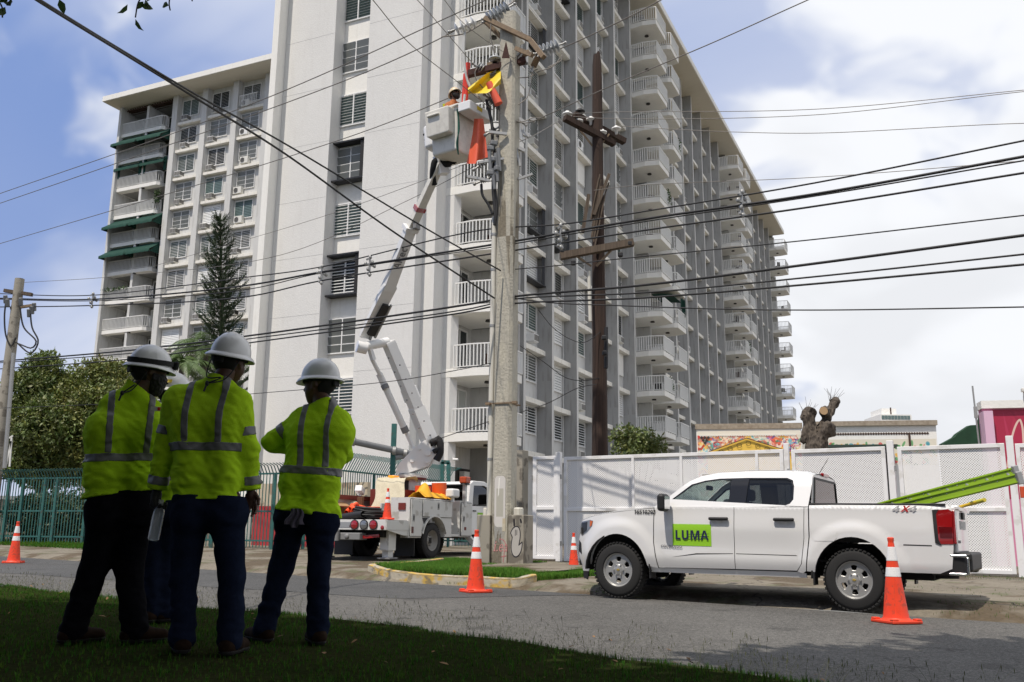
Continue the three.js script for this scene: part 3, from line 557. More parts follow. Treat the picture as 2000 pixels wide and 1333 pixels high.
// ---- the concrete pole
const PB = onGround(-.12, -19.35);               // its foot
const poleYaw = -.40;                            // turn of the wide face
{
  const t = thing('concrete_pole', 'tall stained concrete utility pole rising from the grass island', 'utility pole', PB, poleYaw), m = new MB();
  const H = 12.4, sec = (w) => { const c = .055; return [[-w / 2 + c, -w / 2], [w / 2 - c, -w / 2], [w / 2, -w / 2 + c], [w / 2, w / 2 - c], [w / 2 - c, w / 2], [-w / 2 + c, w / 2], [-w / 2, w / 2 - c], [-w / 2, -w / 2 + c]]; };
  const p = [], ix = [], N = 12; for (let i = 0; i <= N; i++) { const w = mix(.42, .385, i / N); for (const [x, z] of sec(w)) p.push(x, -.3 + (H + .3) * i / N, z); }
  for (let i = 0; i < N; i++) for (let j = 0; j < 8; j++) { const a = i * 8 + j, b = i * 8 + (j + 1) % 8; ix.push(a, a + 8, b, b, a + 8, b + 8); }
  const g = new THREE.BufferGeometry(); g.setAttribute('position', new THREE.Float32BufferAttribute(p, 3)); g.setIndex(ix); const gn = g.toNonIndexed(); gn.computeVertexNormals();
  meshOf('shaft', uvBox(gn), P.conc, t);
  // foot blocks left and right
  new MB().rbox(.30, 1.22, .44, .02, -.36, .45, .02).build('foot_block', P.block, t);
  new MB().rbox(.34, 1.22, .52, .02, .38, .45, .02).build('foot_block', P.block, t);
  for (const [x, z] of [[-.36, .02], [.36, .1]]) new MB().lathe([[0, .16], [.085, .155], [.1, .13], [.1, 0]], x, 1.05, z, 16).build('cap', P.pvc, t);
  new MB().rod(new V3(-.285, 1.0, .1), new V3(-.275, 7.5, .1), .066, .062, 14).build('conduit', P.pvc, t);
  const cl = new MB(); for (const y of [2.2, 3.4, 5.05, 6.3, 7.1]) cl.cyl(.072, .072, .05, mix(-.285, -.275, y / 8), y, .1); cl.build('conduit_strap', P.galv, t);
  for (const y of [3.35]) { const b = new MB(); b.box(.5, .03, .02, 0, y, .22); b.box(.5, .03, .02, 0, y, -.22); b.box(.02, .03, .46, .22, y, 0); b.box(.1, .05, .1, .3, y, .22); b.box(.1, .05, .1, -.3, y, .22); b.build('steel_band', P.brace, t); }
  // graffiti: pale drips, a pink tag on the wide face, a white blob outlined in black on the right block
  const dec = (w, h, draw) => { const c = canvasTex(256, Math.round(256 * h / w), draw); return mat({ map: c, transparent: true, alphaTest: .02, roughness: .9 }); };
  const d1 = dec(.44, 1.9, (c, W, Hh) => {
    seed(8); c.fillStyle = 'rgba(205,203,196,.55)'; c.beginPath(); c.roundRect(26, 60, 190, 600, 60); c.fill();
    c.fillStyle = 'rgba(172,168,156,.75)'; c.fillRect(60, 210, 120, 330); c.fillStyle = 'rgba(232,230,224,.9)'; c.beginPath(); c.moveTo(96, 90); c.lineTo(118, 80); c.lineTo(104, 280); c.lineTo(84, 310); c.fill();
    c.fillStyle = 'rgba(190,178,150,.9)'; c.fillRect(170, 560, 52, 150); c.fillStyle = 'rgba(205,203,196,.7)'; for (let i = 0; i < 26; i++) c.fillRect(30 + i * 7.2, 620, 3.2, 60 + 200 * rnd());
    c.strokeStyle = 'rgba(190,120,122,.8)'; c.lineWidth = 9; c.lineJoin = c.lineCap = 'round'; c.font = 'italic 150px serif'; c.fillStyle = 'rgba(205,140,140,.85)'; c.fillText('i.ea.', 12, 940); c.beginPath(); c.moveTo(120, 800); c.quadraticCurveTo(210, 790, 240, 880); c.stroke(); c.beginPath(); c.moveTo(210, 930); c.lineTo(190, 1060); c.moveTo(160, 1000); c.lineTo(240, 990); c.stroke();
  });
  meshOf('graffiti', new THREE.PlaneGeometry(.33, 1.9), d1, t).position.set(0, 1.0, .2135);
  const d2 = dec(.4, 1.05, (c) => {
    c.lineJoin = c.lineCap = 'round'; const blob = () => { c.beginPath(); c.moveTo(40, 230); c.bezierCurveTo(80, 130, 190, 110, 200, 220); c.bezierCurveTo(205, 290, 190, 330, 180, 380); c.lineTo(235, 340); c.bezierCurveTo(240, 430, 200, 520, 130, 525); c.bezierCurveTo(60, 520, 40, 420, 60, 330); c.lineTo(70, 280); c.closePath(); };
    c.fillStyle = 'rgba(176,172,166,.96)'; blob(); c.fill(); c.strokeStyle = 'rgba(38,36,44,.95)'; c.lineWidth = 13; blob(); c.stroke();
    c.lineWidth = 10; c.beginPath(); c.moveTo(120, 190); c.lineTo(118, 260); c.moveTo(146, 190); c.lineTo(144, 250); c.stroke(); c.lineWidth = 26; c.strokeStyle = 'rgba(40,38,42,.8)'; c.beginPath(); c.moveTo(96, 60); c.lineTo(100, 130); c.stroke(); c.beginPath(); c.moveTo(205, 60); c.lineTo(215, 90); c.stroke();
  });
  meshOf('graffiti', new THREE.PlaneGeometry(.33, 1.05), d2, t).position.set(.38, .53, .2835);
}
const PX = (x, y, z) => new V3(x, y, z).applyAxisAngle(new V3(0, 1, 0), poleYaw).add(PB);
// ---- pole-top hardware
const pz = 19.3;                                  // distance of the pole
const discs = (m, a, b, n, r) => { const d = b.clone().sub(a), q = new THREE.Quaternion().setFromUnitVectors(new V3(0, 1, 0), d.clone().normalize()); const pr = []; const L = d.length(); for (let i = 0; i < n; i++) { const y0 = L * (i + .15) / n, h = L / n; pr.push([r * .22, y0], [r, y0 + h * .18], [r * .96, y0 + h * .36], [r * .45, y0 + h * .5], [r * .26, y0 + h * .62]); } pr.unshift([.0, 0]); pr.push([r * .2, L], [0, L]); m.add(new THREE.LatheGeometry(pr.map((p) => new THREE.Vector2(...p)), 20), new THREE.Matrix4().compose(a, q, new V3(1, 1, 1))); return m; };
function insulator(label, a, b, n, r, matr, kind = 'insulator') {
  const t = thing('insulator', label, kind, a), z = new V3(), e = b.clone().sub(a); discs(new MB(), z, e, n, r).build('disc', matr, t);
  const h = new MB(), d = e.clone().normalize(); h.rod(d.clone().multiplyScalar(-.14), z, .022); h.rod(e, e.clone().addScaledVector(d, .16), .022); h.ball(.04, ...d.clone().multiplyScalar(-.14).toArray()); h.ball(.04, ...e.clone().addScaledVector(d, .16).toArray()); h.build('fitting', P.galv, t); return t;
}
const A = (x, y, z = pz) => at(x, y, z);
insulator('row of big grey glass discs left of the pole top, nearest the top edge', A(953, 38), A(994, 14), 6, .17, P.porc);
insulator('string of four smooth white discs left of the pole, under the top discs', A(888, 58), A(930, 42), 4, .15, P.porcW);
insulator('string of grey discs right of the pole above the dark shutters', A(1054, 102), A(1092, 88), 5, .16, P.porc);
insulator('dark grey ribbed rod insulator slanting to the pole beside the bucket', A(955, 193), A(984, 218), 9, .075, P.poly);
insulator('short spool insulator at the left end of the rusty crossarm', A(933, 130), A(946, 138), 3, .12, P.porc);
insulator('short spool insulator at the right end of the rusty crossarm', A(1004, 106), A(1018, 116), 3, .12, P.porc);
insulator('grey ribbed insulator standing under the yellow blanket', A(961, 155), A(966, 142), 4, .07, P.poly);
insulator('brown ribbed arrester hanging right of the pole top', A(1042, 130), A(1050, 112), 6, .075, P.brace, 'arrester');
insulator('grey ribbed insulator of the cable riser, upper, below the bucket', A(958, 258), A(968, 252), 4, .07, P.poly);
insulator('grey ribbed insulator of the cable riser beside the railing, middle one', A(935, 325), A(950, 315), 4, .07, P.poly);
insulator('grey ribbed insulator of the cable riser, lowest of its row', A(938, 355), A(952, 349), 4, .07, P.poly);
insulator('pair of black ribbed insulators on a bracket at the pole face', A(973, 268), A(976, 255), 4, .06, P.poly);
{ const t = thing('insulator', 'grey bell shaped pin insulator above the rusty crossarm', 'insulator', A(967, 122)); new MB().lathe([[0, .22], [.05, .21], [.06, .15], [.14, .1], [.14, .06], [.05, .05], [.04, 0], [0, 0]]).build('bell', P.porc, t); new MB().box(.1, .09, .1, 0, -.04, 0).build('base', P.brace, t); }
{ const t = thing('crossarm', 'dark rusty steel crossarm bolted across the concrete pole top', 'crossarm', A(965, 132)); const m = new MB(), o = A(965, 132); m.bar(A(914, 145).sub(o), A(1026, 118).sub(o), .16, .13); m.build('arm', P.rust, t); const b = new MB(); b.prism([[-.09, 0], [.09, 0], [0, .42]], .02, new THREE.Matrix4().setPosition(A(988, 127).sub(o).add(new V3(0, 0, .3)))); b.build('bracket', P.rust, t); for (const [x, y] of [[962, 126], [1020, 108]]) new MB().bar(A(x - 10, y + 3).sub(o), A(x + 14, y - 6).sub(o), .1, .1).build('clevis_plate', P.brace, t); }
{ const o = A(1000, 80), t = thing('crossarm', 'weathered steel bracing frame reaching left and right of the pole top', 'crossarm', o), m = new MB(); m.bar(A(947, 36).sub(o), A(1036, 78, 18.9).sub(o), .12, .1); m.bar(A(1036, 78, 18.9).sub(o), A(1062, 112, 18.7).sub(o), .12, .1); m.bar(A(945, 40, 19.6).sub(o), A(985, 78, 19.6).sub(o), .09, .08); m.bar(A(1008, 95, 19).sub(o), A(1040, 108, 18.7).sub(o), .1, .09); m.build('arm', P.brace, t); }
{ // cable riser: black cables, cutouts and clutter hanging left of the pole
  const o = A(965, 330), t = thing('cable_riser', 'black cable riser with grey cutouts running down the pole side', 'cable riser', o), m = new MB(), w = (...p) => p.map(([x, y, z]) => A(x, y, z ?? 19.2).sub(o));
  m.tube(w([950, 195], [955, 215], [961, 245], [962, 275], [966, 300], [964, 330], [963, 370], [967, 415], [966, 440]), .035); m.tube(w([966, 300], [972, 325], [967, 360], [970, 410], [966, 440]), .03); m.tube(w([940, 360], [942, 380], [954, 400], [962, 418]), .03); m.build('cable', P.cable, t);
  const g = new MB(); for (const [x, y, l] of [[955, 285, 60], [968, 300, 55], [962, 330, 40], [973, 290, 45]]) g.rod(A(x, y, 19.1).sub(o), A(x + 4, y + l, 19.1).sub(o), .05, .035); for (const [x, y] of [[958, 290], [966, 312], [958, 338], [972, 330], [964, 280]]) g.rbox(.16, .12, .12, .03, ...A(x, y, 19.1).sub(o).toArray(), rnd()); g.build('cutout', P.poly, t);
  const k = new MB(); k.bar(A(912, 345, 19.1).sub(o), A(955, 353, 19.1).sub(o), .06); k.bar(A(955, 258, 19.1).sub(o), A(990, 262, 19.1).sub(o), .06); k.bar(A(935, 318, 19.1).sub(o), A(984, 310, 19.1).sub(o), .05); for (const [x, y, x2, y2] of [[1012, 350, 1040, 340], [1008, 290, 1016, 325], [1016, 230, 1022, 262]]) k.bar(A(x, y).sub(o), A(x2, y2).sub(o), .05); k.build('bracket', P.galv, t);
  const wr = new MB(); for (const q of [[[946, 175], [958, 190], [940, 168], [930, 155], [928, 140], [932, 133]], [[965, 175], [968, 188], [955, 190], [938, 178]], [[1000, 235], [1020, 238], [1042, 230], [1060, 232]], [[985, 255], [992, 262], [1000, 290], [985, 340], [975, 420]], [[968, 115], [964, 100], [958, 60], [962, 30]], [[1012, 205], [1030, 190], [1042, 140], [1050, 135]], [[1012, 152], [1035, 150], [1052, 140], [1080, 130], [1098, 108]], [[1098, 104], [1096, 118], [1086, 124], [1070, 132]]]) wr.tube(w(...q), .012, 5); wr.build('jumper_wire', P.bare, t);
}
{ const o = A(1030, 240), t = thing('cable_clamp', 'silver clamps where the thin line ends right of the pole', 'cable clamp', o), m = new MB(); for (const [x, y, l] of [[1018, 235, 24], [1022, 262, 12], [1014, 290, 14], [1034, 232, 10]]) m.bar(A(x, y).sub(o), A(x + 12, y + l * .4).sub(o), .09, .07); m.build('clamp', P.galv, t); }
// ---- cables: each one a thing
function cable(label, pts, r, m = P.cable, group) {
  const c0 = pts[0].clone(), t = thing('cable', label, 'cable', c0, 0, group); new MB().tube(pts.map((p) => p.clone().sub(c0)), r * .74, 6, pts.length * 10).build('strand', m, t); return t;
}
const C0 = 15.4, run = (arr, c = C0) => arr.map(([x, y]) => atC(x, y, c));
const pass = (label, arr, r, m, c) => { const a = run(arr, c), n = a.length; a.unshift(a[0].clone().add(a[0].clone().sub(a[1]).multiplyScalar(.25))); a.push(a[n].clone().add(a[n].clone().sub(a[n - 1]).multiplyScalar(.6))); return cable(label, a, r, m); };
pass('black cable on spacers, topmost of the three above the comm bundle', [[0, 574], [180, 577], [480, 542], [625, 522], [939, 450], [1100, 438], [1260, 413], [1600, 356], [2000, 275]], .022, P.cable);
pass('thick black twin cable, middle one of the spacer cable set', [[0, 583], [180, 585], [480, 558], [625, 532], [1000, 472], [1260, 428], [1600, 378], [2000, 306]], .034, P.cable);
pass('thin black messenger running just under the thick spacer cable', [[0, 585], [180, 588], [480, 566], [625, 534], [1000, 477], [1260, 433], [1600, 382], [2000, 314]], .018, P.cable);
pass('black cable on spacers, lowest of the spacer cable set', [[0, 600], [180, 597], [480, 580], [625, 549], [1000, 490], [1260, 450], [1600, 402], [2000, 338]], .026, P.cable);
pass('black communication bundle crossing low behind the helmets, upper strand', [[0, 706], [260, 684], [480, 657], [915, 595], [1000, 580], [1260, 557], [1600, 514], [2000, 460]], .034, P.cable);
pass('black communication cable, middle strand behind the helmets', [[0, 709], [260, 690], [480, 663], [920, 603], [1000, 585], [1260, 572], [1600, 540], [2000, 497]], .022, P.cable);
pass('black communication cable, lowest strand behind the helmets', [[0, 721], [260, 701], [480, 671], [910, 610], [985, 595], [1260, 582], [1600, 554], [2000, 517]], .026, P.cable);
cable('thin black line sagging level across the lower balconies to the right', run([[985, 580], [1080, 592], [1200, 597], [1410, 604], [1600, 606], [2000, 600], [2200, 596]]), .016);
cable('thin grey line from the pole clamp rising to the right edge', run([[985, 528], [1100, 518], [1200, 507], [1600, 467], [2000, 421], [2200, 398]]), .016);
cable('long steel line from the left edge to the top disc insulators', run([[-120, 420], [0, 378], [517, 193], [896, 24], [955, -3]]), .019, P.bare);
cable('long steel line from the left edge to the white disc insulators', run([[-120, 436], [0, 397], [700, 147], [870, 70], [888, 60]]), .019, P.bare);
cable('long steel line passing behind the bucket worker to the pole', run([[-120, 510], [30, 467], [700, 261], [880, 190], [990, 142]]), .017, P.bare);
cable('steel line from the pole up to the top edge right of the tower', run([[1000, 237], [1030, 240], [1075, 222], [1200, 165], [1400, 80], [1578, 0], [1750, -75]]), .016, P.bare);
cable('steel line from the right disc insulators to the top edge', run([[1095, 95], [1130, 80], [1245, 25], [1300, -5], [1450, -85]]), .019, P.bare);
cable('bare jumper bowed from the white discs past the pole top', [A(862, 72), A(905, 66), A(935, 50), A(965, 28), A(1000, 5), A(1030, -20)], .02, P.bare);
{ const f = (a) => a.map(([x, y, z]) => at(x, y, z));
  cable('heavy black service cable from the top left corner, lower strand', f([[20, -35, 8], [72, 0, 8.6], [250, 110, 11], [389, 196, 13], [560, 303, 15.3], [764, 450, 17.3], [966, 583, 19.2]]), .024);
  cable('heavy black service cable from the top left corner, upper strand', f([[20, -38, 8], [74, -2, 8.6], [250, 106, 11], [395, 192, 13], [560, 283, 15.3], [838, 450, 17.6], [978, 529, 19.1]]), .021);
  cable('thin steel guy crossing from the top edge down to the bucket', f([[700, -30, 15], [728, 0, 15.4], [800, 85, 17], [900, 165, 18.6], [962, 215, 19.2]]), .012, P.bare);
  cable('thin line from the top edge to the rusty crossarm', f([[800, -12, 16], [815, 0, 16.4], [870, 62, 18], [930, 132, 19.1]]), .011, P.bare);
  cable('thin line slanting from above the tower to the pole top', f([[862, -8, 17.5], [905, 45, 18.6], [958, 85, 19], [1010, 118, 19.1]]), .010, P.bare);
  cable('sagging thin wire from the pole to the brown pole, upper', f([[1016, 676, 19.3], [1060, 706, 20.5], [1110, 740, 21.8], [1150, 743, 22.6], [1178, 737, 22.9]]), .013);
  cable('thin wire rising from the pole behind to the brown pole, lower', f([[1016, 806, 19.3], [1070, 788, 20.5], [1130, 758, 21.8], [1165, 751, 22.6]]), .013);
  cable('thin wire looping from the pole over black shutters', f([[1052, 606, 19.3], [1080, 640, 20.5], [1112, 662, 21.4], [1145, 668, 22.4], [1178, 645, 22.9]]), .012);
  cable('thin black wire dipping across the end wall behind the helmets', f([[-60, 800, 30], [300, 785, 26], [500, 769, 24], [765, 745, 21.5], [900, 722, 19.9], [958, 710, 19.3]]), .012);
  cable('thin wire from the teal gate post up to the steel band', f([[845, 862, 22], [900, 843, 20.5], [954, 824, 19.3]]), .012);
  for (const [l, a] of [['pale thin wire across the eaves, topmost right of the brown pole', [[1115, 222], [1200, 219], [1600, 213], [2000, 176]]], ['pale thin wire across the eaves, just under the topmost one', [[1120, 228], [1200, 232], [1600, 224], [2000, 179]]], ['pale thin wire from the brown pole crossarm across the cloud', [[1205, 246], [1300, 252], [1436, 258], [1600, 260], [2000, 241]]], ['faint thin wire below the crossarm wires across the eaves', [[1160, 372], [1250, 362], [1600, 346], [2000, 314]]]]) cable(l, run([...a, [2200, a[3][1] - 18]], 19.2), .011, P.bare);
  cable('thin wire from the brown pole arm left across the flats', f([[1105, 228, 22.8], [1060, 255, 21.6], [1020, 275, 20.5], [640, 420, 30], [300, 520, 38]]), .011, P.bare);
  cable('thin wire from the upper left pole arm across the wing', f([[30, 553, 32], [250, 538, 28], [560, 495, 24], [800, 390, 21.5], [940, 318, 19.6]]), .011, P.bare);
}
// ---- spacers of the spacer cable
{
  const sp = thing('cable_spacer', 'silver cable spacer just right of the concrete pole', 'cable spacer', atC(1095, 462, C0)), m = new MB();
  m.rod(new V3(0, .26, 0), new V3(0, -.28, 0), .035); m.bar(new V3(-.16, .05, 0), new V3(.16, .02, 0), .06, .05); m.bar(new V3(-.12, .2, 0), new V3(.05, .3, 0), .06); m.bar(new V3(-.1, -.25, 0), new V3(.06, -.3, 0), .06); for (const [x, y] of [[-.16, .05], [.16, .02], [0, .3], [0, -.3], [.08, .14], [-.07, -.12]]) m.ball(.06, x, y, .02, 1, 1.2, .8, 8); m.build('clamp', P.galv, sp);
  sp.rotation.y = .6;
  sp.scale.setScalar(.8); for (const [x, y, l] of [[722, 520, 'silver cable spacer in front of the boom'], [628, 537, 'silver cable spacer before the end wall, left of the boom'], [180, 587, 'small cable spacer left of the wing'], [1450, 398, 'silver cable spacer before the second stack of balconies']]) copyOf(sp, l, atC(x, y, C0), .6, .75);
}
// ---- the broken brown wooden pole behind the white fence
{
  const Z = 23, f = at(1172, 905, Z), top = at(1166, 106, Z), o = new V3(f.x, groundH(f.x, f.z), f.z), t = thing('wooden_pole', 'dark brown weathered wooden pole with two crossarms, behind the fence', 'utility pole', o);
  const q = (x, y, z = Z) => at(x, y, z).sub(o), p = [], ix = [], N = 40, n = 14; seed(12);
  const a = new V3(0, -.2, 0), b = top.clone().sub(o);
  for (let i = 0; i <= N; i++) { const c = a.clone().lerp(b, i / N), r = mix(.22, .125, i / N) * (i === N ? .75 : 1); for (let j = 0; j < n; j++) { const an = j / n * 2 * PI, k = r * (1 + .10 * (H2(j, Math.floor(i / 3), 3) - .5)); p.push(c.x + Math.cos(an) * k, c.y + (i === N ? rr(-.05, .08) : 0), c.z + Math.sin(an) * k); } }
  for (let i = 0; i < N; i++) for (let j = 0; j < n; j++) { const a1 = i * n + j, b1 = i * n + (j + 1) % n; ix.push(a1, a1 + n, b1, b1, a1 + n, b1 + n); }
  const g = new THREE.BufferGeometry(); g.setAttribute('position', new THREE.Float32BufferAttribute(p, 3)); g.setIndex(ix); g.computeVertexNormals(); meshOf('shaft', uvBox(g.toNonIndexed()), P.wood, t);
  new MB().bar(q(1103, 230, 22.4), q(1200, 281, 23.2), .17, .15).build('crossarm', P.wood, t); new MB().bar(q(1121, 224, 22.9), q(1220, 277, 23.7), .17, .15).build('crossarm', P.wood, t);
  new MB().bar(q(1094, 501, 22.6), q(1237, 474, 22.6), .20, .17).build('crossarm', P.grey, t);
  const br = new MB(); br.bar(q(1130, 250), q(1157, 285), .04); br.bar(q(1190, 262), q(1172, 285), .04); br.bar(q(1155, 520, 22.7), q(1125, 500, 22.6), .04); br.bar(q(1165, 520, 22.7), q(1195, 488, 22.6), .05); br.build('brace', P.brace, t);
  for (const [x, y, w] of [[1108, 222, 1], [1130, 236, 1], [1154, 233, 1], [1176, 258, 1], [1204, 251, 1], [1133, 217, 0]]) { const i = new THREE.Group(); i.name = 'pin_insulator'; i.position.copy(q(x, y + 6)); t.add(i); new MB().lathe([[0, .16], [.05, .155], [.06, .12], [.13, .09], [.13, .05], [.05, .03], [.03, -.08], [0, -.08]]).build('bell', w ? P.porcW : P.cable, i); }
  const sp = new MB(); for (let i = 0; i < 9; i++) { const x = rr(-9, 14), y = rr(335, 395), l = rr(50, 110); sp.bar(q(1168 + x + 9, y, 22.75), q(1158 + x * .6, y + l, 22.75), rr(.025, .06), rr(.02, .05), rr(0, 1)); } sp.bar(q(1190, 340, 22.7), q(1160, 420, 22.7), .05, .08); sp.bar(q(1150, 380, 22.7), q(1138, 455, 22.7), .07, .09); sp.build('splinter', P.grey, t);
  new MB().rod(q(1150, 530, 22.75), q(1153, 628, 22.75), .045).build('conduit', P.pvc, t);
  const hw = new MB(); for (const [x, y] of [[1120, 514], [1212, 498], [1230, 476], [1098, 490], [1180, 660], [1181, 690]]) hw.rbox(.12, .12, .12, .03, ...q(x, y, 22.55).toArray()); hw.rod(q(1184, 640, 22.7), q(1184, 720, 22.7), .05); hw.build('hardware', P.cable, t);
}
// ---- the left pole
{
  const Z = 32.4, top = at(38, 545, Z), o = onGround(top.x, top.z), t = thing('concrete_pole', 'grey utility pole at the far left edge with short crossarms', 'utility pole', o), q = (x, y, z = Z) => at(x, y, z).sub(o);
  new MB().rod(new V3(0, -.2, 0), top.clone().sub(o), .24, .16, 12).build('shaft', P.block, t);
  new MB().bar(q(8, 568), q(62, 576), .14, .12).build('crossarm', P.grey, t); new MB().bar(q(20, 603), q(62, 597), .1, .09).build('crossarm', P.brace, t);
  new MB().rod(q(26, 690, 32.1), q(8, 915, 32.1), .07).build('conduit', P.galv, t);
  const m = new MB(); for (const p of [[[12, 580], [8, 620], [12, 660], [22, 676], [30, 660]], [[38, 600], [46, 640], [70, 668], [62, 680], [36, 672]], [[58, 600], [62, 640], [74, 668], [60, 690], [30, 668]]]) m.tube(p.map(([x, y]) => q(x, y, 32.2)), .028, 6); m.build('cable_loop', P.cable, t);
  const h = new MB(); for (const [x, y] of [[10, 585], [14, 592], [40, 590], [62, 606], [56, 612], [66, 600]]) h.rbox(.12, .3, .12, .03, ...q(x, y, 32.2).toArray(), 0, .3); h.build('cutout', P.poly, t);
  const b = new MB(); b.bar(q(14, 858), q(24, 852), .05); b.bar(q(10, 915), q(22, 862), .05); b.bar(q(22, 855), q(18, 912), .05); b.build('bracket', P.porcW, t);
}
// ---- white perforated fence along the lot
{
  const a = new V3(.53, 0, -21.87), b = new V3(9.06, 0, -16.96), d = b.clone().sub(a).normalize(), nrm = new V3(-d.z, 0, d.x);
  const turn = Math.atan2(-d.z, d.x), sAt = (px) => planeHit(px, 1000, a, nrm).sub(a).dot(d);
  const t = thing('white_fence', 'white fence of framed perforated steel panels behind the pickup', 'fence', a, turn);
  const sheet = (() => { const n = 128; const tx = tex(n, .046, (u, v) => { let h = 0; for (const [cx, cy] of [[.25, .25], [.75, .75]]) { for (let i = -1; i <= 1; i++) for (let j = -1; j <= 1; j++) { const dx = (u - cx - i) , dy = (v - cy - j); if (dx * dx + dy * dy < .155 * .155) h = 1; } } return 1 - h; }, false); return mat({ c: [.80, .80, .80], roughness: .5, alphaMap: tx, alphaTest: .5 }); })();
  const gy = (s) => groundH(a.x + d.x * s, a.z + d.z * s), Hf = 2.42;
  const panel = (x0, x1, divs = [], off = 0) => {
    const s0 = sAt(x0), s1 = sAt(x1), y0 = Math.min(gy(s0), gy(s1)) + .05, w = s1 - s0, h = Hf - .08, g = new THREE.Group(); g.name = 'panel'; g.position.set(s0, y0, off); t.add(g);
    const m = new MB(), b = .075; m.rbox(w, b, .05, .006, w / 2, h - b / 2, 0); m.rbox(w, b, .05, .006, w / 2, b / 2, 0); m.rbox(w - .01, b, .046, .006, w / 2, h * .49, 0); for (const x of [b / 2, w - b / 2]) m.rbox(b, h - .01, .054, .006, x, h / 2, 0); for (const dv of divs) m.rbox(b * .8, h - .02, .048, .006, sAt(dv) - s0, h / 2, 0); m.build('frame', P.fenceW, g);
    new MB().add(new THREE.PlaneGeometry(w - .1, h - .1), M4(w / 2, h / 2, -.012)).build('perforated_sheet', sheet, g);
  };
  const post = (px, w = .09, extra = .05) => { const s = sAt(px); new MB().rbox(w, Hf + extra + .2, w, .008, s, gy(s) + (Hf + extra) / 2 - .1, -.02).build('post', P.fenceW, t); };
  panel(1041, 1088, [1046]); post(1091, .12); panel(1102, 1536, [1238, 1333, 1483]); post(1542, .1, .09); panel(1552, 1738); post(1748, .12, .08); panel(1762, 1975, []); post(1986, .12, .1); panel(1996, 2230, []); post(2240, .12);
  const hg = new MB(); for (const px of [1040, 1097, 1545, 1756]) for (const y of [.4, 1.9]) hg.cyl(.022, .022, .1, sAt(px), gy(0) + y, .04); hg.build('hinge', P.galv, t);
  // concrete gate pillar left of it
  const pl = thing('gate_pillar', 'narrow grey concrete pillar between the pole and the white gate', 'pillar', onGround(.22, -22.1), turn); new MB().rbox(.3, 2.55, .3, .015, 0, 1.27, 0).build('shaft', P.block, pl); new MB().rbox(.14, 2.4, .02, .004, -.08, 1.25, .152).build('facing', B.wall, pl);
}
// ---- teal picket fence
function tealFence(label, pts, hgt, posts, tip = .35, curl = 1) {
  const o = pts[0].clone().setY(0), t = thing('picket_fence', label, 'fence', o), pk = new MB(), rl = new MB();
  for (let i = 0; i < pts.length - 1; i++) {
    const a = pts[i], b = pts[i + 1], L = a.distanceTo(b), d = b.clone().sub(a).normalize(), n = new V3(-d.z, 0, d.x); if (n.dot(CD) > 0) n.negate(); n.multiplyScalar(curl);
    const k = Math.round(L / .125);
    for (let j = 0; j < k; j++) { const q = a.clone().lerp(b, (j + .5) / k).sub(o), g = groundH(q.x + o.x, q.z + o.z); const y1 = g + hgt; pk.bar(new V3(q.x, g + .05, q.z), new V3(q.x, y1, q.z), .024); pk.bar(new V3(q.x, y1, q.z), new V3(q.x + n.x * tip * .45, y1 + tip * .75, q.z + n.z * tip * .45), .022); pk.bar(new V3(q.x + n.x * tip * .45, y1 + tip * .75, q.z + n.z * tip * .45), new V3(q.x + n.x * tip * 1.1, y1 + tip * .95, q.z + n.z * tip * 1.1), .02); }
    for (const y of [.25, hgt * .5, hgt]) { const q0 = a.clone().sub(o), q1 = b.clone().sub(o); rl.bar(new V3(q0.x, groundH(a.x, a.z) + y, q0.z), new V3(q1.x, groundH(b.x, b.z) + y, q1.z), .045, .05); }
  }
  stuff(pk.build('picket', P.teal, t)); rl.build('rail', P.teal, t);
  for (const p of posts) { const q = p.clone().sub(o), g = groundH(p.x, p.z); new MB().rbox(.085, hgt + .02, .085, .01, q.x, g + hgt / 2, q.z).build('post', P.teal, t); }
  return t;
}
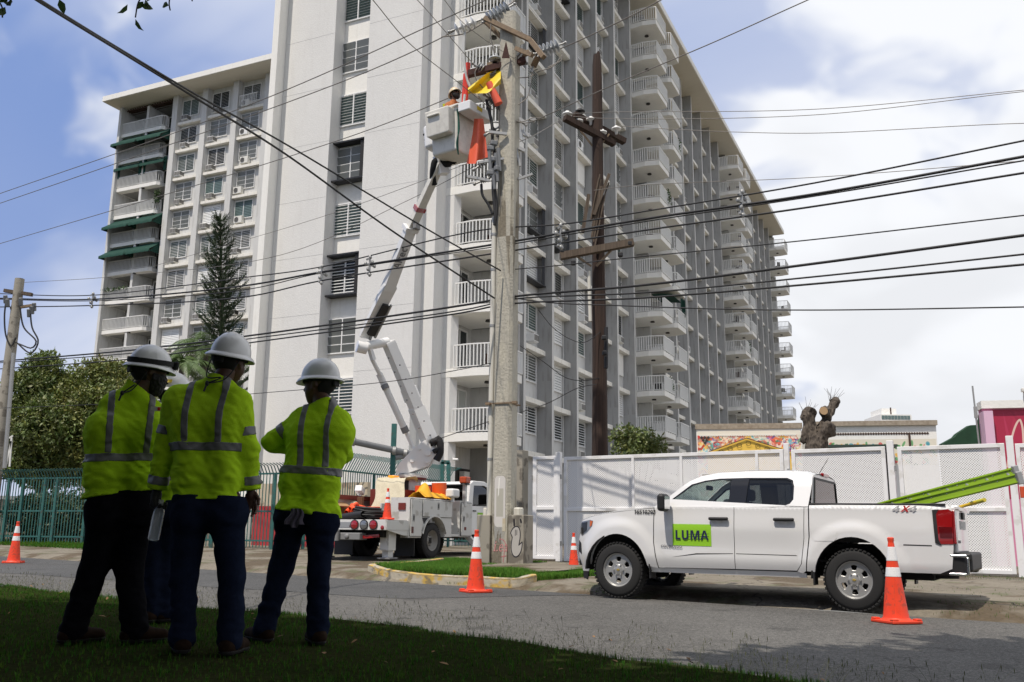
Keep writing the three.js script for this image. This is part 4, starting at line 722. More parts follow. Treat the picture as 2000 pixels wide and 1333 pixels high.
{
  const L0 = [new V3(-24.5, 0, -35.2), new V3(-16.99, 0, -32.29), new V3(-14.05, 0, -31.35), new V3(-7.07, 0, -27.65), new V3(-6.2, 0, -27.2)];
  const onL = (x) => { for (let i = 0; i < L0.length - 1; i++) { const a = L0[i], b = L0[i + 1]; const pa = 1000 + 1808 * a.x / -a.z, pb = 1000 + 1808 * b.x / -b.z; if (x >= pa && x <= pb) return a.clone().lerp(b, (x - pa) / (pb - pa)); } return L0[0].clone(); };
  tealFence('green picket fence with bent tips along the left roadside', L0, 2.2, [13, 40, 83, 106, 164, 300, 420, 526].map((x) => onL(x + 22).addScaledVector(CD, -.05)), .3);
  const R0 = [new V3(-6.2, 0, -28.4), new V3(-4.6, 0, -31.5), new V3(-2.4, 0, -36.0)];
  tealFence('green picket fence running back behind the bucket truck', R0, 2.45, [R0[0], R0[1]], .55, -1);
  const R1 = [new V3(-2.35, 0, -35.9), new V3(-.9, 0, -35.6), new V3(.3, 0, -35.4)];
  tealFence('green railing before the dark parking level beside the pole', R1, 2.2, [R1[0]], .25);
  const o = onGround(-3.3, -27.6), g = thing('gate_barrier', 'dark pipe barrier on a green post above the bucket truck', 'barrier', o), q = (x, y, z) => at(x, y, z).sub(o);
  new MB().rod(q(672, 859, 27), q(802, 887, 28.5), .10, .10, 14).build('pipe', P.poly, g); new MB().rod(q(770, 894, 28.2), q(812, 888, 28.6), .09, .09, 12).build('counterweight', P.poly, g); new MB().rbox(.15, 3.4, .15, .01, ...q(766, 938, 28.2).toArray()).build('post', P.teal, g); const cl = new MB(); for (const [x, y] of [[690, 863], [770, 881], [792, 886]]) cl.cyl(.13, .13, .1, ...q(x, y, 27 + (x - 672) / 90).toArray(), 0, 0, PI / 2 - .15); cl.build('clamp', P.galv, g);
  const gf = thing('metal_gate', 'tall green steel door frame beside the parking level', 'gate', onGround(-2.3, -34)), f = (x, y) => at(x, y, 34).sub(gf.position); const fm = new MB(); fm.bar(f(864, 903), f(863, 990), .14); fm.bar(f(876, 904), f(876, 990), .14); fm.bar(f(862, 903), f(878, 904), .14); fm.build('frame', P.teal, gf);
}
// ---- traffic cones
const coneTex = tex(256, .7, (u, v) => { const n = fbm(u, v, 6, 4, 503), d = sstep(.58, .74, fbm(u, v, 18, 4, 505)); return blend([.80, .055, .014].map((q) => q * (.85 + .25 * n)), [.30, .06, .035], d * .55); });
function makeCone(label, hgt, pos, turn, blackBase, cream) {
  const k = hgt / .914, t = thing('traffic_cone', label, 'traffic cone', pos, turn, 'orange traffic cones');
  const cone = mat({ map: coneTex, roughness: .5 }), cw = mat({ map: tex(256, .3, (u, v) => { const h = .72 + .16 * fbm(u, v, 40, 3, 501); const l = (u * 60 % 1 < .12 || v * 60 % 1 < .12) ? .88 : 1; return [h * l, h * l, h * l * (cream ? .92 : 1)]; }), roughness: .35 });
  new MB().rbox(.38 * k, .035 * k, .38 * k, .012, 0, .018 * k, 0).build('base', blackBase ? P.rubber : cone, t);
  const b = new MB(); for (const x of [-1, 1]) for (const z of [-1, 1]) b.rbox(.07 * k, .02, .07 * k, .008, x * .15 * k, .043 * k, z * .15 * k); b.build('foot', blackBase ? P.rubber : cone, t);
  const R = (y) => mix(.138, .032, (y - .035) / .82) * k;
  const pr = [[.16 * k, .034 * k], [.145 * k, .05 * k]]; for (let i = 0; i <= 10; i++) { const y = .06 + .79 * i / 10; pr.push([R(y), y * k]); } pr.push([.03 * k, .86 * k], [.034 * k, .875 * k], [.036 * k, .905 * k], [.028 * k, .914 * k], [.02 * k, .90 * k], [.018 * k, .80 * k]);
  new MB().lathe(pr, 0, 0, 0, 40).build('body', cone, t);
  const shellC = (y0, y1) => new MB().lathe([[R(y0) + .0005, y0 * k], [R(y0) + .003, (y0 + .004) * k], [R(y1) + .003, (y1 - .004) * k], [R(y1) + .0005, y1 * k]], 0, 0, 0, 40).build('reflective_collar', cw, t);
  shellC(.66, .81); shellC(.49, .59);
  return t;
}
makeCone('tall orange cone on the road by the pickup rear wheel', .914, onGround(4.23, -10.5, .002), .3, false);
makeCone('tall orange cone on the road before the kerbed island', .914, onGround(-.5, -14.25, .002), .5, false);
makeCone('tall orange cone at the far left road edge before the teal fence', .914, onGround(-11.1, -21.3, .002), .2, false);
makeCone('smaller orange cone with black base at the white gate, beyond the pickup nose', .711, onGround(1.27, -18.8, .002), .4, true);
// ================================================================ the white pickup
const font = await new FontLoader().loadAsync('fonts/droid/droid_sans_bold.typeface.json');
const textGeo = (s, size, depth = .003) => { const g = new TextGeometry(s, { font, size, depth, curveSegments: 4, bevelEnabled: false }); g.computeBoundingBox(); return g; };
const K = {
  paint: mat({ c: [.70, .70, .695], roughness: .32, clearcoat: 1, clearcoatRoughness: .04 }),
  black: mat({ c: [.014, .014, .015], roughness: .55 }),
  gloss: mat({ c: [.012, .012, .013], roughness: .12 }),
  under: mat({ c: [.010, .010, .010], roughness: .9 }),
  tyre: mat({ c: [.016, .016, .016], roughness: .85 }),
  steel: mat({ c: [.42, .42, .41], roughness: .38, metalness: .55 }),
  chrome: mat({ c: [.75, .75, .76], roughness: .12, metalness: 1 }),
  glass: mat({ c: [.62, .70, .67], roughness: .02, transmission: 1, thickness: 0 }),
  tint: mat({ c: [.16, .17, .17], roughness: .02, transmission: 1, thickness: 0 }),
  seat: mat({ c: [.028, .028, .03], roughness: .9 }),
  red: mat({ c: [.28, .008, .010], roughness: .12, clearcoat: 1 }),
  redDark: mat({ c: [.10, .004, .006], roughness: .15 }),
  amber: mat({ c: [.55, .10, .01], roughness: .15 }),
  lens: mat({ c: [.25, .26, .27], roughness: .08, metalness: .6 }),
  lime: mat({ c: [.28, .58, .025], roughness: .45 }),
  navy: mat({ c: [.012, .014, .06], roughness: .5 }),
  greyTxt: mat({ c: [.18, .18, .19], roughness: .5 }),
  redTxt: mat({ c: [.45, .02, .02], roughness: .5 }),
  gap: mat({ c: [.03, .03, .03], roughness: .9 }),
};
const WB = 3.30;
const truck = thing('pickup_truck', 'white crew cab pickup with a lime door badge, parked at the road edge', 'pickup truck', [4.29 + .0, groundH(4.29, -11.88), -11.88]);
truck.rotation.y = Math.atan2(1.74, -2.72) + .04; truck.rotation.z = .012; truck.scale.x = .968;
// local: +x forward, y up, the near (left) side lies at z = -(half width); shift so that the near wheels stand at z = 0
const cabin = new THREE.Vector3(0, 0, .90);
function hw(x, y) {
  let w = .925 - .10 * sstep(.62, .30, y) * .7 - .025 * sstep(.95, 1.28, y) - .010 * sstep(1.0, .74, y) * sstep(.45, .74, y) * sstep(.45, .9, x) * sstep(2.75, 2.3, x);
  if (y > 1.27) w = .895 - (y - 1.27) * .40 - .10 * sstep(1.55, 1.85, y);
  w -= .30 * Math.pow(clamp((x - 3.15) / .95), 2.4) + .05 * Math.pow(clamp((-.7 - x) / .6), 2);
  if (y < 1.25) for (const xc of [0, WB]) { const r = Math.hypot(x - xc, (y - .42) * 1.02); w += .028 * sstep(.74, .56, r) * sstep(.2, .45, y); }
  return w;
}
function side(name, pts, m, parent, { holes = [], off = 0, roll = .028, tess = .036, both = true } = {}) {
  const out = [];
  for (const s of both ? [-1, 1] : [-1]) {
    const sh = new THREE.Shape(pts.map((p) => new THREE.Vector2(...p))); for (const h of holes) sh.holes.push(new THREE.Path(h.map((p) => new THREE.Vector2(...p))));
    const g = new TessellateModifier(tess, 9).modify(new THREE.ShapeGeometry(sh)), p = g.attributes.position, n = new Float32Array(p.count * 3);
    for (let i = 0; i < p.count; i++) { const x = p.getX(i), y = p.getY(i), e = .01, dx = (hw(x + e, y) - hw(x - e, y)) / (2 * e), dy = (hw(x, y + e) - hw(x, y - e)) / (2 * e), v = new V3(-dx, -dy, 1).normalize(); p.setZ(i, s * (hw(x, y) + off)); n[3 * i] = v.x; n[3 * i + 1] = v.y; n[3 * i + 2] = s * v.z; }
    g.setAttribute('normal', new THREE.BufferAttribute(n, 3));
    const flip = (q) => { if (s > 0) return q; for (const k of ['position', 'normal', 'uv']) { const a = q.attributes[k], z = a.itemSize; for (let i = 0; i < a.count; i += 3) for (let c = 0; c < z; c++) { const t = a.array[(i + 1) * z + c]; a.array[(i + 1) * z + c] = a.array[(i + 2) * z + c]; a.array[(i + 2) * z + c] = t; } } return q; };
    const parts = [flip(plain(uvBox(g)))];
    if (roll) for (const ring of [pts, ...holes]) { const q = []; for (let i = 0; i < ring.length; i++) { const a = ring[i], b = ring[(i + 1) % ring.length], k = Math.max(1, Math.ceil(Math.hypot(b[0] - a[0], b[1] - a[1]) / .12)); for (let j = 0; j < k; j++) q.push([mix(a[0], b[0], j / k), mix(a[1], b[1], j / k)]); }
      const v = []; for (let i = 0; i < q.length; i++) { const a = q[i], b = q[(i + 1) % q.length]; const P0 = [a[0], a[1], s * (hw(...a) + off)], P1 = [b[0], b[1], s * (hw(...b) + off)], P2 = [b[0], b[1], s * (hw(...b) + off - roll)], P3 = [a[0], a[1], s * (hw(...a) + off - roll)]; v.push(...P0, ...P1, ...P2, ...P0, ...P2, ...P3); }
      const e = new THREE.BufferGeometry(); e.setAttribute('position', new THREE.Float32BufferAttribute(v, 3)); e.computeVertexNormals(); parts.push(plain(uvBox(e))); }
    const mesh = meshOf(name, mergeGeometries(parts), m, parent); mesh.position.copy(cabin); out.push(mesh);
  }
  return out;
}
const arc = (cx, cy, rx, ry, a0, a1, n = 14) => { const r = []; for (let i = 0; i <= n; i++) { const a = mix(a0, a1, i / n); r.push([cx + rx * Math.cos(a), cy + ry * Math.sin(a)]); } return r; };
const D2 = PI / 180;
const archF = arc(WB, .38, .475, .505, 171 * D2, 12 * D2, 18), archR = arc(0, .38, .49, .53, 171 * D2, 9 * D2, 18);
// panels
side('front_fender', [[2.735, 1.245], [2.735, .78], [2.675, .43], ...archF.slice().map((p) => p), [3.86, .34], [3.99, .34], [4.04, .45], [4.06, .62], [4.05, .80], [4.02, .88], [4.015, 1.03], [3.97, 1.065], [3.80, 1.115], [3.50, 1.165], [3.0, 1.225]].reverse(), K.paint, truck);
const doorF = side('front_door', [[2.722, 1.262], [2.722, .78], [2.662, .44], [1.555, .46], [1.552, 1.268]], K.paint, truck);
const doorR = side('rear_door', [[1.543, 1.268], [1.546, .46], [.72, .47], [.655, .56], [.61, .88], [.60, 1.272]], K.paint, truck);
side('cab_corner', [[.592, 1.272], [.602, .88], [.645, .56], [.715, .46], [.64, .44], [.60, .47], [.545, .9], [.545, 1.272]], K.paint, truck);
side('rocker_panel', [[2.83, .452], [2.66, .435], [.70, .455], [.60, .44], [.60, .385], [2.80, .375]], K.paint, truck, { off: -.015 });
side('bed_side', [[.530, 1.300], [.530, .9], [.585, .47], ...archR.slice().reverse(), [-.58, .50], [-1.02, .50], [-1.16, .56], [-1.19, .80], [-1.20, 1.285], [-1.12, 1.325], [-.3, 1.315]], K.paint, truck);
// cab upper: white frame with one long opening, black pillars, glass
const frontWin = [[2.52, 1.275], [2.44, 1.38], [2.18, 1.565], [2.00, 1.615], [1.80, 1.638], [1.625, 1.645], [1.635, 1.285]], rearWin = [[1.395, 1.290], [1.375, 1.650], [.86, 1.645], [.79, 1.615], [.765, 1.55], [.765, 1.385], [.80, 1.335], [.87, 1.305]];
const band = [[2.56, 1.255], [2.47, 1.375], [2.20, 1.582], [2.01, 1.635], [1.80, 1.662], [1.375, 1.670], [.85, 1.665], [.765, 1.63], [.742, 1.55], [.742, 1.375], [.785, 1.318], [.87, 1.286]];
side('cab_frame', [[2.74, 1.262], [2.60, 1.345], [2.45, 1.465], [2.24, 1.625], [2.08, 1.702], [1.85, 1.745], [1.45, 1.765], [.95, 1.765], [.62, 1.745], [.50, 1.70], [.515, 1.5], [.545, 1.282]].reverse(), K.paint, truck, { holes: [band] });
side('window_trim', band, K.gloss, truck, { holes: [frontWin, rearWin], off: -.004, roll: .02 });
side('window', frontWin, K.glass, truck, { off: -.016, roll: 0 }); side('window', rearWin, K.tint, truck, { off: -.016, roll: 0 });
const shut = (name, pts, off, m) => side(name, pts, m, truck, { off, roll: .01, tess: .2 });
shut('shut_line', [[2.737, 1.25], [2.737, .78], [2.677, .43], [2.660, .43], [2.720, .78], [2.720, 1.25]], -.012, K.gap); shut('shut_line', [[1.557, 1.26], [1.557, .46], [1.540, .46], [1.540, 1.26]], -.012, K.gap); shut('shut_line', [[.612, 1.27], [.618, .88], [.66, .56], [.725, .46], [.71, .455], [.64, .56], [.597, .88], [.588, 1.27]], -.012, K.gap);
// door handles, mirrors
for (const [x, s] of [[1.76, -1], [.86, -1], [1.76, 1], [.86, 1]]) { const h = new THREE.Group(); h.name = 'door_handle'; truck.add(h); h.position.set(x, 1.10, cabin.z + s * hw(x, 1.1)); new MB().rbox(.28, .045, .05, .02, 0, .012, s * .035).build('grip', K.black, h); new MB().ball(.06, 0, -.025, s * -.012, 1.1, .8, .35).build('recess', K.paint, h); }
for (const s of [-1, 1]) { const g = new THREE.Group(); g.name = 'mirror'; truck.add(g); g.position.set(2.52, 1.30, cabin.z + s * .90); const m = new MB(); m.add(new RoundedBoxGeometry(.12, .24, .24, 3, .05), M4(0, .02, s * .17)); m.rbox(.06, .05, .14, .015, .03, -.07, s * .04); m.build('housing', K.black, g); new MB().add(new THREE.PlaneGeometry(.2, .17), M4(-.062, .02, s * .17, 0, -PI / 2)).build('glass', K.chrome, g); }
// top surfaces between the two sides
function span(name, prof, m, { crown = .04, n = 14, inset = 0, y = null } = {}) { // prof: [x, y] along the length, swept across the width
  const p = [], ix = []; for (const [x, yy, k] of prof) { const w = hw(x, yy) - inset; for (let j = 0; j <= n; j++) { const t = j / n * 2 - 1; p.push(x + (k ?? 0) * (1 - t * t), yy + crown * (1 - Math.pow(Math.abs(t), 2.6)), t * w); } }
  for (let i = 0; i < prof.length - 1; i++) for (let j = 0; j < n; j++) { const a = i * (n + 1) + j; ix.push(a, a + 1, a + n + 1, a + 1, a + n + 2, a + n + 1); }
  const g = new THREE.BufferGeometry(); g.setAttribute('position', new THREE.Float32BufferAttribute(p, 3)); g.setIndex(ix); g.computeVertexNormals(); const q = meshOf(name, uvBox(g.toNonIndexed()), m, truck); q.position.copy(cabin); return q;
}
span('hood', [[2.66, 1.262, .05], [3.0, 1.228, .05], [3.3, 1.195, .06], [3.5, 1.166, .08], [3.8, 1.117, .10], [3.97, 1.066, .12], [4.01, 1.035, .13]], K.paint, { crown: .055 });
span('windshield', [[2.72, 1.268, .10], [2.58, 1.37, .09], [2.43, 1.485, .09], [2.27, 1.61, .08], [2.12, 1.695, .07]], K.glass, { crown: .012, inset: .03 });
span('roof', [[2.14, 1.69, .07], [2.0, 1.722], [1.85, 1.745], [1.45, 1.766], [.95, 1.766], [.62, 1.746], [.50, 1.702]], K.paint, { crown: .035 });
span('grille', [[4.015, 1.03, .13], [4.03, .88, .15], [4.06, .72, .16]], K.gloss, { crown: 0 }); span('front_bumper', [[4.06, .72, .16], [4.07, .6, .17], [4.04, .45, .16], [3.98, .34, .12]], K.black, { crown: 0 });
side('lower_grille_trim', [[3.98, .58], [4.058, .62], [4.05, .78], [4.0, .74]], K.black, truck, { off: .006, roll: .02 });
side('air_dam', [[3.84, .40], [3.93, .36], [4.0, .345], [3.99, .24], [3.90, .22]], K.black, truck, { off: -.004 });
// headlights
side('headlight', [[3.74, 1.062], [3.80, 1.075], [3.99, 1.048], [4.012, 1.02], [4.012, .875], [3.98, .845], [3.86, .90], [3.76, .985]], K.lens, truck, { off: .005, roll: .02 });
side('turn_lamp', [[3.745, 1.055], [3.80, 1.066], [3.80, .975], [3.765, .995]], K.amber, truck, { off: .009, roll: .01 });
side('headlight_bezel', [[3.86, 1.045], [3.995, 1.03], [3.995, .885], [3.97, .87], [3.87, .92]], K.gloss, truck, { off: .0095, roll: .01 });
// cab back with its window, bed, tailgate
{ const m = new MB(); const back = (name, pts, mm, dx = 0) => { const sh = new THREE.Shape(pts.map((p) => new THREE.Vector2(...p))); const g = new THREE.ShapeGeometry(sh); const q = meshOf(name, uvBox(plain(g)), mm, truck); q.rotation.y = -PI / 2; q.position.set(.505 + dx, 0, cabin.z); return q; };
  back('cab_back', [[-.88, .6], [.88, .6], [.885, 1.27], [.74, 1.66], [.70, 1.70], [0, 1.735], [-.70, 1.70], [-.74, 1.66], [-.885, 1.27]], K.paint); back('rear_window', [[-.72, 1.305], [.72, 1.305], [.63, 1.655], [-.63, 1.655]], K.tint, -.006);
  const t = new MB(); t.box(.012, .03, 1.46, .500, 1.295, cabin.z); t.box(.012, .03, 1.28, .500, 1.66, cabin.z); for (const s of [-1, 1]) t.bar(new V3(.5, 1.3, cabin.z + s * .73), new V3(.5, 1.66, cabin.z + s * .64), .03, .012); t.build('window_seal', K.black, truck);
  new MB().rbox(.05, .05, .34, .015, .50, 1.735, cabin.z).build('brake_lamp', K.red, truck);
  const an = new MB(); an.rod(new V3(.72, 1.76, cabin.z + .55), new V3(.55, 2.02, cabin.z + .55), .006, .003, 6); an.cyl(.02, .028, .03, .72, 1.775, cabin.z + .55); an.build('antenna', K.black, truck);
}
{ const b = new MB(); b.box(1.68, .04, 1.5, -.33, .86, cabin.z); for (const s of [-1, 1]) b.box(1.68, .45, .03, -.33, 1.08, cabin.z + s * .74); b.box(.03, .5, 1.6, .49, 1.06, cabin.z); b.build('bed', K.black, truck);
  for (const s of [-1, 1]) { const r = new MB(); r.rbox(1.66, .022, .13, .008, -.30, 1.318, cabin.z + s * .82); r.build('rail_cap', K.black, truck); }
  const tg = new THREE.Group(); tg.name = 'tailgate'; truck.add(tg); tg.position.set(-1.2, 0, cabin.z);
  const m = new MB(); m.rbox(.07, .56, 1.58, .03, 0, 1.02, 0); m.rbox(.10, .06, 1.56, .02, -.02, 1.28, 0); m.build('panel', K.paint, tg); new MB().rbox(.03, .09, .26, .012, -.045, 1.2, 0).build('handle', K.black, tg);
  const tt = textGeo('CHEVROLET', .105, .004), w = tt.boundingBox.max.x; const tm = meshOf('lettering', uvBox(plain(tt)), mat({ c: [.62, .62, .62], roughness: .5 }), tg); tm.rotation.y = -PI / 2; tm.position.set(-.037, 1.03, -w / 2);
  const t2 = textGeo('COLORADO', .035, .003); const q = meshOf('lettering', uvBox(plain(t2)), K.greyTxt, tg); q.rotation.y = -PI / 2; q.position.set(-.037, .86, -.72);
  const pl = new MB(); pl.rbox(.02, .13, .31, .01, -.09, .66, 0); pl.build('license_plate', K.steel, tg);
  const bp = new MB(); bp.rbox(.20, .10, 1.56, .03, -1.28, .70, cabin.z); bp.rbox(.16, .2, 1.5, .04, -1.30, .62, cabin.z); bp.build('rear_bumper', K.black, truck);
  for (const s of [-1, 1]) { const e = new MB(); e.add(new RoundedBoxGeometry(.42, .24, .10, 3, .04), M4(-1.12, .60, cabin.z + s * .83, 0, s * -.10)); e.build('bumper_end', K.black, truck); const c = new MB(); c.rbox(.30, .03, .025, .01, -1.18, .715, cabin.z + s * .885); c.rbox(.20, .03, .025, .01, -1.22, .50, cabin.z + s * .88); c.rbox(.03, .20, .30, .01, -1.335, .6, cabin.z + s * .70); c.build('bumper_trim', K.chrome, truck); }
}
side('tail_lamp', [[-.985, 1.245], [-1.0, .87], [-1.05, .845], [-1.195, .85], [-1.20, 1.235], [-1.16, 1.262]], K.red, truck, { off: .007, roll: .03 });
side('tail_lamp_bezel', [[-.975, 1.25], [-.99, .86], [-1.045, .835], [-1.06, .835], [-1.03, .90], [-1.02, 1.20], [-1.05, 1.258]], K.black, truck, { off: .010, roll: .012 });
side('lamp_lens', [[-1.04, 1.05], [-1.19, 1.05], [-1.19, .92], [-1.05, .92]], K.redDark, truck, { off: .011, roll: .01 });
for (const s of [-1, 1]) { const m = new MB(); m.rbox(.035, .40, .14, .012, -1.212, 1.05, cabin.z + s * .80); m.build('tail_lamp', K.red, truck); }
side('fuel_door', [[.46, 1.03], [.50, .98], [.50, .90], [.47, .85], [.22, .85], [.18, .89], [.18, .97], [.22, 1.03]].reverse(), K.paint, truck, { off: .0035, roll: .008, both: false });
for (const q of [[[2.45, .588], [2.1, .632], [1.57, .655], [1.57, .662], [2.1, .648]], [[1.53, .655], [.70, .655], [.72, .664], [1.53, .663]]]) side('body_crease', q, K.gap, truck, { off: .0015, roll: .003, both: false });
side('body_crease', [[-.62, .835], [-.95, .832], [-.95, .818], [-.62, .820]], K.gap, truck, { off: .0015, roll: .004 });
// wheels
function wheel(parent, x, z, out, R = .385, W = .255) {
  const g = new THREE.Group(); g.name = 'wheel'; g.position.set(x, R, z); g.rotation.x = out < 0 ? 0 : PI; parent.add(g); // face towards -z
  const t = new MB(), h = W / 2, pr = [[.225, -h + .03], [.232, -h + .005], [.25, -h], [R - .06, -h + .004], [R - .028, -h + .022], [R - .006, -h + .055], [R, -h + .08], [R, h - .08], [R - .006, h - .055], [R - .028, h - .022], [R - .06, h - .004], [.25, h], [.225, h - .03]];
  t.lathe(pr, 0, 0, 0, 48, M4(0, 0, 0, PI / 2)); for (let i = 0; i < 44; i++) { const a = i / 44 * 2 * PI; for (const s of [-1, 1]) t.add(new RoundedBoxGeometry(.036, .02, .08, 1, .004), M4(Math.cos(a + s * .03) * (R - .0085), Math.sin(a + s * .03) * (R - .0085), s * .078, 0, 0, a - PI / 2)); }
  t.build('tyre', K.tyre, g);
  const rim = new THREE.Group(); rim.name = 'rim'; g.add(rim);
  const sh = new THREE.Shape(); sh.absarc(0, 0, .222, 0, 2 * PI);
  for (let i = 0; i < 6; i++) { const a = i / 6 * 2 * PI + PI / 6, p = new THREE.Path(), pts = []; for (const [r, w] of [[.115, -.21], [.125, -.25], [.168, -.27], [.182, -.20], [.186, 0], [.182, .20], [.168, .27], [.125, .25], [.115, .21], [.11, 0]]) pts.push(new THREE.Vector2(r * Math.cos(a + w * 1.0), r * Math.sin(a + w * 1.0))); p.setFromPoints(pts); sh.holes.push(p); }
  const d = new MB(); const eg = new THREE.ExtrudeGeometry(sh, { depth: .012, bevelEnabled: true, bevelSize: .006, bevelThickness: .008, bevelSegments: 2, curveSegments: 32 }); d.add(eg, M4(0, 0, -h + .055)); d.lathe([[.200, h * .6], [.205, -h + .06], [.222, -h + .022], [.236, -h + .008], [.240, -h + .004], [.232, -h + .03], [.215, -h + .08], [.215, h * .6]], 0, 0, 0, 40, M4(0, 0, 0, PI / 2)); d.build('disc', K.steel, rim);
  const c = new MB(); c.lathe([[.088, .05], [.086, .015], [.075, 0], [.055, -.012], [0, -.016]].map(([r, y]) => [r, y]), 0, 0, 0, 24, M4(0, 0, -h + .04, PI / 2)); for (let i = 0; i < 6; i++) { const a = i / 6 * 2 * PI; c.cyl(.012, .012, .03, Math.cos(a) * .075, Math.sin(a) * .075, -h + .035, PI / 2); } c.build('hub_cap', K.steel, rim);
  new MB().rbox(.05, .016, .004, .003, 0, 0, -h + .02).build('emblem', mat({ c: [.5, .36, .08], roughness: .3, metalness: .5 }), rim); new MB().rbox(.02, .03, .004, .003, 0, 0, -h + .0195).build('emblem', mat({ c: [.5, .36, .08], roughness: .3, metalness: .5 }), rim);
  new MB().cyl(.16, .16, .04, 0, 0, .01, PI / 2).build('brake_disc', K.under, rim); return g;
}
for (const x of [0, WB]) { wheel(truck, x, cabin.z - .79, -1); wheel(truck, x, cabin.z + .79, 1); }
// underbody, wheel wells
{ const u = new MB(); u.box(4.6, .16, 1.0, 1.4, .48, cabin.z); u.box(2.1, .34, 1.6, 1.65, .62, cabin.z); u.box(1.0, .5, 1.5, 3.3, .86, cabin.z); u.box(.5, .4, 1.3, 3.8, .62, cabin.z); u.box(1.5, .28, 1.2, -.35, .68, cabin.z); u.rod(new V3(0, .385, cabin.z - .7), new V3(0, .385, cabin.z + .7), .06); u.ball(.16, 0, .385, cabin.z, 1, .9, .8); u.rod(new V3(WB, .385, cabin.z - .7), new V3(WB, .385, cabin.z + .7), .05); u.cyl(.30, .30, .2, -.85, .52, cabin.z, 0, 0, 0); u.build('underbody', K.under, truck);
  const w = new MB(); for (const [x, r] of [[0, .53], [WB, .51]]) for (const s of [-1, 1]) { const p = arc(0, 0, r, r, 0, PI, 14); for (let i = 0; i < p.length - 1; i++) { const a = p[i], b = p[i + 1]; w.bar(new V3(x + a[0], .38 + a[1], cabin.z + s * .69), new V3(x + b[0], .38 + b[1], cabin.z + s * .69), .47, .02); } } w.build('wheel_well', K.under, truck);
  const f = new MB(); for (const s of [-1, 1]) { f.box(.02, .24, .24, -.52, .42, cabin.z + s * .80); f.box(.02, .2, .2, .50, .40, cabin.z + s * .82); f.box(.02, .22, .2, 2.80, .40, cabin.z + s * .80); } f.build('mud_flap', K.black, truck);
}
// interior
{ for (const [x, z] of [[1.98, -.38], [1.98, .38], [1.02, -.40], [1.02, .40], [1.02, 0]]) { const s = new THREE.Group(); s.name = 'seat'; s.position.set(x, .62, cabin.z + z); truck.add(s); const c = new MB(); c.rbox(.5, .18, .5, .06, .1, .12, 0); c.rbox(.16, .62, .48, .06, -.2, .46, 0, 0, 0, .18); c.rbox(.10, .17, .26, .04, -.29, .86, 0); c.build('cushion', K.seat, s); }
  const d = new MB(); d.rbox(.42, .22, 1.5, .06, 2.55, 1.14, cabin.z); d.rbox(.2, .3, 1.4, .05, 2.6, .95, cabin.z); d.box(2.3, .03, 1.5, 1.5, .6, cabin.z); d.build('dashboard', K.seat, truck);
  const w = new MB(); w.add(new THREE.TorusGeometry(.18, .017, 8, 28), M4(2.28, 1.16, cabin.z - .38, 0, PI / 2, 0)); w.bar(new V3(2.28, 1.16, cabin.z - .55), new V3(2.28, 1.16, cabin.z - .21), .04, .03); w.rod(new V3(2.28, 1.16, cabin.z - .38), new V3(2.5, 1.08, cabin.z - .38), .03); w.build('steering_wheel', K.black, truck);
  new MB().rbox(.04, .07, .24, .02, 2.2, 1.57, cabin.z).build('rear_view_mirror', K.black, truck);
  const hl = new MB(); hl.box(1.5, .02, 1.2, 1.35, 1.72, cabin.z); hl.build('headliner', mat({ c: [.35, .34, .32], roughness: .95 }), truck);
  const bp = new MB(); for (const s of [-1, 1]) bp.box(.2, .5, .04, 1.5, 1.45, cabin.z + s * .66, 0, s * -.28); bp.build('inner_pillar', K.seat, truck);
}
// lettering on the near side
{ const zAt = (x, y, e = .004) => cabin.z - hw(x, y) - e;
  const dg = new THREE.Group(); dg.name = 'door_badge'; truck.add(dg);
  const plate = [[2.44, 1.035], [1.875, 1.035], [1.875, .745], [2.44, .745]]; const [pm] = side('plate', plate, K.lime, dg, { off: .004, roll: .003, both: false });
  const put = (s, size, x, y, m, parent, sx = 1, slant = 0, e = .011) => { const g = textGeo(s, size, .0015); const p = g.attributes.position, q = plain(g); if (slant) q.applyMatrix4(new THREE.Matrix4().makeShear(0, 0, slant, 0, 0, 0)); q.scale(sx, 1, 1); const o = meshOf('lettering', uvBox(q), m, parent); o.rotation.y = PI; o.position.set(x, y, zAt(x - .1, y + size * .4, e)); return o; };
  put('LUMA', .125, 2.41, .828, K.navy, dg, 1.02);
  const ln = new MB(); for (let i = 0; i < 3; i++) ln.box(.30, .004, .002, 2.06, .852 + i * .03, zAt(2.16, .88, .0100), 0, 0, -.03); ln.build('stripe', K.lime, dg);
  put('16510292', .058, 3.04, 1.165, K.black, truck, .95, .15, .012);
  put('COLORADO', .034, 2.62, .715, K.greyTxt, truck, 1.25);
  put('4', .075, -.50, 1.225, mat({ c: [.45, .45, .46], roughness: .4 }), truck, 1.5, .3); put('X', .075, -.605, 1.225, K.redTxt, truck, 1.5, .3); put('4', .075, -.70, 1.225, mat({ c: [.45, .45, .46], roughness: .4 }), truck, 1.5, .3);
}
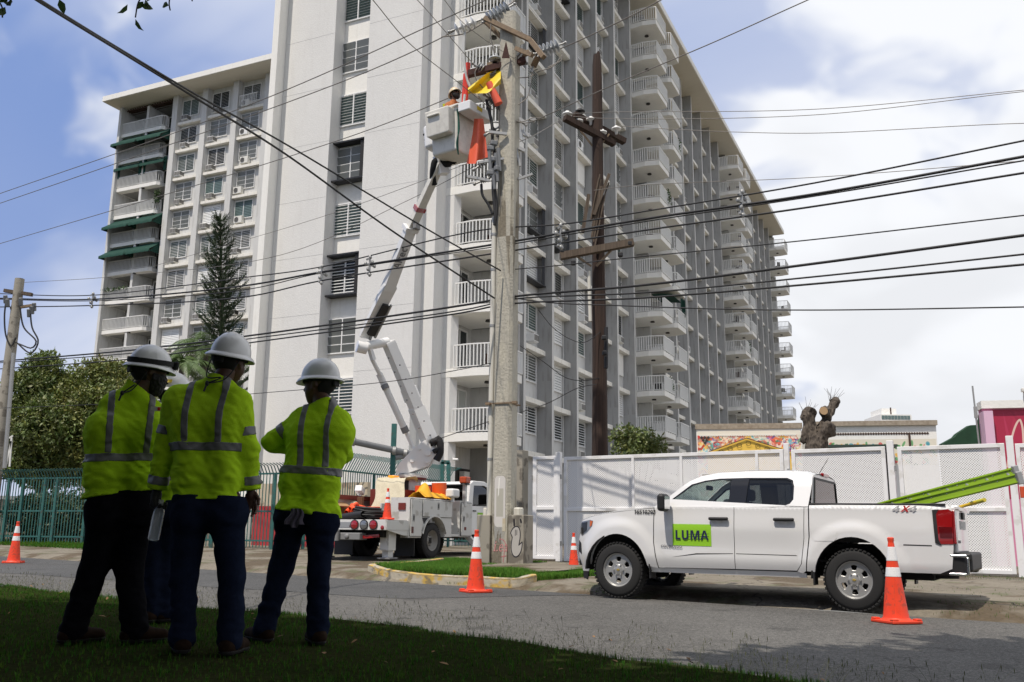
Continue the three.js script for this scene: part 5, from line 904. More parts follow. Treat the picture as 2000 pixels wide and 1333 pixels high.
// the lime ladder and gear sticking out of the bed
{
  const q = (x, y, Z) => at(x, y, Z), o = q(1770, 975, 12.4), t = thing('ladder', 'lime green ladder slanting up out of the pickup bed', 'ladder', o), f = (x, y, Z) => q(x, y, Z).sub(o);
  const a0 = f(1720, 1000, 12.6), a1 = f(1992, 934, 10.9), b0 = f(1700, 996, 13.0), b1 = f(1985, 922, 11.3), lime = mat({ c: [.30, .48, .02], roughness: .45 });
  for (const [a, b] of [[a0, a1], [b0, b1]]) { const m = new MB(), d = new V3(0, .045, 0); m.bar(a, b, .022, .12); m.bar(a.clone().add(d), b.clone().add(d), .05, .012); m.bar(a.clone().sub(d), b.clone().sub(d), .05, .012); m.build('side_rail', lime, t); }
  for (let i = 0; i < 8; i++) { const k = .04 + i * .13; new MB().rod(a0.clone().lerp(a1, k), b0.clone().lerp(b1, k), .017).build('rung', K.steel, t); }
  const e = new MB(); for (const [a, b] of [[a0, a1], [b0, b1]]) for (let i = 0; i < 9; i++) e.ball(.009, ...a.clone().lerp(b, .05 + i * .115).add(new V3(.0, .02, .018)).toArray(), 1, 1, 1, 6); e.build('rivet', K.steel, t);
  const p = new MB(); p.rbox(.07, .15, .05, .01, ...a1.toArray(), 0, 0, .2); p.rbox(.07, .15, .05, .01, ...b1.toArray(), 0, 0, .2); p.build('end_fitting', K.steel, t);
  new MB().rbox(.05, .13, .03, .006, ...f(1998, 962, 10.8).toArray()).build('flag', mat({ c: [.65, .09, .03] }), t);
  const o2 = q(1880, 982, 11.9), s = thing('insulated_stick', 'yellow insulated stick lying under the lime ladder', 'stick', o2); new MB().rod(q(1840, 1001, 12.3).sub(o2), q(1924, 977, 11.6).sub(o2), .02).build('shaft', mat({ c: [.65, .42, .02], roughness: .4 }), s); const c = new MB(); c.rod(q(1895, 985, 11.85).sub(o2), q(1924, 977, 11.6).sub(o2), .026); c.build('grip', mat({ c: [.55, .5, .05], roughness: .5 }), s);
}
// ================================================================ the bucket truck
const S = {
  white: mat({ map: tex(512, 2.4, (u, v) => { const n = fbm(u, v, 6, 5, 601), d = sstep(.58, .74, fbm(u, v, 14, 5, 603)); return blend([.64, .64, .62].map((q) => q * (.92 + .1 * n)), [.27, .25, .21], d * .55); }), roughness: .45 }),
  clean: mat({ c: [.76, .76, .75], roughness: .35, clearcoat: .6, clearcoatRoughness: .15 }),
  rubber: P.rubber, black: K.black, red: mat({ c: [.16, .022, .014], roughness: .6 }), orange: mat({ c: [.72, .11, .015], roughness: .45 }), hiOrange: mat({ c: [.80, .085, .02], roughness: .5 }),
  yellow: mat({ c: [.75, .38, .012], roughness: .6 }), blanket: mat({ c: [.72, .52, .02], roughness: .55 }), canvas: mat({ map: tex(256, .5, (u, v) => { const n = fbm(u, v, 30, 4, 611); return blend([.44, .39, .27], [.60, .55, .42], n); }), roughness: .95 }),
  card: mat({ c: [.36, .22, .11], roughness: .9 }), galv: P.galv, lampR: K.red, lampC: K.lens, grey: mat({ c: [.20, .20, .20], roughness: .6 }),
  tub: mat({ map: tex(512, 1.2, (u, v) => { const d = sstep(.55, .72, fbm(u, v, 12, 6, 621)), s2 = sstep(.6, .72, fbm(u * 1, v * .2, 30, 4, 623)); return blend(blend([.70, .68, .62], [.52, .49, .43], d * .3), [.40, .37, .32], s2 * .2); }), roughness: .5 }),
};
{
  const AZT = .47, o = new V3(-1.86, groundH(-1.89, -22.9) + .0, -22.9);
  const t = thing('bucket_truck', 'white utility bucket truck with raised boom, parked in the driveway behind the pole', 'bucket truck', o, PI / 2 - AZT);
  const L = (v) => t.worldToLocal(v.clone()); t.updateMatrixWorld(true);
  const px = (x, y, Z) => L(at(x, y, Z));
  // local: x forward, z right; right side of the body at z = 0, width 2.36
  const W = 2.36, zc = -W / 2;
  // dual rear wheels, front wheels
  const wh = (x, z, dual) => { const g = new THREE.Group(); g.name = 'wheel'; g.position.set(x, .42, z); t.add(g); const m = new MB(); const one = (zz) => { m.lathe([[.24, -.1], [.28, -.115], [.38, -.11], [.415, -.08], [.42, 0], [.415, .08], [.38, .11], [.28, .115], [.24, .1]], 0, 0, 0, 36, M4(0, 0, zz, PI / 2)); for (let i = 0; i < 36; i++) { const a = i / 36 * 2 * PI; m.box(.05, .02, .18, Math.cos(a) * .416, Math.sin(a) * .416, zz, 0, 0, a - PI / 2); } }; one(0); if (dual) one(z < zc ? .28 : -.28); m.build('tyre', S.rubber, g); const s = z < zc ? -1 : 1, r = new MB(); r.lathe([[.245, .115], [.23, .09], [.2, dual ? -.02 : .08], [.12, dual ? -.03 : .1], [.09, dual ? .05 : .13], [0, dual ? .05 : .13]].map(([q, y]) => [q, y * s]), 0, 0, 0, 32, M4(0, 0, 0, PI / 2)); for (let i = 0; i < 8; i++) { const a = i / 8 * 2 * PI; r.cyl(.02, .02, .05, Math.cos(a) * .15, Math.sin(a) * .15, s * (dual ? -.02 : .1), PI / 2); } r.build('rim', mat({ c: [.30, .29, .27], roughness: .55, metalness: .3 }), g); };
  wh(0, -.13, true); wh(0, -W + .13, true); wh(3.55, -.2, false); wh(3.55, -W + .2, false);
  // chassis
  { const m = new MB(); for (const z of [-.75, -1.6]) m.box(6.2, .22, .1, 1.7, .62, z); m.box(.14, .14, 2.2, 0, .42, zc); m.rbox(.5, .4, 1.0, .08, 1.2, .5, zc); m.box(2.2, .3, 2.0, 3.6, .62, zc); m.box(1.2, .28, 1.9, -1.2, .62, zc); for (let i = 0; i < 5; i++) m.cyl(.06, .06, .7, -.6 + i * .35, .5, zc + .3 * Math.sin(i * 2), 0, 0, 1.3); m.build('chassis', K.under, t); }
  // service body, right side: rear upright locker, door over the wheel, gap with step, front locker
  const y0 = .50, y1 = 1.41, d = .52;
  const lockers = new MB();
  const bodySide = (z0, s) => {
    const sh = new THREE.Shape([[-1.08, y0 - .02], [-1.08, y1], [.86, y1], [.86, y0], [.53, y0]].map((p) => new THREE.Vector2(...p))); sh.absarc(0, .44, .54, .22, PI - .22, false); sh.lineTo(-.56, y0 - .02);
    const g = new THREE.ExtrudeGeometry(sh, { depth: d, bevelEnabled: true, bevelSize: .012, bevelThickness: .012, bevelOffset: -.012, bevelSegments: 1 }); lockers.add(g, M4(0, 0, s > 0 ? z0 - d : z0));
    lockers.rbox(.60, .92, d, .015, 1.58, y0 + .46, s > 0 ? z0 - d / 2 : z0 + d / 2); lockers.box(.42, .06, d, 1.07, y0 + .05, s > 0 ? z0 - d / 2 : z0 + d / 2); lockers.box(.42, .86, .04, 1.07, y0 + .43, s > 0 ? z0 - d : z0 + d);
  };
  bodySide(0, 1); bodySide(-W, -1); lockers.build('service_body', S.white, t);
  const dr = (x0, x1, ya, yb, hx, hy) => { const g = new THREE.Group(); g.name = 'locker_door'; t.add(g); new MB().rbox(x1 - x0, yb - ya, .024, .008, (x0 + x1) / 2, (ya + yb) / 2, .026).build('panel', S.white, g); new MB().box(x1 - x0 + .022, yb - ya + .022, .006, (x0 + x1) / 2, (ya + yb) / 2, .0145).build('seal', K.black, g); const h = new MB(); h.rbox(.09, .17, .014, .01, hx, hy, .036); h.build('latch', S.galv, g); new MB().rbox(.04, .10, .012, .006, hx, hy, .044).build('latch_hole', K.black, g); };
  dr(-1.05, -.58, y0 + .02, y1 - .04, -.94, .94); dr(-.54, .83, .98, y1 - .04, .16, 1.24); dr(1.31, 1.85, y0 + .04, y1 - .05, 1.42, .96);
  { const a = new MB(); const p = arc(0, .44, .56, .56, .25, PI - .25, 16); for (let i = 0; i < p.length - 1; i++) a.bar(new V3(p[i][0], p[i][1], .03), new V3(p[i + 1][0], p[i + 1][1], .03), .06, .035); a.build('wheel_arch', S.white, t); new MB().prism([[-.14, 0], [.14, 0], [0, -.24]], .004, M4(-.40, .95, .014)).build('triangle_mark', K.black, t); new MB().box(.12, .12, .006, -.15, .90, .018).build('grey_plate', S.grey, t); const st = new MB(); st.box(.1, .15, .004, -.98, .66, .036); st.box(.1, .08, .004, 1.5, .72, .04); st.build('warning_label', S.red, t); }
  // deck, rear beam, lights
  { const k = new MB(); k.box(2.1, .05, W - .1, -.9, .85, zc); k.box(3.2, .05, W - 2 * d, .5, .87, zc); k.build('deck', S.grey, t);
    const rb = new MB(); rb.rbox(.06, .23, W - .04, .01, -1.95, .76, zc); rb.box(.9, .21, .05, -1.52, .76, -.03); rb.box(.9, .21, .05, -1.52, .76, -W + .03); rb.prism([[-1.95, .65], [-1.08, .87], [-1.08, .53], [-1.25, .53]], .04, M4(0, 0, -.06)); rb.build('rear_beam', S.white, t);
    for (const s of [0, 1]) for (let i = 0; i < 3; i++) { const g = new THREE.Group(); g.name = 'tail_lamp'; t.add(g); g.position.set(-1.985, .76, s ? -W + .5 + i * .26 - .2 : -.3 - i * .26 - .06); new MB().cyl(.115, .115, .03, 0, 0, 0, 0, 0, PI / 2, 20).build('bezel', K.black, g); new MB().lathe([[0, .02], [.06, .016], [.095, 0]], 0, 0, 0, 18, M4(-.016, 0, 0, 0, 0, PI / 2)).build('lens', i === 1 ? S.lampC : S.lampR, g); }
    const rf = new MB(); rf.box(.008, .06, .24, -1.984, .80, zc - .35); rf.box(.008, .06, .2, -1.984, .73, zc + .25); rf.ball(.05, -1.985, .70, -.12, .4, 1, 1, 10); rf.build('reflector', S.lampR, t); const wl = new MB(); wl.box(.008, .12, .42, -1.984, .76, zc - .0); wl.build('notice_plate', K.steel, t);
    const hb = new MB(); hb.rbox(.3, .16, 1.3, .02, -1.9, .50, zc - .15); hb.cyl(.06, .06, .2, -2.1, .5, zc - .1, 0, 0, 0); hb.ball(.06, -2.1, .62, zc - .1); for (const z of [-.35, .15]) hb.ball(.06, -2.06, .5, zc + z, .6, 1, 1, 10); hb.build('tow_hitch', S.grey, t); const rs2 = new MB(); rs2.bar(new V3(-1.92, .48, -.75), new V3(-1.86, .52, -.28), .04, .07); rs2.build('red_white_bar', S.lampR, t);
    for (const z of [-.3, -W + .3]) new MB().box(.02, .6, .55, -.78, .36, z).build('mud_flap', K.black, t); }
  // outriggers
  { for (const [x, z, b] of [[-1.5, -.28, 0], [-1.5, -W + .3, 0]]) { const g = new THREE.Group(); g.name = 'outrigger'; t.add(g); new MB().rbox(.3, .62, .24, .01, x, .50, z).build('sleeve', S.white, g); new MB().rbox(.2, .4, .17, .01, x, .2, z).build('leg', S.white, g); new MB().rbox(.34, .04, .34, .01, x, .02, z).build('foot', S.grey, g); }
    for (const s of [1, -1]) { const g = new THREE.Group(); g.name = 'outrigger'; t.add(g); const z = s > 0 ? -.1 : -W + .1; const m = new MB(); m.bar(new V3(1.86, .62, z - s * .1), new V3(1.98, .1, z + s * .42), .2, .12); m.build('leg', S.white, g); new MB().rbox(.3, .04, .3, .01, 2.0, .03, z + s * .46).build('foot', S.grey, g); } }
  // cab
  { const c = new THREE.Group(); c.name = 'cab'; t.add(c); c.scale.y = .95; c.position.x = -.36;
    const pr = [[2.25, .62], [2.25, 1.35], [2.35, 1.98], [2.5, 2.06], [3.1, 2.07], [3.45, 1.98], [4.0, 1.48], [4.05, 1.40], [4.9, 1.30], [5.15, 1.15], [5.2, .62]], sh = new THREE.Shape(pr.map((p) => new THREE.Vector2(...p))), win = [[2.46, 1.38], [2.52, 1.95], [3.1, 1.97], [3.40, 1.89], [3.84, 1.42]]; sh.holes.push(new THREE.Path(win.map((p) => new THREE.Vector2(...p))));
    const m = new MB(); for (const z of [-.18, -W + .12]) m.add(new THREE.ExtrudeGeometry(sh, { depth: .06, bevelEnabled: true, bevelSize: .02, bevelThickness: .02, bevelSegments: 2 }), M4(0, 0, z));
    for (let i = 1; i < pr.length - 1; i++) { if (i === 5) continue; const a = pr[i], b = pr[i + 1]; if (i === 1) continue; m.bar(new V3(a[0], a[1] - .02, zc), new V3(b[0], b[1] - .02, zc), W - .34, .05, 0); } m.box(.05, .75, W - .34, 2.25, 1.0, zc); m.build('shell', S.clean, c);
    new MB().add(new THREE.ShapeGeometry(new THREE.Shape(win.map((p) => new THREE.Vector2(...p)))), M4(0, 0, -.15)).build('side_window', K.tint, c); const ws = new MB(); ws.bar(new V3(3.46, 1.97, zc), new V3(3.99, 1.48, zc), W - .4, .015); ws.build('windshield', K.tint, c); const rw = new MB(); rw.bar(new V3(2.26, 1.4, zc), new V3(2.34, 1.96, zc), W - .4, .03); rw.build('rear_window', K.tint, c);
    const tr = new MB(); tr.bar(new V3(2.6, 1.41, -.11), new V3(3.86, 1.43, -.11), .03, .03); tr.rbox(.16, .035, .03, .01, 2.55, 1.25, -.08); tr.build('trim', K.black, c);
    const mi = new THREE.Group(); mi.name = 'mirror'; c.add(mi); new MB().rbox(.1, .42, .26, .04, 3.72, 1.55, .18).build('housing', K.black, mi); const ma = new MB(); ma.bar(new V3(3.7, 1.45, -.12), new V3(3.72, 1.45, .1), .1, .08); ma.build('arm', K.black, mi);
    const se = new MB(); se.rbox(.5, .7, .6, .05, 2.8, 1.35, zc + .5); se.rbox(.5, .7, .6, .05, 2.8, 1.35, zc - .5); se.rbox(.3, .3, 1.7, .05, 3.7, 1.3, zc); se.build('seat', K.seat, c);
    const lg = new MB(); lg.box(.42, .42, .006, 2.95, 1.0, -.089); lg.build('door_badge', K.lime, c); const tx = textGeo('LU', .16, .003); meshOf('lettering', uvBox(plain(tx)), K.navy, c).position.set(2.78, .94, -.085);
    new MB().rbox(.05, .5, 1.4, .02, 5.22, .95, zc).build('grille', K.black, c); }
  // beacons, camera box, siren pole
  { const am = mat({ c: [.75, .30, .02], roughness: .2, emissive: new THREE.Color(.9, .33, .03), emissiveIntensity: .5 }), off = mat({ c: [.42, .06, .01], roughness: .25 });
    const bc = (p, m2, pole) => { const g = new THREE.Group(); g.name = 'beacon_lamp'; g.position.copy(p); t.add(g); new MB().rbox(.26, .17, .2, .03, 0, .1, 0).build('lens', m2, g); new MB().cyl(.11, .13, .05, 0, 0, 0).build('base', K.black, g); if (pole) new MB().rbox(.09, .55, .09, .01, 0, -.3, 0).build('pole', S.white, g); };
    bc(px(768, 944, 23.6), am, false); bc(px(908, 946, 24.2), off, true);
    const cb = new MB(); cb.add(new RoundedBoxGeometry(.34, .22, .24, 3, .05), new THREE.Matrix4().setPosition(px(884, 964, 23.5))); cb.cyl(.04, .05, .2, ...px(884, 973, 23.5).toArray()); cb.build('camera_housing', S.clean, t); }
  // turret and booms
  const turretZ = 24.2, elbowZ = 23.2;
  { const b = px(798, 962, turretZ), g = new THREE.Group(); g.name = 'turret'; t.add(g); const m = new MB(); m.cyl(.30, .34, .75, b.x, b.y + .1, b.z, 0, 0, 0, 20); m.build('pedestal', S.white, g); const p2 = px(800, 932, turretZ), r = new MB(); r.cyl(.46, .46, .06, p2.x, p2.y, p2.z, 0, 0, 0, 24); r.build('turntable_plate', S.white, g); new MB().cyl(.44, .44, .05, p2.x, p2.y - .055, p2.z, 0, 0, 0, 24).build('ring_gear', S.red, g); new MB().rbox(.02, .32, .26, .1, b.x - .335, b.y + .12, b.z + .06, .4).build('hand_hole', K.black, g); }
  const boom = new THREE.Group(); boom.name = 'boom'; t.add(boom);
  const beam = (m, a, b, w0, h0, w1 = w0, h1 = h0, rl = .52) => { // tapered box beam in the vertical plane of a-b
    const dd = b.clone().sub(a), Lx = dd.length(), x = dd.normalize(), vw = camera.position.clone(); const toCam = L(new V3(0, .9, 0)).sub(a).normalize(), zz = toCam.addScaledVector(x, -toCam.dot(x)).normalize(), yy = new V3().crossVectors(zz, x); const g = new RoundedBoxGeometry(1, 1, 1, 2, .04), p = g.attributes.position;
    for (let i = 0; i < p.count; i++) { const tt = p.getX(i) + .5; p.setXYZ(i, tt * Lx, p.getY(i) * mix(h0, h1, tt) * .82, p.getZ(i) * mix(w0, w1, tt) * .82); } g.computeVertexNormals(); const mm = new THREE.Matrix4().makeBasis(x, yy, zz).multiply(new THREE.Matrix4().makeRotationX(rl)).setPosition(a); return m.add(g, mm); };
  { // turret arm: two plates and a cross tube
    const pts = [[776, 926], [778, 912], [812, 876], [832, 862], [850, 878], [852, 890], [838, 912], [800, 926]].map(([x, y]) => px(x, y, turretZ)); const c = pts[0], ex = px(876, 926, turretZ).sub(c).normalize(), ey = new V3(0, 1, 0), ez = new V3().crossVectors(ex, ey).normalize(); ex.crossVectors(ey, ez);
    const flat = pts.map((p) => { const q = p.clone().sub(c); return [q.dot(ex), q.dot(ey)]; }); const m = new MB(), bs = new THREE.Matrix4().makeBasis(ex, ey, ez); for (const o2 of [-.30, .26]) m.prism(flat, .04, bs.clone().setPosition(c.clone().addScaledVector(ez, o2)), .004); m.prism(flat.map(([x, y]) => [mix(x, .45, .12), mix(y, .35, .12)]), .5, bs.clone().setPosition(c.clone().addScaledVector(ez, -.25))); m.build('turret_arm', S.clean, boom);
    const k = new MB(); for (const [x, y, r] of [[838, 888, .07], [807, 902, .05], [836, 905, .04], [822, 880, .03]]) { const q = px(x, y, turretZ).addScaledVector(ez, 0); k.add(new THREE.CylinderGeometry(r, r, .72, 14), bs.clone().multiply(new THREE.Matrix4().makeRotationX(PI / 2)).setPosition(q)); } k.build('pin', S.clean, boom);
    const lo = new MB(); beam(lo, px(849, 886, turretZ), px(812, 795, 23.9), .40, .44, .38, .42); beam(lo, px(814, 800, 23.9), px(758, 668, elbowZ), .34, .36, .32, .34); lo.build('lower_boom', S.clean, boom);
    const co = new MB(); beam(co, px(806, 782, 23.87), px(797, 758, 23.8), .385, .405, .385, .405); co.build('boom_collar', S.clean, boom);
    const bolts = new MB(); for (let i = 0; i < 12; i++) { const q = px(mix(833, 768, i / 11) - (i % 2 ? 9 : -7), mix(850, 700, i / 11), mix(turretZ, elbowZ, i / 11) - .27); bolts.ball(.022, q.x, q.y, q.z, 1, 1, 1, 6); } bolts.build('bolt', S.grey, boom);
    const rd = new MB(); rd.rod(px(727, 703, elbowZ - .2), px(744, 736, 23.3), .055); rd.rod(px(740, 730, 23.3), px(793, 845, 23.9), .085, .085, 14); rd.rod(px(790, 838, 23.9), px(807, 876, turretZ - .2), .05); rd.build('levelling_rod', S.clean, boom); const rc = new MB(); rc.rod(px(750, 752, 23.4), px(754, 760, 23.4), .098, .098, 14); rc.rod(px(788, 834, 23.85), px(793, 845, 23.9), .098, .098, 14); rc.build('rod_collar', S.grey, boom);
    const kn = new MB(); kn.rod(px(757, 668, elbowZ), px(706, 678, elbowZ - .5), .12, .11, 16); kn.rod(px(697, 677, elbowZ - .55), px(716, 681, elbowZ - .45), .15, .15, 16); kn.bar(px(718, 668, elbowZ - .35), px(729, 704, elbowZ - .25), .16, .08); kn.build('knuckle', S.clean, boom); }
  { const bz = 20.1, a = px(716, 650, elbowZ - .4), b = px(858, 322, bz);
    const zAt = (k) => mix(elbowZ - .4, bz, k), pt = (x, y) => { const k = (650 - y) / 328; return px(x, y, zAt(k)); };
    const up = new MB(); beam(up, pt(712, 660), pt(762, 556), .10, .38, .24, .42); up.build('upper_boom_base', S.clean, boom); const u2 = new MB(); beam(u2, pt(756, 568), pt(802, 446), .26, .37, .23, .31); u2.build('upper_boom', S.clean, boom); const u3 = new MB(); beam(u3, pt(798, 456), pt(861, 318), .21, .25, .18, .21); u3.build('boom_extension', mat({ map: S.tub.map, roughness: .45 }), boom);
    const hs = new MB(); beam(hs, pt(722, 652), pt(752, 592), .30, .24, .30, .2); hs.build('boom_hollow', K.black, boom); for (const [x, y, x2, y2] of [[732, 660, 764, 596], [722, 664, 744, 612]]) { const r = new MB(); r.rod(pt(x, y), pt(x2, y2), .035); r.build('hydraulic_rod', S.galv, boom); }
    const cl = new MB(); beam(cl, pt(800, 451), pt(803, 443), .33, .42, .33, .42); cl.build('boom_collar', S.clean, boom); const gb = new MB(); const gq = pt(806, 446); gb.add(new RoundedBoxGeometry(.2, .16, .1, 2, .02), new THREE.Matrix4().setPosition(gq.x - .08, gq.y, gq.z + .16)); gb.build('gauge_box', S.grey, boom);
    const rd = new MB(); beam(rd, pt(818, 412), pt(821, 404), .26, .30, .26, .30); rd.build('red_band', S.lampR, boom);
    const tx = textGeo('Altec', .17, .004); const a1 = pt(768, 520).addScaledVector(new V3(0, 0, 0), 1); const tm = meshOf('lettering', uvBox(plain(tx)), K.greyTxt, boom); { const x = pt(790, 470).sub(pt(764, 530)).normalize(), tc = L(new V3(0, .9, 0)).sub(a1).normalize(), z = tc.addScaledVector(x, -tc.dot(x)).normalize(), y = new V3().crossVectors(z, x); tm.matrixAutoUpdate = true; const bs = new THREE.Matrix4().makeBasis(x, y, z).multiply(new THREE.Matrix4().makeRotationX(.52)), y2 = new V3().setFromMatrixColumn(bs, 1), z2 = new V3().setFromMatrixColumn(bs, 2); tm.setRotationFromMatrix(bs); tm.position.copy(pt(772, 520)).addScaledVector(z2, .119).addScaledVector(y2, -.06); }
    const h = new MB(); h.tube([pt(846, 360), pt(848, 328), px(852, 315, bz), px(864, 318, bz), px(874, 322, bz), px(876, 310, bz), px(872, 296, bz), px(866, 288, bz)], .095, 10); h.tube([px(856, 300, bz), px(852, 285, bz), px(855, 275, bz)], .05, 8); h.tube([px(878, 316, bz), px(888, 318, bz), px(890, 312, bz)], .04, 6); h.build('hose_sleeve', mat({ c: [.012, .012, .013], roughness: .95 }), boom);
    const hb = new MB(); hb.tube([pt(849, 905).copy(px(846, 884, turretZ - .3)), px(862, 872, turretZ - .3), px(856, 856, turretZ - .3), px(846, 870, turretZ - .3)], .07, 8); hb.tube([px(840, 866, turretZ - .3), px(856, 862, turretZ - .3), px(860, 884, turretZ - .3), px(852, 900, turretZ - .3)], .09, 10); hb.build('hose_loop', mat({ c: [.012, .012, .013], roughness: .8 }), boom);
    // the bucket: a deep tub with a stepped front, tool tray, rotator head
    const bk = new THREE.Group(); bk.name = 'bucket'; t.add(bk); const Z = 19.75; const B0 = px(860, 206, Z); const fr = px(935, 206, Z);
    // axes facing the viewer: ex to the right, ez towards the street, tilted a little away
    const ex = L(at(935, 250, Z)).sub(L(at(860, 250, Z))).normalize(); ex.y = 0; ex.normalize(); const ez = new V3().crossVectors(ex, new V3(0, 1, 0)).normalize(); const rot = new THREE.Matrix4().makeRotationY(-.62); const bm = new THREE.Matrix4().makeBasis(ex, new V3(0, 1, 0), ez).multiply(rot); const cpos = px(889, 228, Z + .1); bk.applyMatrix4(bm.clone().setPosition(cpos).multiply(new THREE.Matrix4().makeScale(1.14, .95, 1.14)));
    // local bucket axes: x right, y up, z towards the viewer; top rim at y = 0
    const tub = (w0, d0, w1, d1, h, yTop, x, z, m) => { const g = new RoundedBoxGeometry(1, 1, 1, 3, .06), p = g.attributes.position; for (let i = 0; i < p.count; i++) { const k = .5 - p.getY(i); p.setXYZ(i, x + p.getX(i) * mix(w0, w1, k), yTop - k * h, z + p.getZ(i) * mix(d0, d1, k)); } g.computeVertexNormals(); return m.add(g); };
    const m = new MB(); tub(.72, .74, .62, .62, 1.08, 0, .0, 0, m); tub(.62, .30, .56, .16, .62, -.06, -.03, .42, m); m.build('tub', S.tub, bk); const rim = new MB(); for (const [w, d2, x, z] of [[.80, .06, 0, .385], [.80, .06, 0, -.385], [.06, .80, .385, 0], [.06, .80, -.385, 0]]) rim.rbox(w, .06, d2, .02, x, .005, z); rim.build('rim', S.tub, bk); const ribs = new MB(); ribs.rbox(.30, .05, .05, .02, -.1, -.2, .575); ribs.build('rib', S.tub, bk);
    new MB().add(new RoundedBoxGeometry(.30, .24, .74, 2, .03), M4(.55, -.10, .05)).build('tool_tray', S.clean, bk); const tl = new MB(); tl.box(.006, .09, .16, .703, -.08, .1); tl.build('caution_label', S.blanket, bk);
    const ro = new MB(); ro.add(new RoundedBoxGeometry(.26, .66, .34, 3, .1), M4(-.52, -.45, .08, 0, 0, .12)); ro.build('rotator_head', S.clean, bk); const sc2 = new MB(); for (const [y, z] of [[-.25, .2], [-.36, .14], [-.38, .22], [-.5, .18], [-.28, .1]]) sc2.rbox(.05, .05, .05, .015, -.62, y, z); sc2.build('control_knob', K.black, bk);
    const mt = new MB(); mt.bar(new V3(-.40, -.9, .0), new V3(-.35, -1.35, -.1), .2, .2); mt.build('mount', S.clean, bk);
    const rp = new MB(); for (let i = 0; i < 3; i++) rp.tube([new V3(.37, -.12, .36 + i * .02), new V3(.40 + i * .012, -.6, .38), new V3(.39, -1.0, .37 + i * .02), new V3(.40, -1.25, .36)], .013, 6); rp.build('green_rope', mat({ c: [.01, .07, .05], roughness: .9 }), bk);
    // the things hung on it
    const og = thing('insulating_blanket', 'orange rubber blanket draped over the right side of the bucket', 'rubber blanket', at(932, 235, 19.5)), q = (x, y, z) => at(x, y, z).sub(og.position); const gp = [], gi = [], nU = 14, nV = 14;
    for (let i = 0; i <= nV; i++) for (let j = 0; j <= nU; j++) { const v = i / nV, u = j / nU, xl = mix(926, 911, Math.pow(v, 1.4)), xr = mix(944, 953, v), y = mix(232, 314, v) + (u < .45 ? mix(0, 6, v) : 0) - (u > .5 ? 14 * v * (u - .5) : 0); const p = q(mix(xl, xr, u), y, 19.45 - .10 * Math.sin(u * PI) + .06 * v * Math.sin(u * 9 + 1)); gp.push(p.x, p.y, p.z); }
    for (let i = 0; i < nV; i++) for (let j = 0; j < nU; j++) { const a2 = i * (nU + 1) + j; gi.push(a2, a2 + nU + 1, a2 + 1, a2 + 1, a2 + nU + 1, a2 + nU + 2); } const gg = new THREE.BufferGeometry(); gg.setAttribute('position', new THREE.Float32BufferAttribute(gp, 3)); gg.setIndex(gi); gg.computeVertexNormals(); meshOf('sheet', uvBox(gg.toNonIndexed()), mat({ c: [.80, .13, .06], roughness: .38 }), og);
    const lh = thing('line_hose', 'red orange insulating tube standing upright beside the bucket worker', 'line hose', at(910, 205, 19.5)); const v2 = (x, y, z = 19.5) => at(x, y, z).sub(lh.position); const lm = new MB(); lm.rod(v2(909, 208), v2(914, 124), .055, .06, 12); lm.rod(v2(905, 206), v2(909, 145), .05, .05, 12); lm.build('tube', mat({ c: [.66, .035, .012], roughness: .4 }), lh);
    const lh2 = thing('line_hose', 'orange insulating tube hanging slanted from the yellow blanket', 'line hose', at(962, 170, 19.0)), v3 = (x, y, z = 19.0) => at(x, y, z).sub(lh2.position); const l2 = new MB(); l2.rod(v3(955, 162), v3(974, 203), .075, .095, 12); l2.build('tube', mat({ c: [.72, .10, .045], roughness: .45 }), lh2);
    const yb = thing('insulating_blanket', 'yellow rubber blanket wrapped across the line left of the pole', 'rubber blanket', at(945, 165, 19.2)), y3 = (x, y, z = 19.2) => at(x, y, z).sub(yb.position); const yp = [], yi = []; for (let i = 0; i <= 12; i++) for (let j = 0; j <= 10; j++) { const u = i / 12, w = j / 10, x = mix(914, 978, u), top = u < .6 ? mix(172, 142, u / .6) : mix(142, 134, (u - .6) / .4), bot = u < .6 ? mix(183, 182, u / .6) : mix(182, 164, (u - .6) / .4); const p = y3(x, mix(top, bot, w), 19.2 - .14 * Math.sin(w * PI * 1.5 + u * 5) - .16 * w); yp.push(p.x, p.y, p.z); } for (let i = 0; i < 12; i++) for (let j = 0; j < 10; j++) { const a2 = i * 11 + j; yi.push(a2, a2 + 11, a2 + 1, a2 + 1, a2 + 11, a2 + 12); } const yg = new THREE.BufferGeometry(); yg.setAttribute('position', new THREE.Float32BufferAttribute(yp, 3)); yg.setIndex(yi); yg.computeVertexNormals(); meshOf('sheet', uvBox(yg.toNonIndexed()), S.blanket, yb);
    const hk = thing('cable_lead', 'grey bent lead held over the bucket edge', 'cable lead', at(897, 190, 19.3)), hq = (x, y) => at(x, y, 19.3).sub(hk.position); const hm = new MB(); hm.tube([hq(908, 60), hq(906, 100), hq(909, 140), hq(918, 170), hq(928, 182), hq(940, 197)], .028, 8); hm.tube([hq(908, 185), hq(904, 208), hq(896, 222)], .03, 8); hm.build('lead', mat({ c: [.5, .5, .48], roughness: .5 }), hk);
  }
  // load on the deck
  const W2 = (x, y, Z) => at(x, y, Z);
  const item = (name, label, cat, p) => thing(name, label, cat, p, PI / 2 - AZT);
  const dk = (x, y, z) => t.localToWorld(new V3(x, y, z));
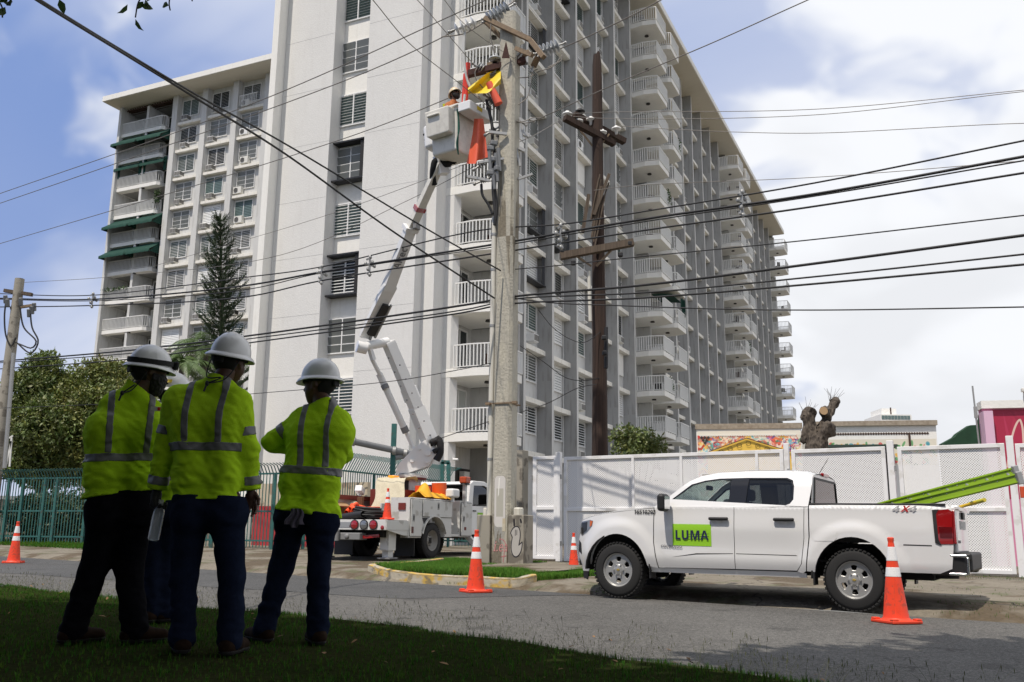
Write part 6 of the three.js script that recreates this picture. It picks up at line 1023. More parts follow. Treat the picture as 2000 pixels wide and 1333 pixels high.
  { const bx = new MB(), c = t; new MB().box(.9, .85, .75, .0, 1.22, -1.2).build('tool_chest', S.red, t); new MB().box(2.9, .10, .06, -.3, 1.42, -W + d + .1).build('side_rail', S.red, t); new MB().box(2.9, .5, .04, -.3, 1.15, -W + d + .05).build('side_panel', K.steel, t);
    const cp = new MB(); cp.rbox(.5, .24, .04, .01, -1.1, 1.15, -.62); cp.build('control_panel', S.white, t); const rl = new MB(); rl.box(.012, .16, .2, -1.095, 1.2, -.2); rl.build('warning_label', S.red, t); }
  const ck = makeCone('orange cone standing on the rear deck of the bucket truck', .71, dk(-1.66, .88, -.22), .3, false); 
  { const o2 = item('rope_coil', 'coil of black cable lying on the rear deck of the bucket truck', 'cable coil', dk(-1.55, .88, -.8)); const m = new MB(); seed(3); for (let i = 0; i < 11; i++) m.add(new THREE.TorusGeometry(rr(.24, .36), .022, 6, 30), M4(rr(-.05, .05), .03 + i * .024, rr(-.05, .05), PI / 2 + rr(-.12, .12), 0, 0)); m.build('coil', K.black, o2);
    const o3 = item('plastic_pipe', 'short black pipe lying on the rear deck edge', 'pipe', dk(-1.8, 0.95, -1.2)); const p = new MB(); p.lathe([[.07, -.5], [.085, -.5], [.085, .5], [.07, .5], [.07, -.5]], 0, 0, 0, 20, M4(0, 0, 0, PI / 2 - .1, 0, .2)); p.build('pipe', K.black, o3);
    const o4 = item('canvas_sheet', 'cream canvas sheet hung over the red tool chest', 'canvas', dk(-.35, 1.66, -.95)); const gp = [], gi = []; for (let i = 0; i <= 20; i++) for (let j = 0; j <= 14; j++) { const u = i / 20, v = j / 14, x = mix(-.42, .4, u), dr2 = u < .45 ? (.45 - u) * 1.5 : 0; gp.push(x, .06 + .09 * fbm(u, v, 5, 4, 71) * 2 - dr2 + (u > .45 ? .12 * Math.sin((u - .45) * 5) : 0), mix(-.45, .4, v) + .08 * Math.sin(u * 9)); } for (let i = 0; i < 20; i++) for (let j = 0; j < 14; j++) { const a = i * 15 + j; gi.push(a, a + 1, a + 15, a + 1, a + 16, a + 15); } const g = new THREE.BufferGeometry(); g.setAttribute('position', new THREE.Float32BufferAttribute(gp, 3)); g.setIndex(gi); g.computeVertexNormals(); meshOf('sheet', uvBox(g.toNonIndexed()), S.canvas, o4);
    const cyl = (label, x, y, z, r, h, mm, tip) => { const c = item('line_cover', label, 'line cover', dk(x, y, z)); new MB().lathe([[r - .01, 0], [r, 0], [r, h], [r - .01, h], [r - .01, 0]], 0, 0, 0, 26, M4(0, 0, 0, 0, 0, tip)).build('tube', mm, c); };
    cyl('orange drum cover with yellow inside on the locker top', .82, y1 + .02, -.35, .19, .42, S.orange, .06); cyl('red orange drum cover behind the taller orange one', .42, y1 + .02, -.6, .2, .32, S.hiOrange, -.03);
    const yw = item('rubber_sheet', 'crumpled yellow rubber sheet on the locker top', 'rubber sheet', dk(.15, y1 + .02, -.24)); { const bp = [], bi = []; for (let i = 0; i <= 22; i++) for (let j = 0; j <= 10; j++) { const u = i / 22, v = j / 10; bp.push(mix(-.55, .75, u), Math.max(.01, (.08 + .24 * Math.exp(-Math.pow((u - .22) / .12, 2)) + .12 * fbm(u, v, 6, 4, 81)) * Math.sin(PI * clamp(v, .02, .98))), mix(-.26, .24, v) + .04 * Math.sin(u * 11)); } for (let i = 0; i < 22; i++) for (let j = 0; j < 10; j++) { const a = i * 11 + j; bi.push(a, a + 1, a + 11, a + 1, a + 12, a + 11); } const g2 = new THREE.BufferGeometry(); g2.setAttribute('position', new THREE.Float32BufferAttribute(bp, 3)); g2.setIndex(bi); g2.computeVertexNormals(); meshOf('sheet', uvBox(g2.toNonIndexed()), S.yellow, yw); }
    const cb = item('cardboard_box', 'open brown cardboard box on the truck deck, leftmost', 'box', dk(-1.35, .88, -1.95)); { const m2 = new MB(); for (const [w, d2, x, z] of [[.45, .02, 0, .2], [.45, .02, 0, -.2], [.02, .4, .22, 0], [.02, .4, -.22, 0]]) m2.box(w, .34, d2, x, .17, z, 0, 0, .12); m2.box(.45, .02, .2, -.1, .36, .28, 0, .5); m2.build('carton', S.card, cb); }
    const bl = item('wood_block', 'upright brown timber block among the deck gear', 'timber', dk(-.95, .88, -1.5)); new MB().rbox(.12, .5, .14, .01, 0, .3, 0, .3).build('block', mat({ map: tWoodGrey, color: new THREE.Color(1.3, .8, .5), roughness: .9 }), bl);
    const bg = item('bag', 'cream canvas tool bag behind the cardboard box', 'bag', dk(-.85, .88, -1.8)); { const m3 = new MB(); m3.ball(.27, 0, .24, 0, 1, .9, .8, 14); m3.build('body', S.canvas, bg); const m4 = new MB(); m4.add(new THREE.TorusGeometry(.16, .014, 6, 20, PI), M4(0, .42, 0)); m4.build('handle', K.black, bg); }
    const ob = item('line_hose', 'heap of bright orange hoses lying on the deck', 'line hose', dk(-1.25, 0.94, -1.45)); { const m5 = new MB(); seed(14); for (let i = 0; i < 6; i++) m5.tube([new V3(rr(-.35, -.2), .05 + i * .03, rr(-.3, .3)), new V3(0, .12 + i * .04, rr(-.2, .2)), new V3(rr(.2, .35), .05 + i * .03, rr(-.3, .3))], rr(.04, .06), 8); m5.build('hose', S.hiOrange, ob); }
    const bu = item('bucket', 'orange plastic tub beside the heap of hoses', 'bucket', dk(-.8, .88, -1.2)); new MB().lathe([[0, .01], [.15, .01], [.2, .3], [.215, .3], [.215, .32], [.19, .32], [.14, .03], [0, .03]], 0, 0, 0, 26).build('pail', S.hiOrange, bu);
    const fl = item('flood_lamp', 'white work lamp on a short stand before the red chest', 'work lamp', dk(-.65, .89, -1.75)); { const m6 = new MB(); m6.rbox(.26, .16, .18, .02, 0, .72, 0, .3, 0, -.4); m6.cyl(.03, .03, .5, .02, .45, 0); m6.cyl(.13, .15, .12, 0, .26, 0); m6.build('lamp', S.clean, fl); }
    seed(15); const jn = item('rag_heap', 'white rags and plastic wrap strewn on the deck', 'rags', dk(-1.5, .88, -1.3)); const m7 = new MB(); for (let i = 0; i < 16; i++) m7.add(new THREE.PlaneGeometry(rr(.1, .25), rr(.1, .2), 2, 2), M4(rr(-.3, .3), rr(.01, .07), rr(-.45, .45), rr(-.5, .5) + PI / 2, rr(0, 3), rr(-.5, .5))); m7.build('rag', S.clean, jn); }
}
// ================================================================ people
// distance fields joined smoothly, meshed with surface nets
const N3 = (() => { const h = (x, y, z) => { let n = Math.imul(x, 374761393) ^ Math.imul(y, 668265263) ^ Math.imul(z, 1274126177); n = Math.imul(n ^ (n >>> 13), 1103515245); return ((n ^ (n >>> 16)) >>> 0) / 4294967296 * 2 - 1; }; return (x, y, z) => { const xi = Math.floor(x), yi = Math.floor(y), zi = Math.floor(z), fx = x - xi, fy = y - yi, fz = z - zi, u = fx * fx * (3 - 2 * fx), v = fy * fy * (3 - 2 * fy), w = fz * fz * (3 - 2 * fz); const l = (a, b, t) => a + (b - a) * t; return l(l(l(h(xi, yi, zi), h(xi + 1, yi, zi), u), l(h(xi, yi + 1, zi), h(xi + 1, yi + 1, zi), u), v), l(l(h(xi, yi, zi + 1), h(xi + 1, yi, zi + 1), u), l(h(xi, yi + 1, zi + 1), h(xi + 1, yi + 1, zi + 1), u), v), w); }; })();
class Bones {
  constructor(k = .04) { this.b = []; this.k = k; }
  add(a, b, ra, rb = ra) { const d = b.clone().sub(a); this.b.push([a.x, a.y, a.z, d.x, d.y, d.z, 1 / Math.max(1e-9, d.lengthSq()), ra, rb]); return this; }
  f(x, y, z) {
    let r = 1e9; const k = this.k;
    for (const q of this.b) { const px = x - q[0], py = y - q[1], pz2 = z - q[2]; let t = (px * q[3] + py * q[4] + pz2 * q[5]) * q[6]; t = t < 0 ? 0 : t > 1 ? 1 : t; const dx = px - q[3] * t, dy = py - q[4] * t, dz = pz2 - q[5] * t, d = Math.sqrt(dx * dx + dy * dy + dz * dz) - (q[7] + (q[8] - q[7]) * t); const h = Math.max(k - Math.abs(r - d), 0) / k; r = Math.min(r, d) - h * h * k * .25; }
    return r;
  }
  box(pad) { const lo = new V3(1e9, 1e9, 1e9), hi = new V3(-1e9, -1e9, -1e9); for (const q of this.b) for (const t of [0, 1]) { const p = new V3(q[0] + q[3] * t, q[1] + q[4] * t, q[2] + q[5] * t), r = Math.max(q[7], q[8]) + pad; lo.min(p.clone().subScalar(r)); hi.max(p.clone().addScalar(r)); } return [lo, hi]; }
}
function netMesh(f, [lo, hi], h, slack = .02) {
  const B = 4, nb = [0, 1, 2].map((i) => Math.ceil((hi.getComponent(i) - lo.getComponent(i)) / (h * B)) + 1), [nx, ny, nz] = nb.map((n) => n * B + 1);
  const val = new Float32Array(nx * ny * nz).fill(9), id = (i, j, k) => (k * ny + j) * nx + i, rad = h * B * .87 + slack, act = [];
  for (let K = 0; K < nb[2]; K++) for (let J = 0; J < nb[1]; J++) for (let I = 0; I < nb[0]; I++) {
    const c = f(lo.x + (I + .5) * B * h, lo.y + (J + .5) * B * h, lo.z + (K + .5) * B * h);
    if (Math.abs(c) > rad) { if (c < 0) for (let k = 0; k <= B; k++) for (let j = 0; j <= B; j++) for (let i = 0; i <= B; i++) { const n = id(I * B + i, J * B + j, K * B + k); if (val[n] === 9) val[n] = -1; } continue; }
    act.push([I, J, K]);
  }
  const done = new Uint8Array(nx * ny * nz);
  for (const [I, J, K] of act) for (let k = 0; k <= B; k++) for (let j = 0; j <= B; j++) for (let i = 0; i <= B; i++) { const a = I * B + i, b = J * B + j, c = K * B + k, n = id(a, b, c); if (!done[n]) { done[n] = 1; val[n] = f(lo.x + a * h, lo.y + b * h, lo.z + c * h); } }
  const vi = new Int32Array(nx * ny * nz).fill(-1), P3 = [], ix = [];
  const corners = [[0, 0, 0], [1, 0, 0], [0, 1, 0], [1, 1, 0], [0, 0, 1], [1, 0, 1], [0, 1, 1], [1, 1, 1]], edges = [[0, 1], [2, 3], [4, 5], [6, 7], [0, 2], [1, 3], [4, 6], [5, 7], [0, 4], [1, 5], [2, 6], [3, 7]];
  for (const [I, J, K] of act) for (let k = 0; k < B; k++) for (let j = 0; j < B; j++) for (let i = 0; i < B; i++) {
    const a = I * B + i, b = J * B + j, c = K * B + k; if (a >= nx - 1 || b >= ny - 1 || c >= nz - 1) continue;
    const v = corners.map(([x, y, z]) => val[id(a + x, b + y, c + z)]); let neg = 0; for (const q of v) if (q < 0) neg++;
    if (!neg || neg === 8) continue;
    let x = 0, y = 0, z = 0, n = 0; for (const [e0, e1] of edges) if ((v[e0] < 0) !== (v[e1] < 0)) { const t = v[e0] / (v[e0] - v[e1]), p = corners[e0], q = corners[e1]; x += p[0] + (q[0] - p[0]) * t; y += p[1] + (q[1] - p[1]) * t; z += p[2] + (q[2] - p[2]) * t; n++; }
    vi[id(a, b, c)] = P3.length / 3; P3.push(lo.x + (a + x / n) * h, lo.y + (b + y / n) * h, lo.z + (c + z / n) * h);
  }
  const quad = (a, b, c, d, s) => { if (a < 0 || b < 0 || c < 0 || d < 0) return; if (s) ix.push(a, b, c, a, c, d); else ix.push(a, c, b, a, d, c); };
  for (const [I, J, K] of act) for (let k = 0; k < B; k++) for (let j = 0; j < B; j++) for (let i = 0; i < B; i++) {
    const a = I * B + i, b = J * B + j, c = K * B + k; if (!a || !b || !c || a >= nx - 1 || b >= ny - 1 || c >= nz - 1) continue; const v0 = val[id(a, b, c)] < 0;
    if (v0 !== (val[id(a + 1, b, c)] < 0)) quad(vi[id(a, b - 1, c - 1)], vi[id(a, b, c - 1)], vi[id(a, b, c)], vi[id(a, b - 1, c)], v0);
    if (v0 !== (val[id(a, b + 1, c)] < 0)) quad(vi[id(a - 1, b, c - 1)], vi[id(a - 1, b, c)], vi[id(a, b, c)], vi[id(a, b, c - 1)], v0);
    if (v0 !== (val[id(a, b, c + 1)] < 0)) quad(vi[id(a - 1, b - 1, c)], vi[id(a, b - 1, c)], vi[id(a, b, c)], vi[id(a - 1, b, c)], v0);
  }
  const nn = new Float32Array(P3.length), e = h * .4; for (let i = 0; i < P3.length; i += 3) { const x = P3[i], y = P3[i + 1], z = P3[i + 2]; let a = f(x + e, y, z) - f(x - e, y, z), b = f(x, y + e, z) - f(x, y - e, z), c = f(x, y, z + e) - f(x, y, z - e); const l = Math.hypot(a, b, c) || 1; nn[i] = a / l; nn[i + 1] = b / l; nn[i + 2] = c / l; }
  const g = new THREE.BufferGeometry(); g.setAttribute('position', new THREE.Float32BufferAttribute(P3, 3)); g.setAttribute('normal', new THREE.BufferAttribute(nn, 3)); g.setIndex(ix); return uvBox(g.toNonIndexed());
}
const weave = tex(256, .12, (u, v) => fbm(u, v, 40, 3, 701), false);
const CL = {
  lime: mat({ map: tex(512, .7, (u, v) => { const n = fbm(u, v, 6, 4, 703), f = fbm(u, v, 90, 2, 705); return [.43, .69, .018].map((q) => q * (.88 + .14 * n + .12 * (f - .5))); }), bumpMap: weave, bumpScale: .0012, roughness: .95, specularIntensity: .25 }),
  band: mat({ map: tex(256, .02, (u, v) => { const s = (u * 3 + v * 3) % 1 < .3 ? .8 : 1; return [.15 * s, .15 * s, .148 * s]; }), roughness: .5 }),
  denim: mat({ map: tex(512, .5, (u, v) => { const n = fbm(u, v, 8, 5, 707), f = fbm(u, v, 110, 2, 709); return blend([.005, .007, .015], [.015, .022, .048], n * .5 + f * .35); }), bumpMap: weave, bumpScale: .001, roughness: 1, specularIntensity: .1 }),
  black: mat({ map: tex(256, .5, (u, v) => { const n = .6 + .8 * fbm(u, v, 20, 4, 711); return [.006 * n, .006 * n, .008 * n]; }), specularIntensity: .1, roughness: 1 }),
  boot: mat({ map: tex(256, .3, (u, v) => blend([.010, .005, .003], [.025, .013, .007], fbm(u, v, 14, 4, 713))), specularIntensity: .2, roughness: .85 }), sole: mat({ c: [.012, .011, .010], roughness: .9 }),
  skinD: mat({ c: [.075, .034, .02], roughness: .55 }), skinM: mat({ c: [.28, .14, .085], roughness: .55 }), hair: mat({ c: [.006, .005, .005], roughness: .8 }),
  hat: mat({ c: [.70, .70, .69], roughness: .28, clearcoat: .5, clearcoatRoughness: .2 }), hatTan: mat({ c: [.62, .50, .33], roughness: .4 }), strap: mat({ c: [.012, .012, .012], roughness: .8 }), glove: mat({ c: [.02, .02, .021], roughness: .9 }), gloveW: mat({ c: [.60, .52, .40], roughness: .8 }),
  fireOrange: mat({ map: tex(256, .4, (u, v) => blend([.30, .09, .025], [.48, .17, .06], fbm(u, v, 10, 4, 715))), roughness: .9 }), sleeve: mat({ c: [.62, .06, .02], roughness: .4 }), vest: mat({ c: [.6, .7, .02], roughness: .8 }), towel: mat({ map: tex(128, .1, (u, v) => { const n = .7 + .6 * fbm(u, v, 24, 3, 717); return [.10 * n, .085 * n, .115 * n]; }), roughness: 1 }),
  plastic: mat({ c: [.90, .93, .95], roughness: .18, transmission: .75, thickness: 0 }), shades: mat({ c: [.006, .006, .007], roughness: .08 }),
};
// head in its own frame: face towards +z, y up, centre of the skull at the origin
function headGeo(beard) {
  const b = new Bones(.03), v = (x, y, z) => new V3(x, y, z);
  b.add(v(0, .03, -.025), v(0, .035, .02), .082, .078).add(v(-.012, -.02, .02), v(.012, -.02, .02), .066).add(v(-.02, -.07, .035), v(.02, -.07, .035), .045, .045).add(v(0, -.095, .058), v(0, -.085, .05), .024, .03).add(v(-.045, -.035, .035), v(.045, -.035, .035), .034).add(v(-.03, .016, .075), v(.03, .016, .075), .017);
  const b2 = new Bones(.012); b2.add(v(0, .012, .088), v(0, -.022, .108), .009, .014).add(v(-.012, -.025, .098), v(.012, -.025, .098), .010).add(v(-.018, -.055, .085), v(.018, -.055, .085), .0085).add(v(-.016, -.066, .083), v(.016, -.066, .083), .009);
  for (const s of [-1, 1]) b2.add(v(s * .080, .012, -.005), v(s * .078, -.028, .002), .013, .010).add(v(s * .084, .018, -.012), v(s * .082, -.01, -.018), .008);
  const eye = [[-.033, .002, .086], [.033, .002, .086]];
  const f = (x, y, z) => { let d = b.f(x, y, z); for (const e of eye) { const q = Math.hypot(x - e[0], (y - e[1]) * 1.4, z - e[2] - .012) - .017; const h = Math.max(.012 - Math.abs(-q - d), 0) / .012; d = Math.max(d, -q) + h * h * .003; } const d2 = b2.f(x, y, z), h = Math.max(.014 - Math.abs(d - d2), 0) / .014; d = Math.min(d, d2) - h * h * .0035; for (const e of eye) d = Math.min(d, Math.hypot(x - e[0], y - e[1], z - e[2] + .004) - .0125); return d; };
  return [f, netMesh(f, [new V3(-.11, -.14, -.13), new V3(.11, .13, .14)], .0042, .01)];
}
const [headF, headG] = headGeo();
const hairG = netMesh((x, y, z) => Math.max(headF(x, y, z) - .007, z - .03 + (y < -.02 ? .06 : 0), -(y + .06), Math.abs(x) > .074 && y < .03 ? .02 - z * 0 + (z > -.03 ? .02 : -.02) : -1), [new V3(-.12, -.14, -.14), new V3(.12, .14, .14)], .005, .03);
const beardG = netMesh((x, y, z) => Math.max(headF(x, y, z) - .012 - .004 * N3(x * 90, y * 90, z * 90), y + .035 - (Math.abs(x) > .05 ? .03 : 0), -(z - (-.005)), (Math.hypot(x / .018, (y + .06) / .007) < 1 && z > .07) ? .01 : -1), [new V3(-.12, -.15, -.14), new V3(.12, .06, .14)], .005, .03);
// hard hat: dome with ridges and a full brim, rim at y = 0
const hatParts = (() => {
  const dome = new THREE.SphereGeometry(1, 40, 20, 0, 2 * PI, 0, PI / 2), p = dome.attributes.position; for (let i = 0; i < p.count; i++) { const x = p.getX(i), y = p.getY(i), z = p.getZ(i); const rg = y > .1 ? .006 * (Math.exp(-Math.pow(x / .1, 2)) + Math.exp(-Math.pow((Math.abs(x) - .32) / .07, 2)) * .7) * sstep(.95, .5, Math.abs(z)) : 0; p.setXYZ(i, x * .118, Math.pow(y, .9) * .146 + rg, z * .142); } dome.computeVertexNormals();
  const br = [], ix = [], n = 48; for (let i = 0; i <= n; i++) { const a = i / n * 2 * PI, c = Math.cos(a), s = Math.sin(a), w = 1 + .10 * Math.max(0, s) * s; for (const [r, y] of [[.99, .012], [1.10, .004], [1.19, -.008], [1.22, -.015], [1.215, -.021], [1.10, -.006], [.97, .0]]) br.push(c * .118 * (1 + (r - 1) * 1.15), y - .008 * Math.max(0, s) * (r - .99) * 8, s * .142 * (1 + (r - 1) * w)); } for (let i = 0; i < n; i++) for (let j = 0; j < 6; j++) { const a = i * 7 + j; ix.push(a, a + 7, a + 1, a + 1, a + 7, a + 8); }
  const bg = new THREE.BufferGeometry(); bg.setAttribute('position', new THREE.Float32BufferAttribute(br, 3)); bg.setIndex(ix); bg.computeVertexNormals();
  return [new MB().add(dome).geo(), new MB().add(bg).geo()];
})();
const basis = (fwd, up = new V3(0, 1, 0)) => { const z = fwd.clone().normalize(), x = new V3().crossVectors(up, z).normalize(), y = new V3().crossVectors(z, x); return new THREE.Matrix4().makeBasis(x, y, z); };
// a hand at a wrist: dir = along the forearm, palm = palm normal, curl 0..1
function handF(wrist, dir, palm, side, curl, sc = 1, glove = 0) {
  const y = dir.clone().normalize(), z = palm.clone().addScaledVector(y, -palm.dot(y)).normalize(), x = new V3().crossVectors(y, z).multiplyScalar(side), P0 = (a, b, c) => wrist.clone().addScaledVector(x, a * sc).addScaledVector(y, b * sc).addScaledVector(z, c * sc), B1 = new Bones(.012);
  B1.add(P0(-.022, .03, 0), P0(-.026, .085, 0), .015 + glove, .013 + glove).add(P0(0, .02, 0), P0(-.006, .09, 0), .017 + glove, .014 + glove).add(P0(.02, .03, 0), P0(.018, .088, 0), .016 + glove, .013 + glove).add(P0(0, -.04, 0), P0(0, .03, 0), .027 + glove, .022 + glove);
  const Bf = new Bones(.004); const L = [[-.030, .084, .030, .022, .018], [-.011, .092, .040, .027, .022], [.009, .094, .044, .030, .022], [.028, .088, .038, .026, .021]];
  for (const [fx, fy, a, b, c] of L) { let p = P0(fx, fy, 0), ang = .25 + curl * .9; const step = (l) => { const q = p.clone().addScaledVector(y, Math.cos(ang) * l * sc).addScaledVector(z, Math.sin(ang) * l * sc).addScaledVector(x, (fx > 0 ? .06 : -.05) * l); return q; }; const r = .0088 + glove; for (const [l, r2] of [[a, .0084], [b, .0078], [c, .007]]) { const q = step(l); Bf.add(p, q, r, r2 + glove); p = q; ang += .15 + curl * .95; } }
  Bf.add(P0(.026, .022, .006), P0(.048, .055, .018), .012 + glove, .0105 + glove).add(P0(.048, .055, .018), P0(.050, .084, .032 + .01 * curl), .0102 + glove, .0088 + glove);
  const f = (a, b, c) => { const d1 = B1.f(a, b, c), d2 = Bf.f(a, b, c), h = Math.max(.010 - Math.abs(d1 - d2), 0) / .010; return Math.min(d1, d2) - h * h * .0025; };
  const bx = B1.box(.02), bx2 = Bf.box(.02); return [f, [bx[0].min(bx2[0]), bx[1].max(bx2[1])], P0];
}
function makePerson(o) {
  const t = thing('person', o.label, 'person', o.J.foot, 0), org = o.J.foot, J = {}; for (const k in o.J) J[k] = o.J[k].clone().sub(org);
  const R = o.R ?? 1, h = o.h ?? .011, mid = (a, b, k = .5) => a.clone().lerp(b, k), right = J.shR.clone().sub(J.shL).setY(0).normalize(), fwd = new V3().crossVectors(new V3(0, 1, 0), right).normalize(); // facing direction
  const M0 = (p, x, y, z) => p.clone().addScaledVector(right, x).add(new V3(0, y, 0)).addScaledVector(fwd, z);
  const torso = (b, g) => {
    const cl = M0(J.chest, -.105 * R, 0, 0), cr = M0(J.chest, .105 * R, 0, 0), wl = M0(J.waist, -.085 * R, 0, .0), wr = M0(J.waist, .085 * R, 0, 0), pl = M0(J.pelvis, -.085 * R, 0, -.01), pr = M0(J.pelvis, .085 * R, 0, -.01);
    b.add(cl, cr, .118 * R + g, .118 * R + g).add(cl, wl, .116 * R + g, .100 * R + g).add(cr, wr, .116 * R + g, .100 * R + g).add(wl, wr, .104 * R + g).add(wl, pl, .10 * R + g, .108 * R + g).add(wr, pr, .10 * R + g, .108 * R + g);
    if (o.belly) b.add(M0(J.waist, 0, .02, .07), M0(J.waist, 0, -.06, .07), .13 + g);
    b.add(M0(J.shL, .02, 0, 0), M0(J.neck, -.03, -.045, 0), .062 * R + g, .052 + g).add(M0(J.shR, -.02, 0, 0), M0(J.neck, .03, -.045, 0), .062 * R + g, .052 + g).add(M0(J.shL, .03, -.05, -.01), M0(J.shR, -.03, -.05, -.01), .082 * R + g);
  };
  const arm = (b, s, g, cuff = 0) => { const A1 = J['sh' + s], E1 = J['el' + s], W1 = J['wr' + s]; b.add(A1, E1, .062 * R + g, .050 * R + g).add(E1, W1, .050 * R + g, .036 * R + g + cuff); };
  const legs = (b, g, flare = 0) => { for (const s of ['L', 'R']) { b.add(J['hip' + s], J['kn' + s], .098 * R + g, .066 * R + g).add(J['kn' + s], J['an' + s], .064 * R + g, .047 * R + g + flare); b.add(M0(J['hip' + s], 0, .06, -.02), M0(J['hip' + s], 0, -.02, -.03), .105 * R + g); } b.add(J.hipL, J.hipR, .10 * R + g); };
  // ---- skin: one body from head to hands
  const skin = [], bb = new Bones(.04); torso(bb, -.02); arm(bb, 'L', -.014); arm(bb, 'R', -.014); if (!o.noLegs) legs(bb, -.02); bb.add(M0(J.neck, 0, -.02, -.005), J.head.clone().add(new V3(0, -.06, 0)).addScaledVector(fwd, -.015), .060, .056);
  skin.push(netMesh((x, y, z) => bb.f(x, y, z), bb.box(.05), Math.max(.018, h), .01));
  const hm = basis(o.face, o.headUp ?? new V3(0, 1, 0)).setPosition(J.head); const hs = new THREE.Matrix4().makeScale(1.04, 1.06, 1.06), headM = hm.clone().multiply(hs); skin.push(headG.clone().applyMatrix4(headM));
  const gl = {};
  for (const s of ['L', 'R']) { const d = J['ha' + s].clone().sub(J['wr' + s]), [f, bx] = handF(J['wr' + s].clone().addScaledVector(d.clone().normalize(), -.01), d, o['palm' + s] ?? fwd.clone().negate(), s === 'L' ? 1 : -1, o['curl' + s] ?? .35, 1, o['glove' + s] ? .003 : 0); const hg = netMesh(f, bx, o.far ? .008 : .004, .012); if (o['glove' + s]) meshOf('glove', hg, o['glove' + s], t); else skin.push(hg); }
  meshOf('body', mergeGeometries(skin.map(plain)), o.skin, t);
  if (o.hair !== false) meshOf('hair', hairG.clone().applyMatrix4(headM), CL.hair, t);
  if (o.beard) meshOf('beard', beardG.clone().applyMatrix4(headM), CL.hair, t);
  // ---- shirt
  const sb = new Bones(.045); torso(sb, .012); arm(sb, 'L', .012, .008); arm(sb, 'R', .012, .008); sb.add(M0(J.neck, 0, -.03, -.004), M0(J.neck, 0, .02, 0), .074, .068);
  if (o.hemFlare) sb.add(M0(J.pelvis, -.1 * R, -.07, 0), M0(J.pelvis, .1 * R, -.07, 0), .138 * R);
  const cuts = ['L', 'R'].map((s) => { const d = J['wr' + s].clone().sub(J['el' + s]).normalize(); return [J['wr' + s].clone().addScaledVector(d, -.012), d, J['el' + s]]; });
  const neckUp = J.head.clone().sub(J.neck).normalize(), hem = o.hem - 0;
  const folds = (x, y, z) => { const k = sstep(.35, -.05, y - J.waist.y); return (.0085 * N3(x * 8 + 3, y * 20 + N3(x * 6, y * 5, z * 6) * 2.6, z * 8) + .006 * N3(x * 17, y * 40 + N3(x * 9, y * 9, z * 9) * 2, z * 17)) * (.35 + 1.1 * k) + .004 * N3(x * 30 + y * 18, y * 12, z * 30 - y * 14); };
  const base = (x, y, z) => sb.f(x, y, z) + folds(x, y, z);
  const hemAt = (x, y, z) => { const sx = x * right.x + z * right.z; return (o.J.hemY.y - org.y) + (o.hemTilt ?? 0) * (sx - (J.pelvis.x * right.x + J.pelvis.z * right.z)) + .005 * N3(x * 5, 1, z * 5); };
  const shirtF = (x, y, z) => { let d = base(x, y, z); d = Math.max(d, hemAt(x, y, z) - y); d = Math.max(d, (x - J.neck.x) * neckUp.x + (y - J.neck.y - .012) * neckUp.y + (z - J.neck.z) * neckUp.z); for (const [p, n, e] of cuts) { const q = (x - p.x) * n.x + (y - p.y) * n.y + (z - p.z) * n.z; if (Math.hypot(x - p.x, y - p.y, z - p.z) < .12) d = Math.max(d, q); } return d; };
  const sbox = sb.box(.05); meshOf('shirt', netMesh(shirtF, sbox, h, .03), o.shirt ?? CL.lime, t);
  // ---- reflective bands: thin shells on the shirt
  if (o.bands !== false) {
    const X0 = J.chest.dot(right), bandY = o.J.bandY.y - org.y, tiltAx = o.bandTilt ?? 0, armsF = new Bones(.03); arm(armsF, 'L', .03); arm(armsF, 'R', .03);
    const tor = new Bones(.045); torso(tor, .03); const onTorso = (x, y, z) => armsF.f(x, y, z) > tor.f(x, y, z) - .01;
    const shell = (x, y, z) => shirtF(x, y, z) - .0045, belly = (x, y, z) => { const yy = y - bandY - tiltAx * (x * right.x + z * right.z - X0); return onTorso(x, y, z) ? Math.abs(yy) - .027 : .05; };
    meshOf('waist_band', netMesh((x, y, z) => Math.max(shell(x, y, z), belly(x, y, z), -(shirtF(x, y, z) + .012)), sbox, h * .8, .04), CL.band, t);
    for (const s of [-1, 1]) meshOf('shoulder_band', netMesh((x, y, z) => { const sx = x * right.x + z * right.z - X0 - s * (.098 + (o.spread ?? .0)) * R - s * .10 * clamp(y - bandY, 0, .5) * (o.vee ?? .5); return Math.max(shell(x, y, z), onTorso(x, y, z) || y > J.shL.y - .02 ? Math.abs(sx) - .0215 : .05, bandY + .02 - y, -(shirtF(x, y, z) + .012)); }, sbox, h * .8, .04), CL.band, t);
    for (const s of ['L', 'R']) for (const [a, b, k] of [['sh', 'el', .62], ['el', 'wr', .72]]) { const p = mid(J[a + s], J[b + s], k), n = J[b + s].clone().sub(J[a + s]).normalize(); meshOf('sleeve_band', netMesh((x, y, z) => { const q = (x - p.x) * n.x + (y - p.y) * n.y + (z - p.z) * n.z; return Math.max(shell(x, y, z), Math.abs(q) - .027, Math.hypot(x - p.x, y - p.y, z - p.z) - .125, tor.f(x, y, z) < armsF.f(x, y, z) ? .03 : -1, -(shirtF(x, y, z) + .012)); }, [p.clone().subScalar(.16), p.clone().addScalar(.16)], h * .7, .04), CL.band, t); }
  }
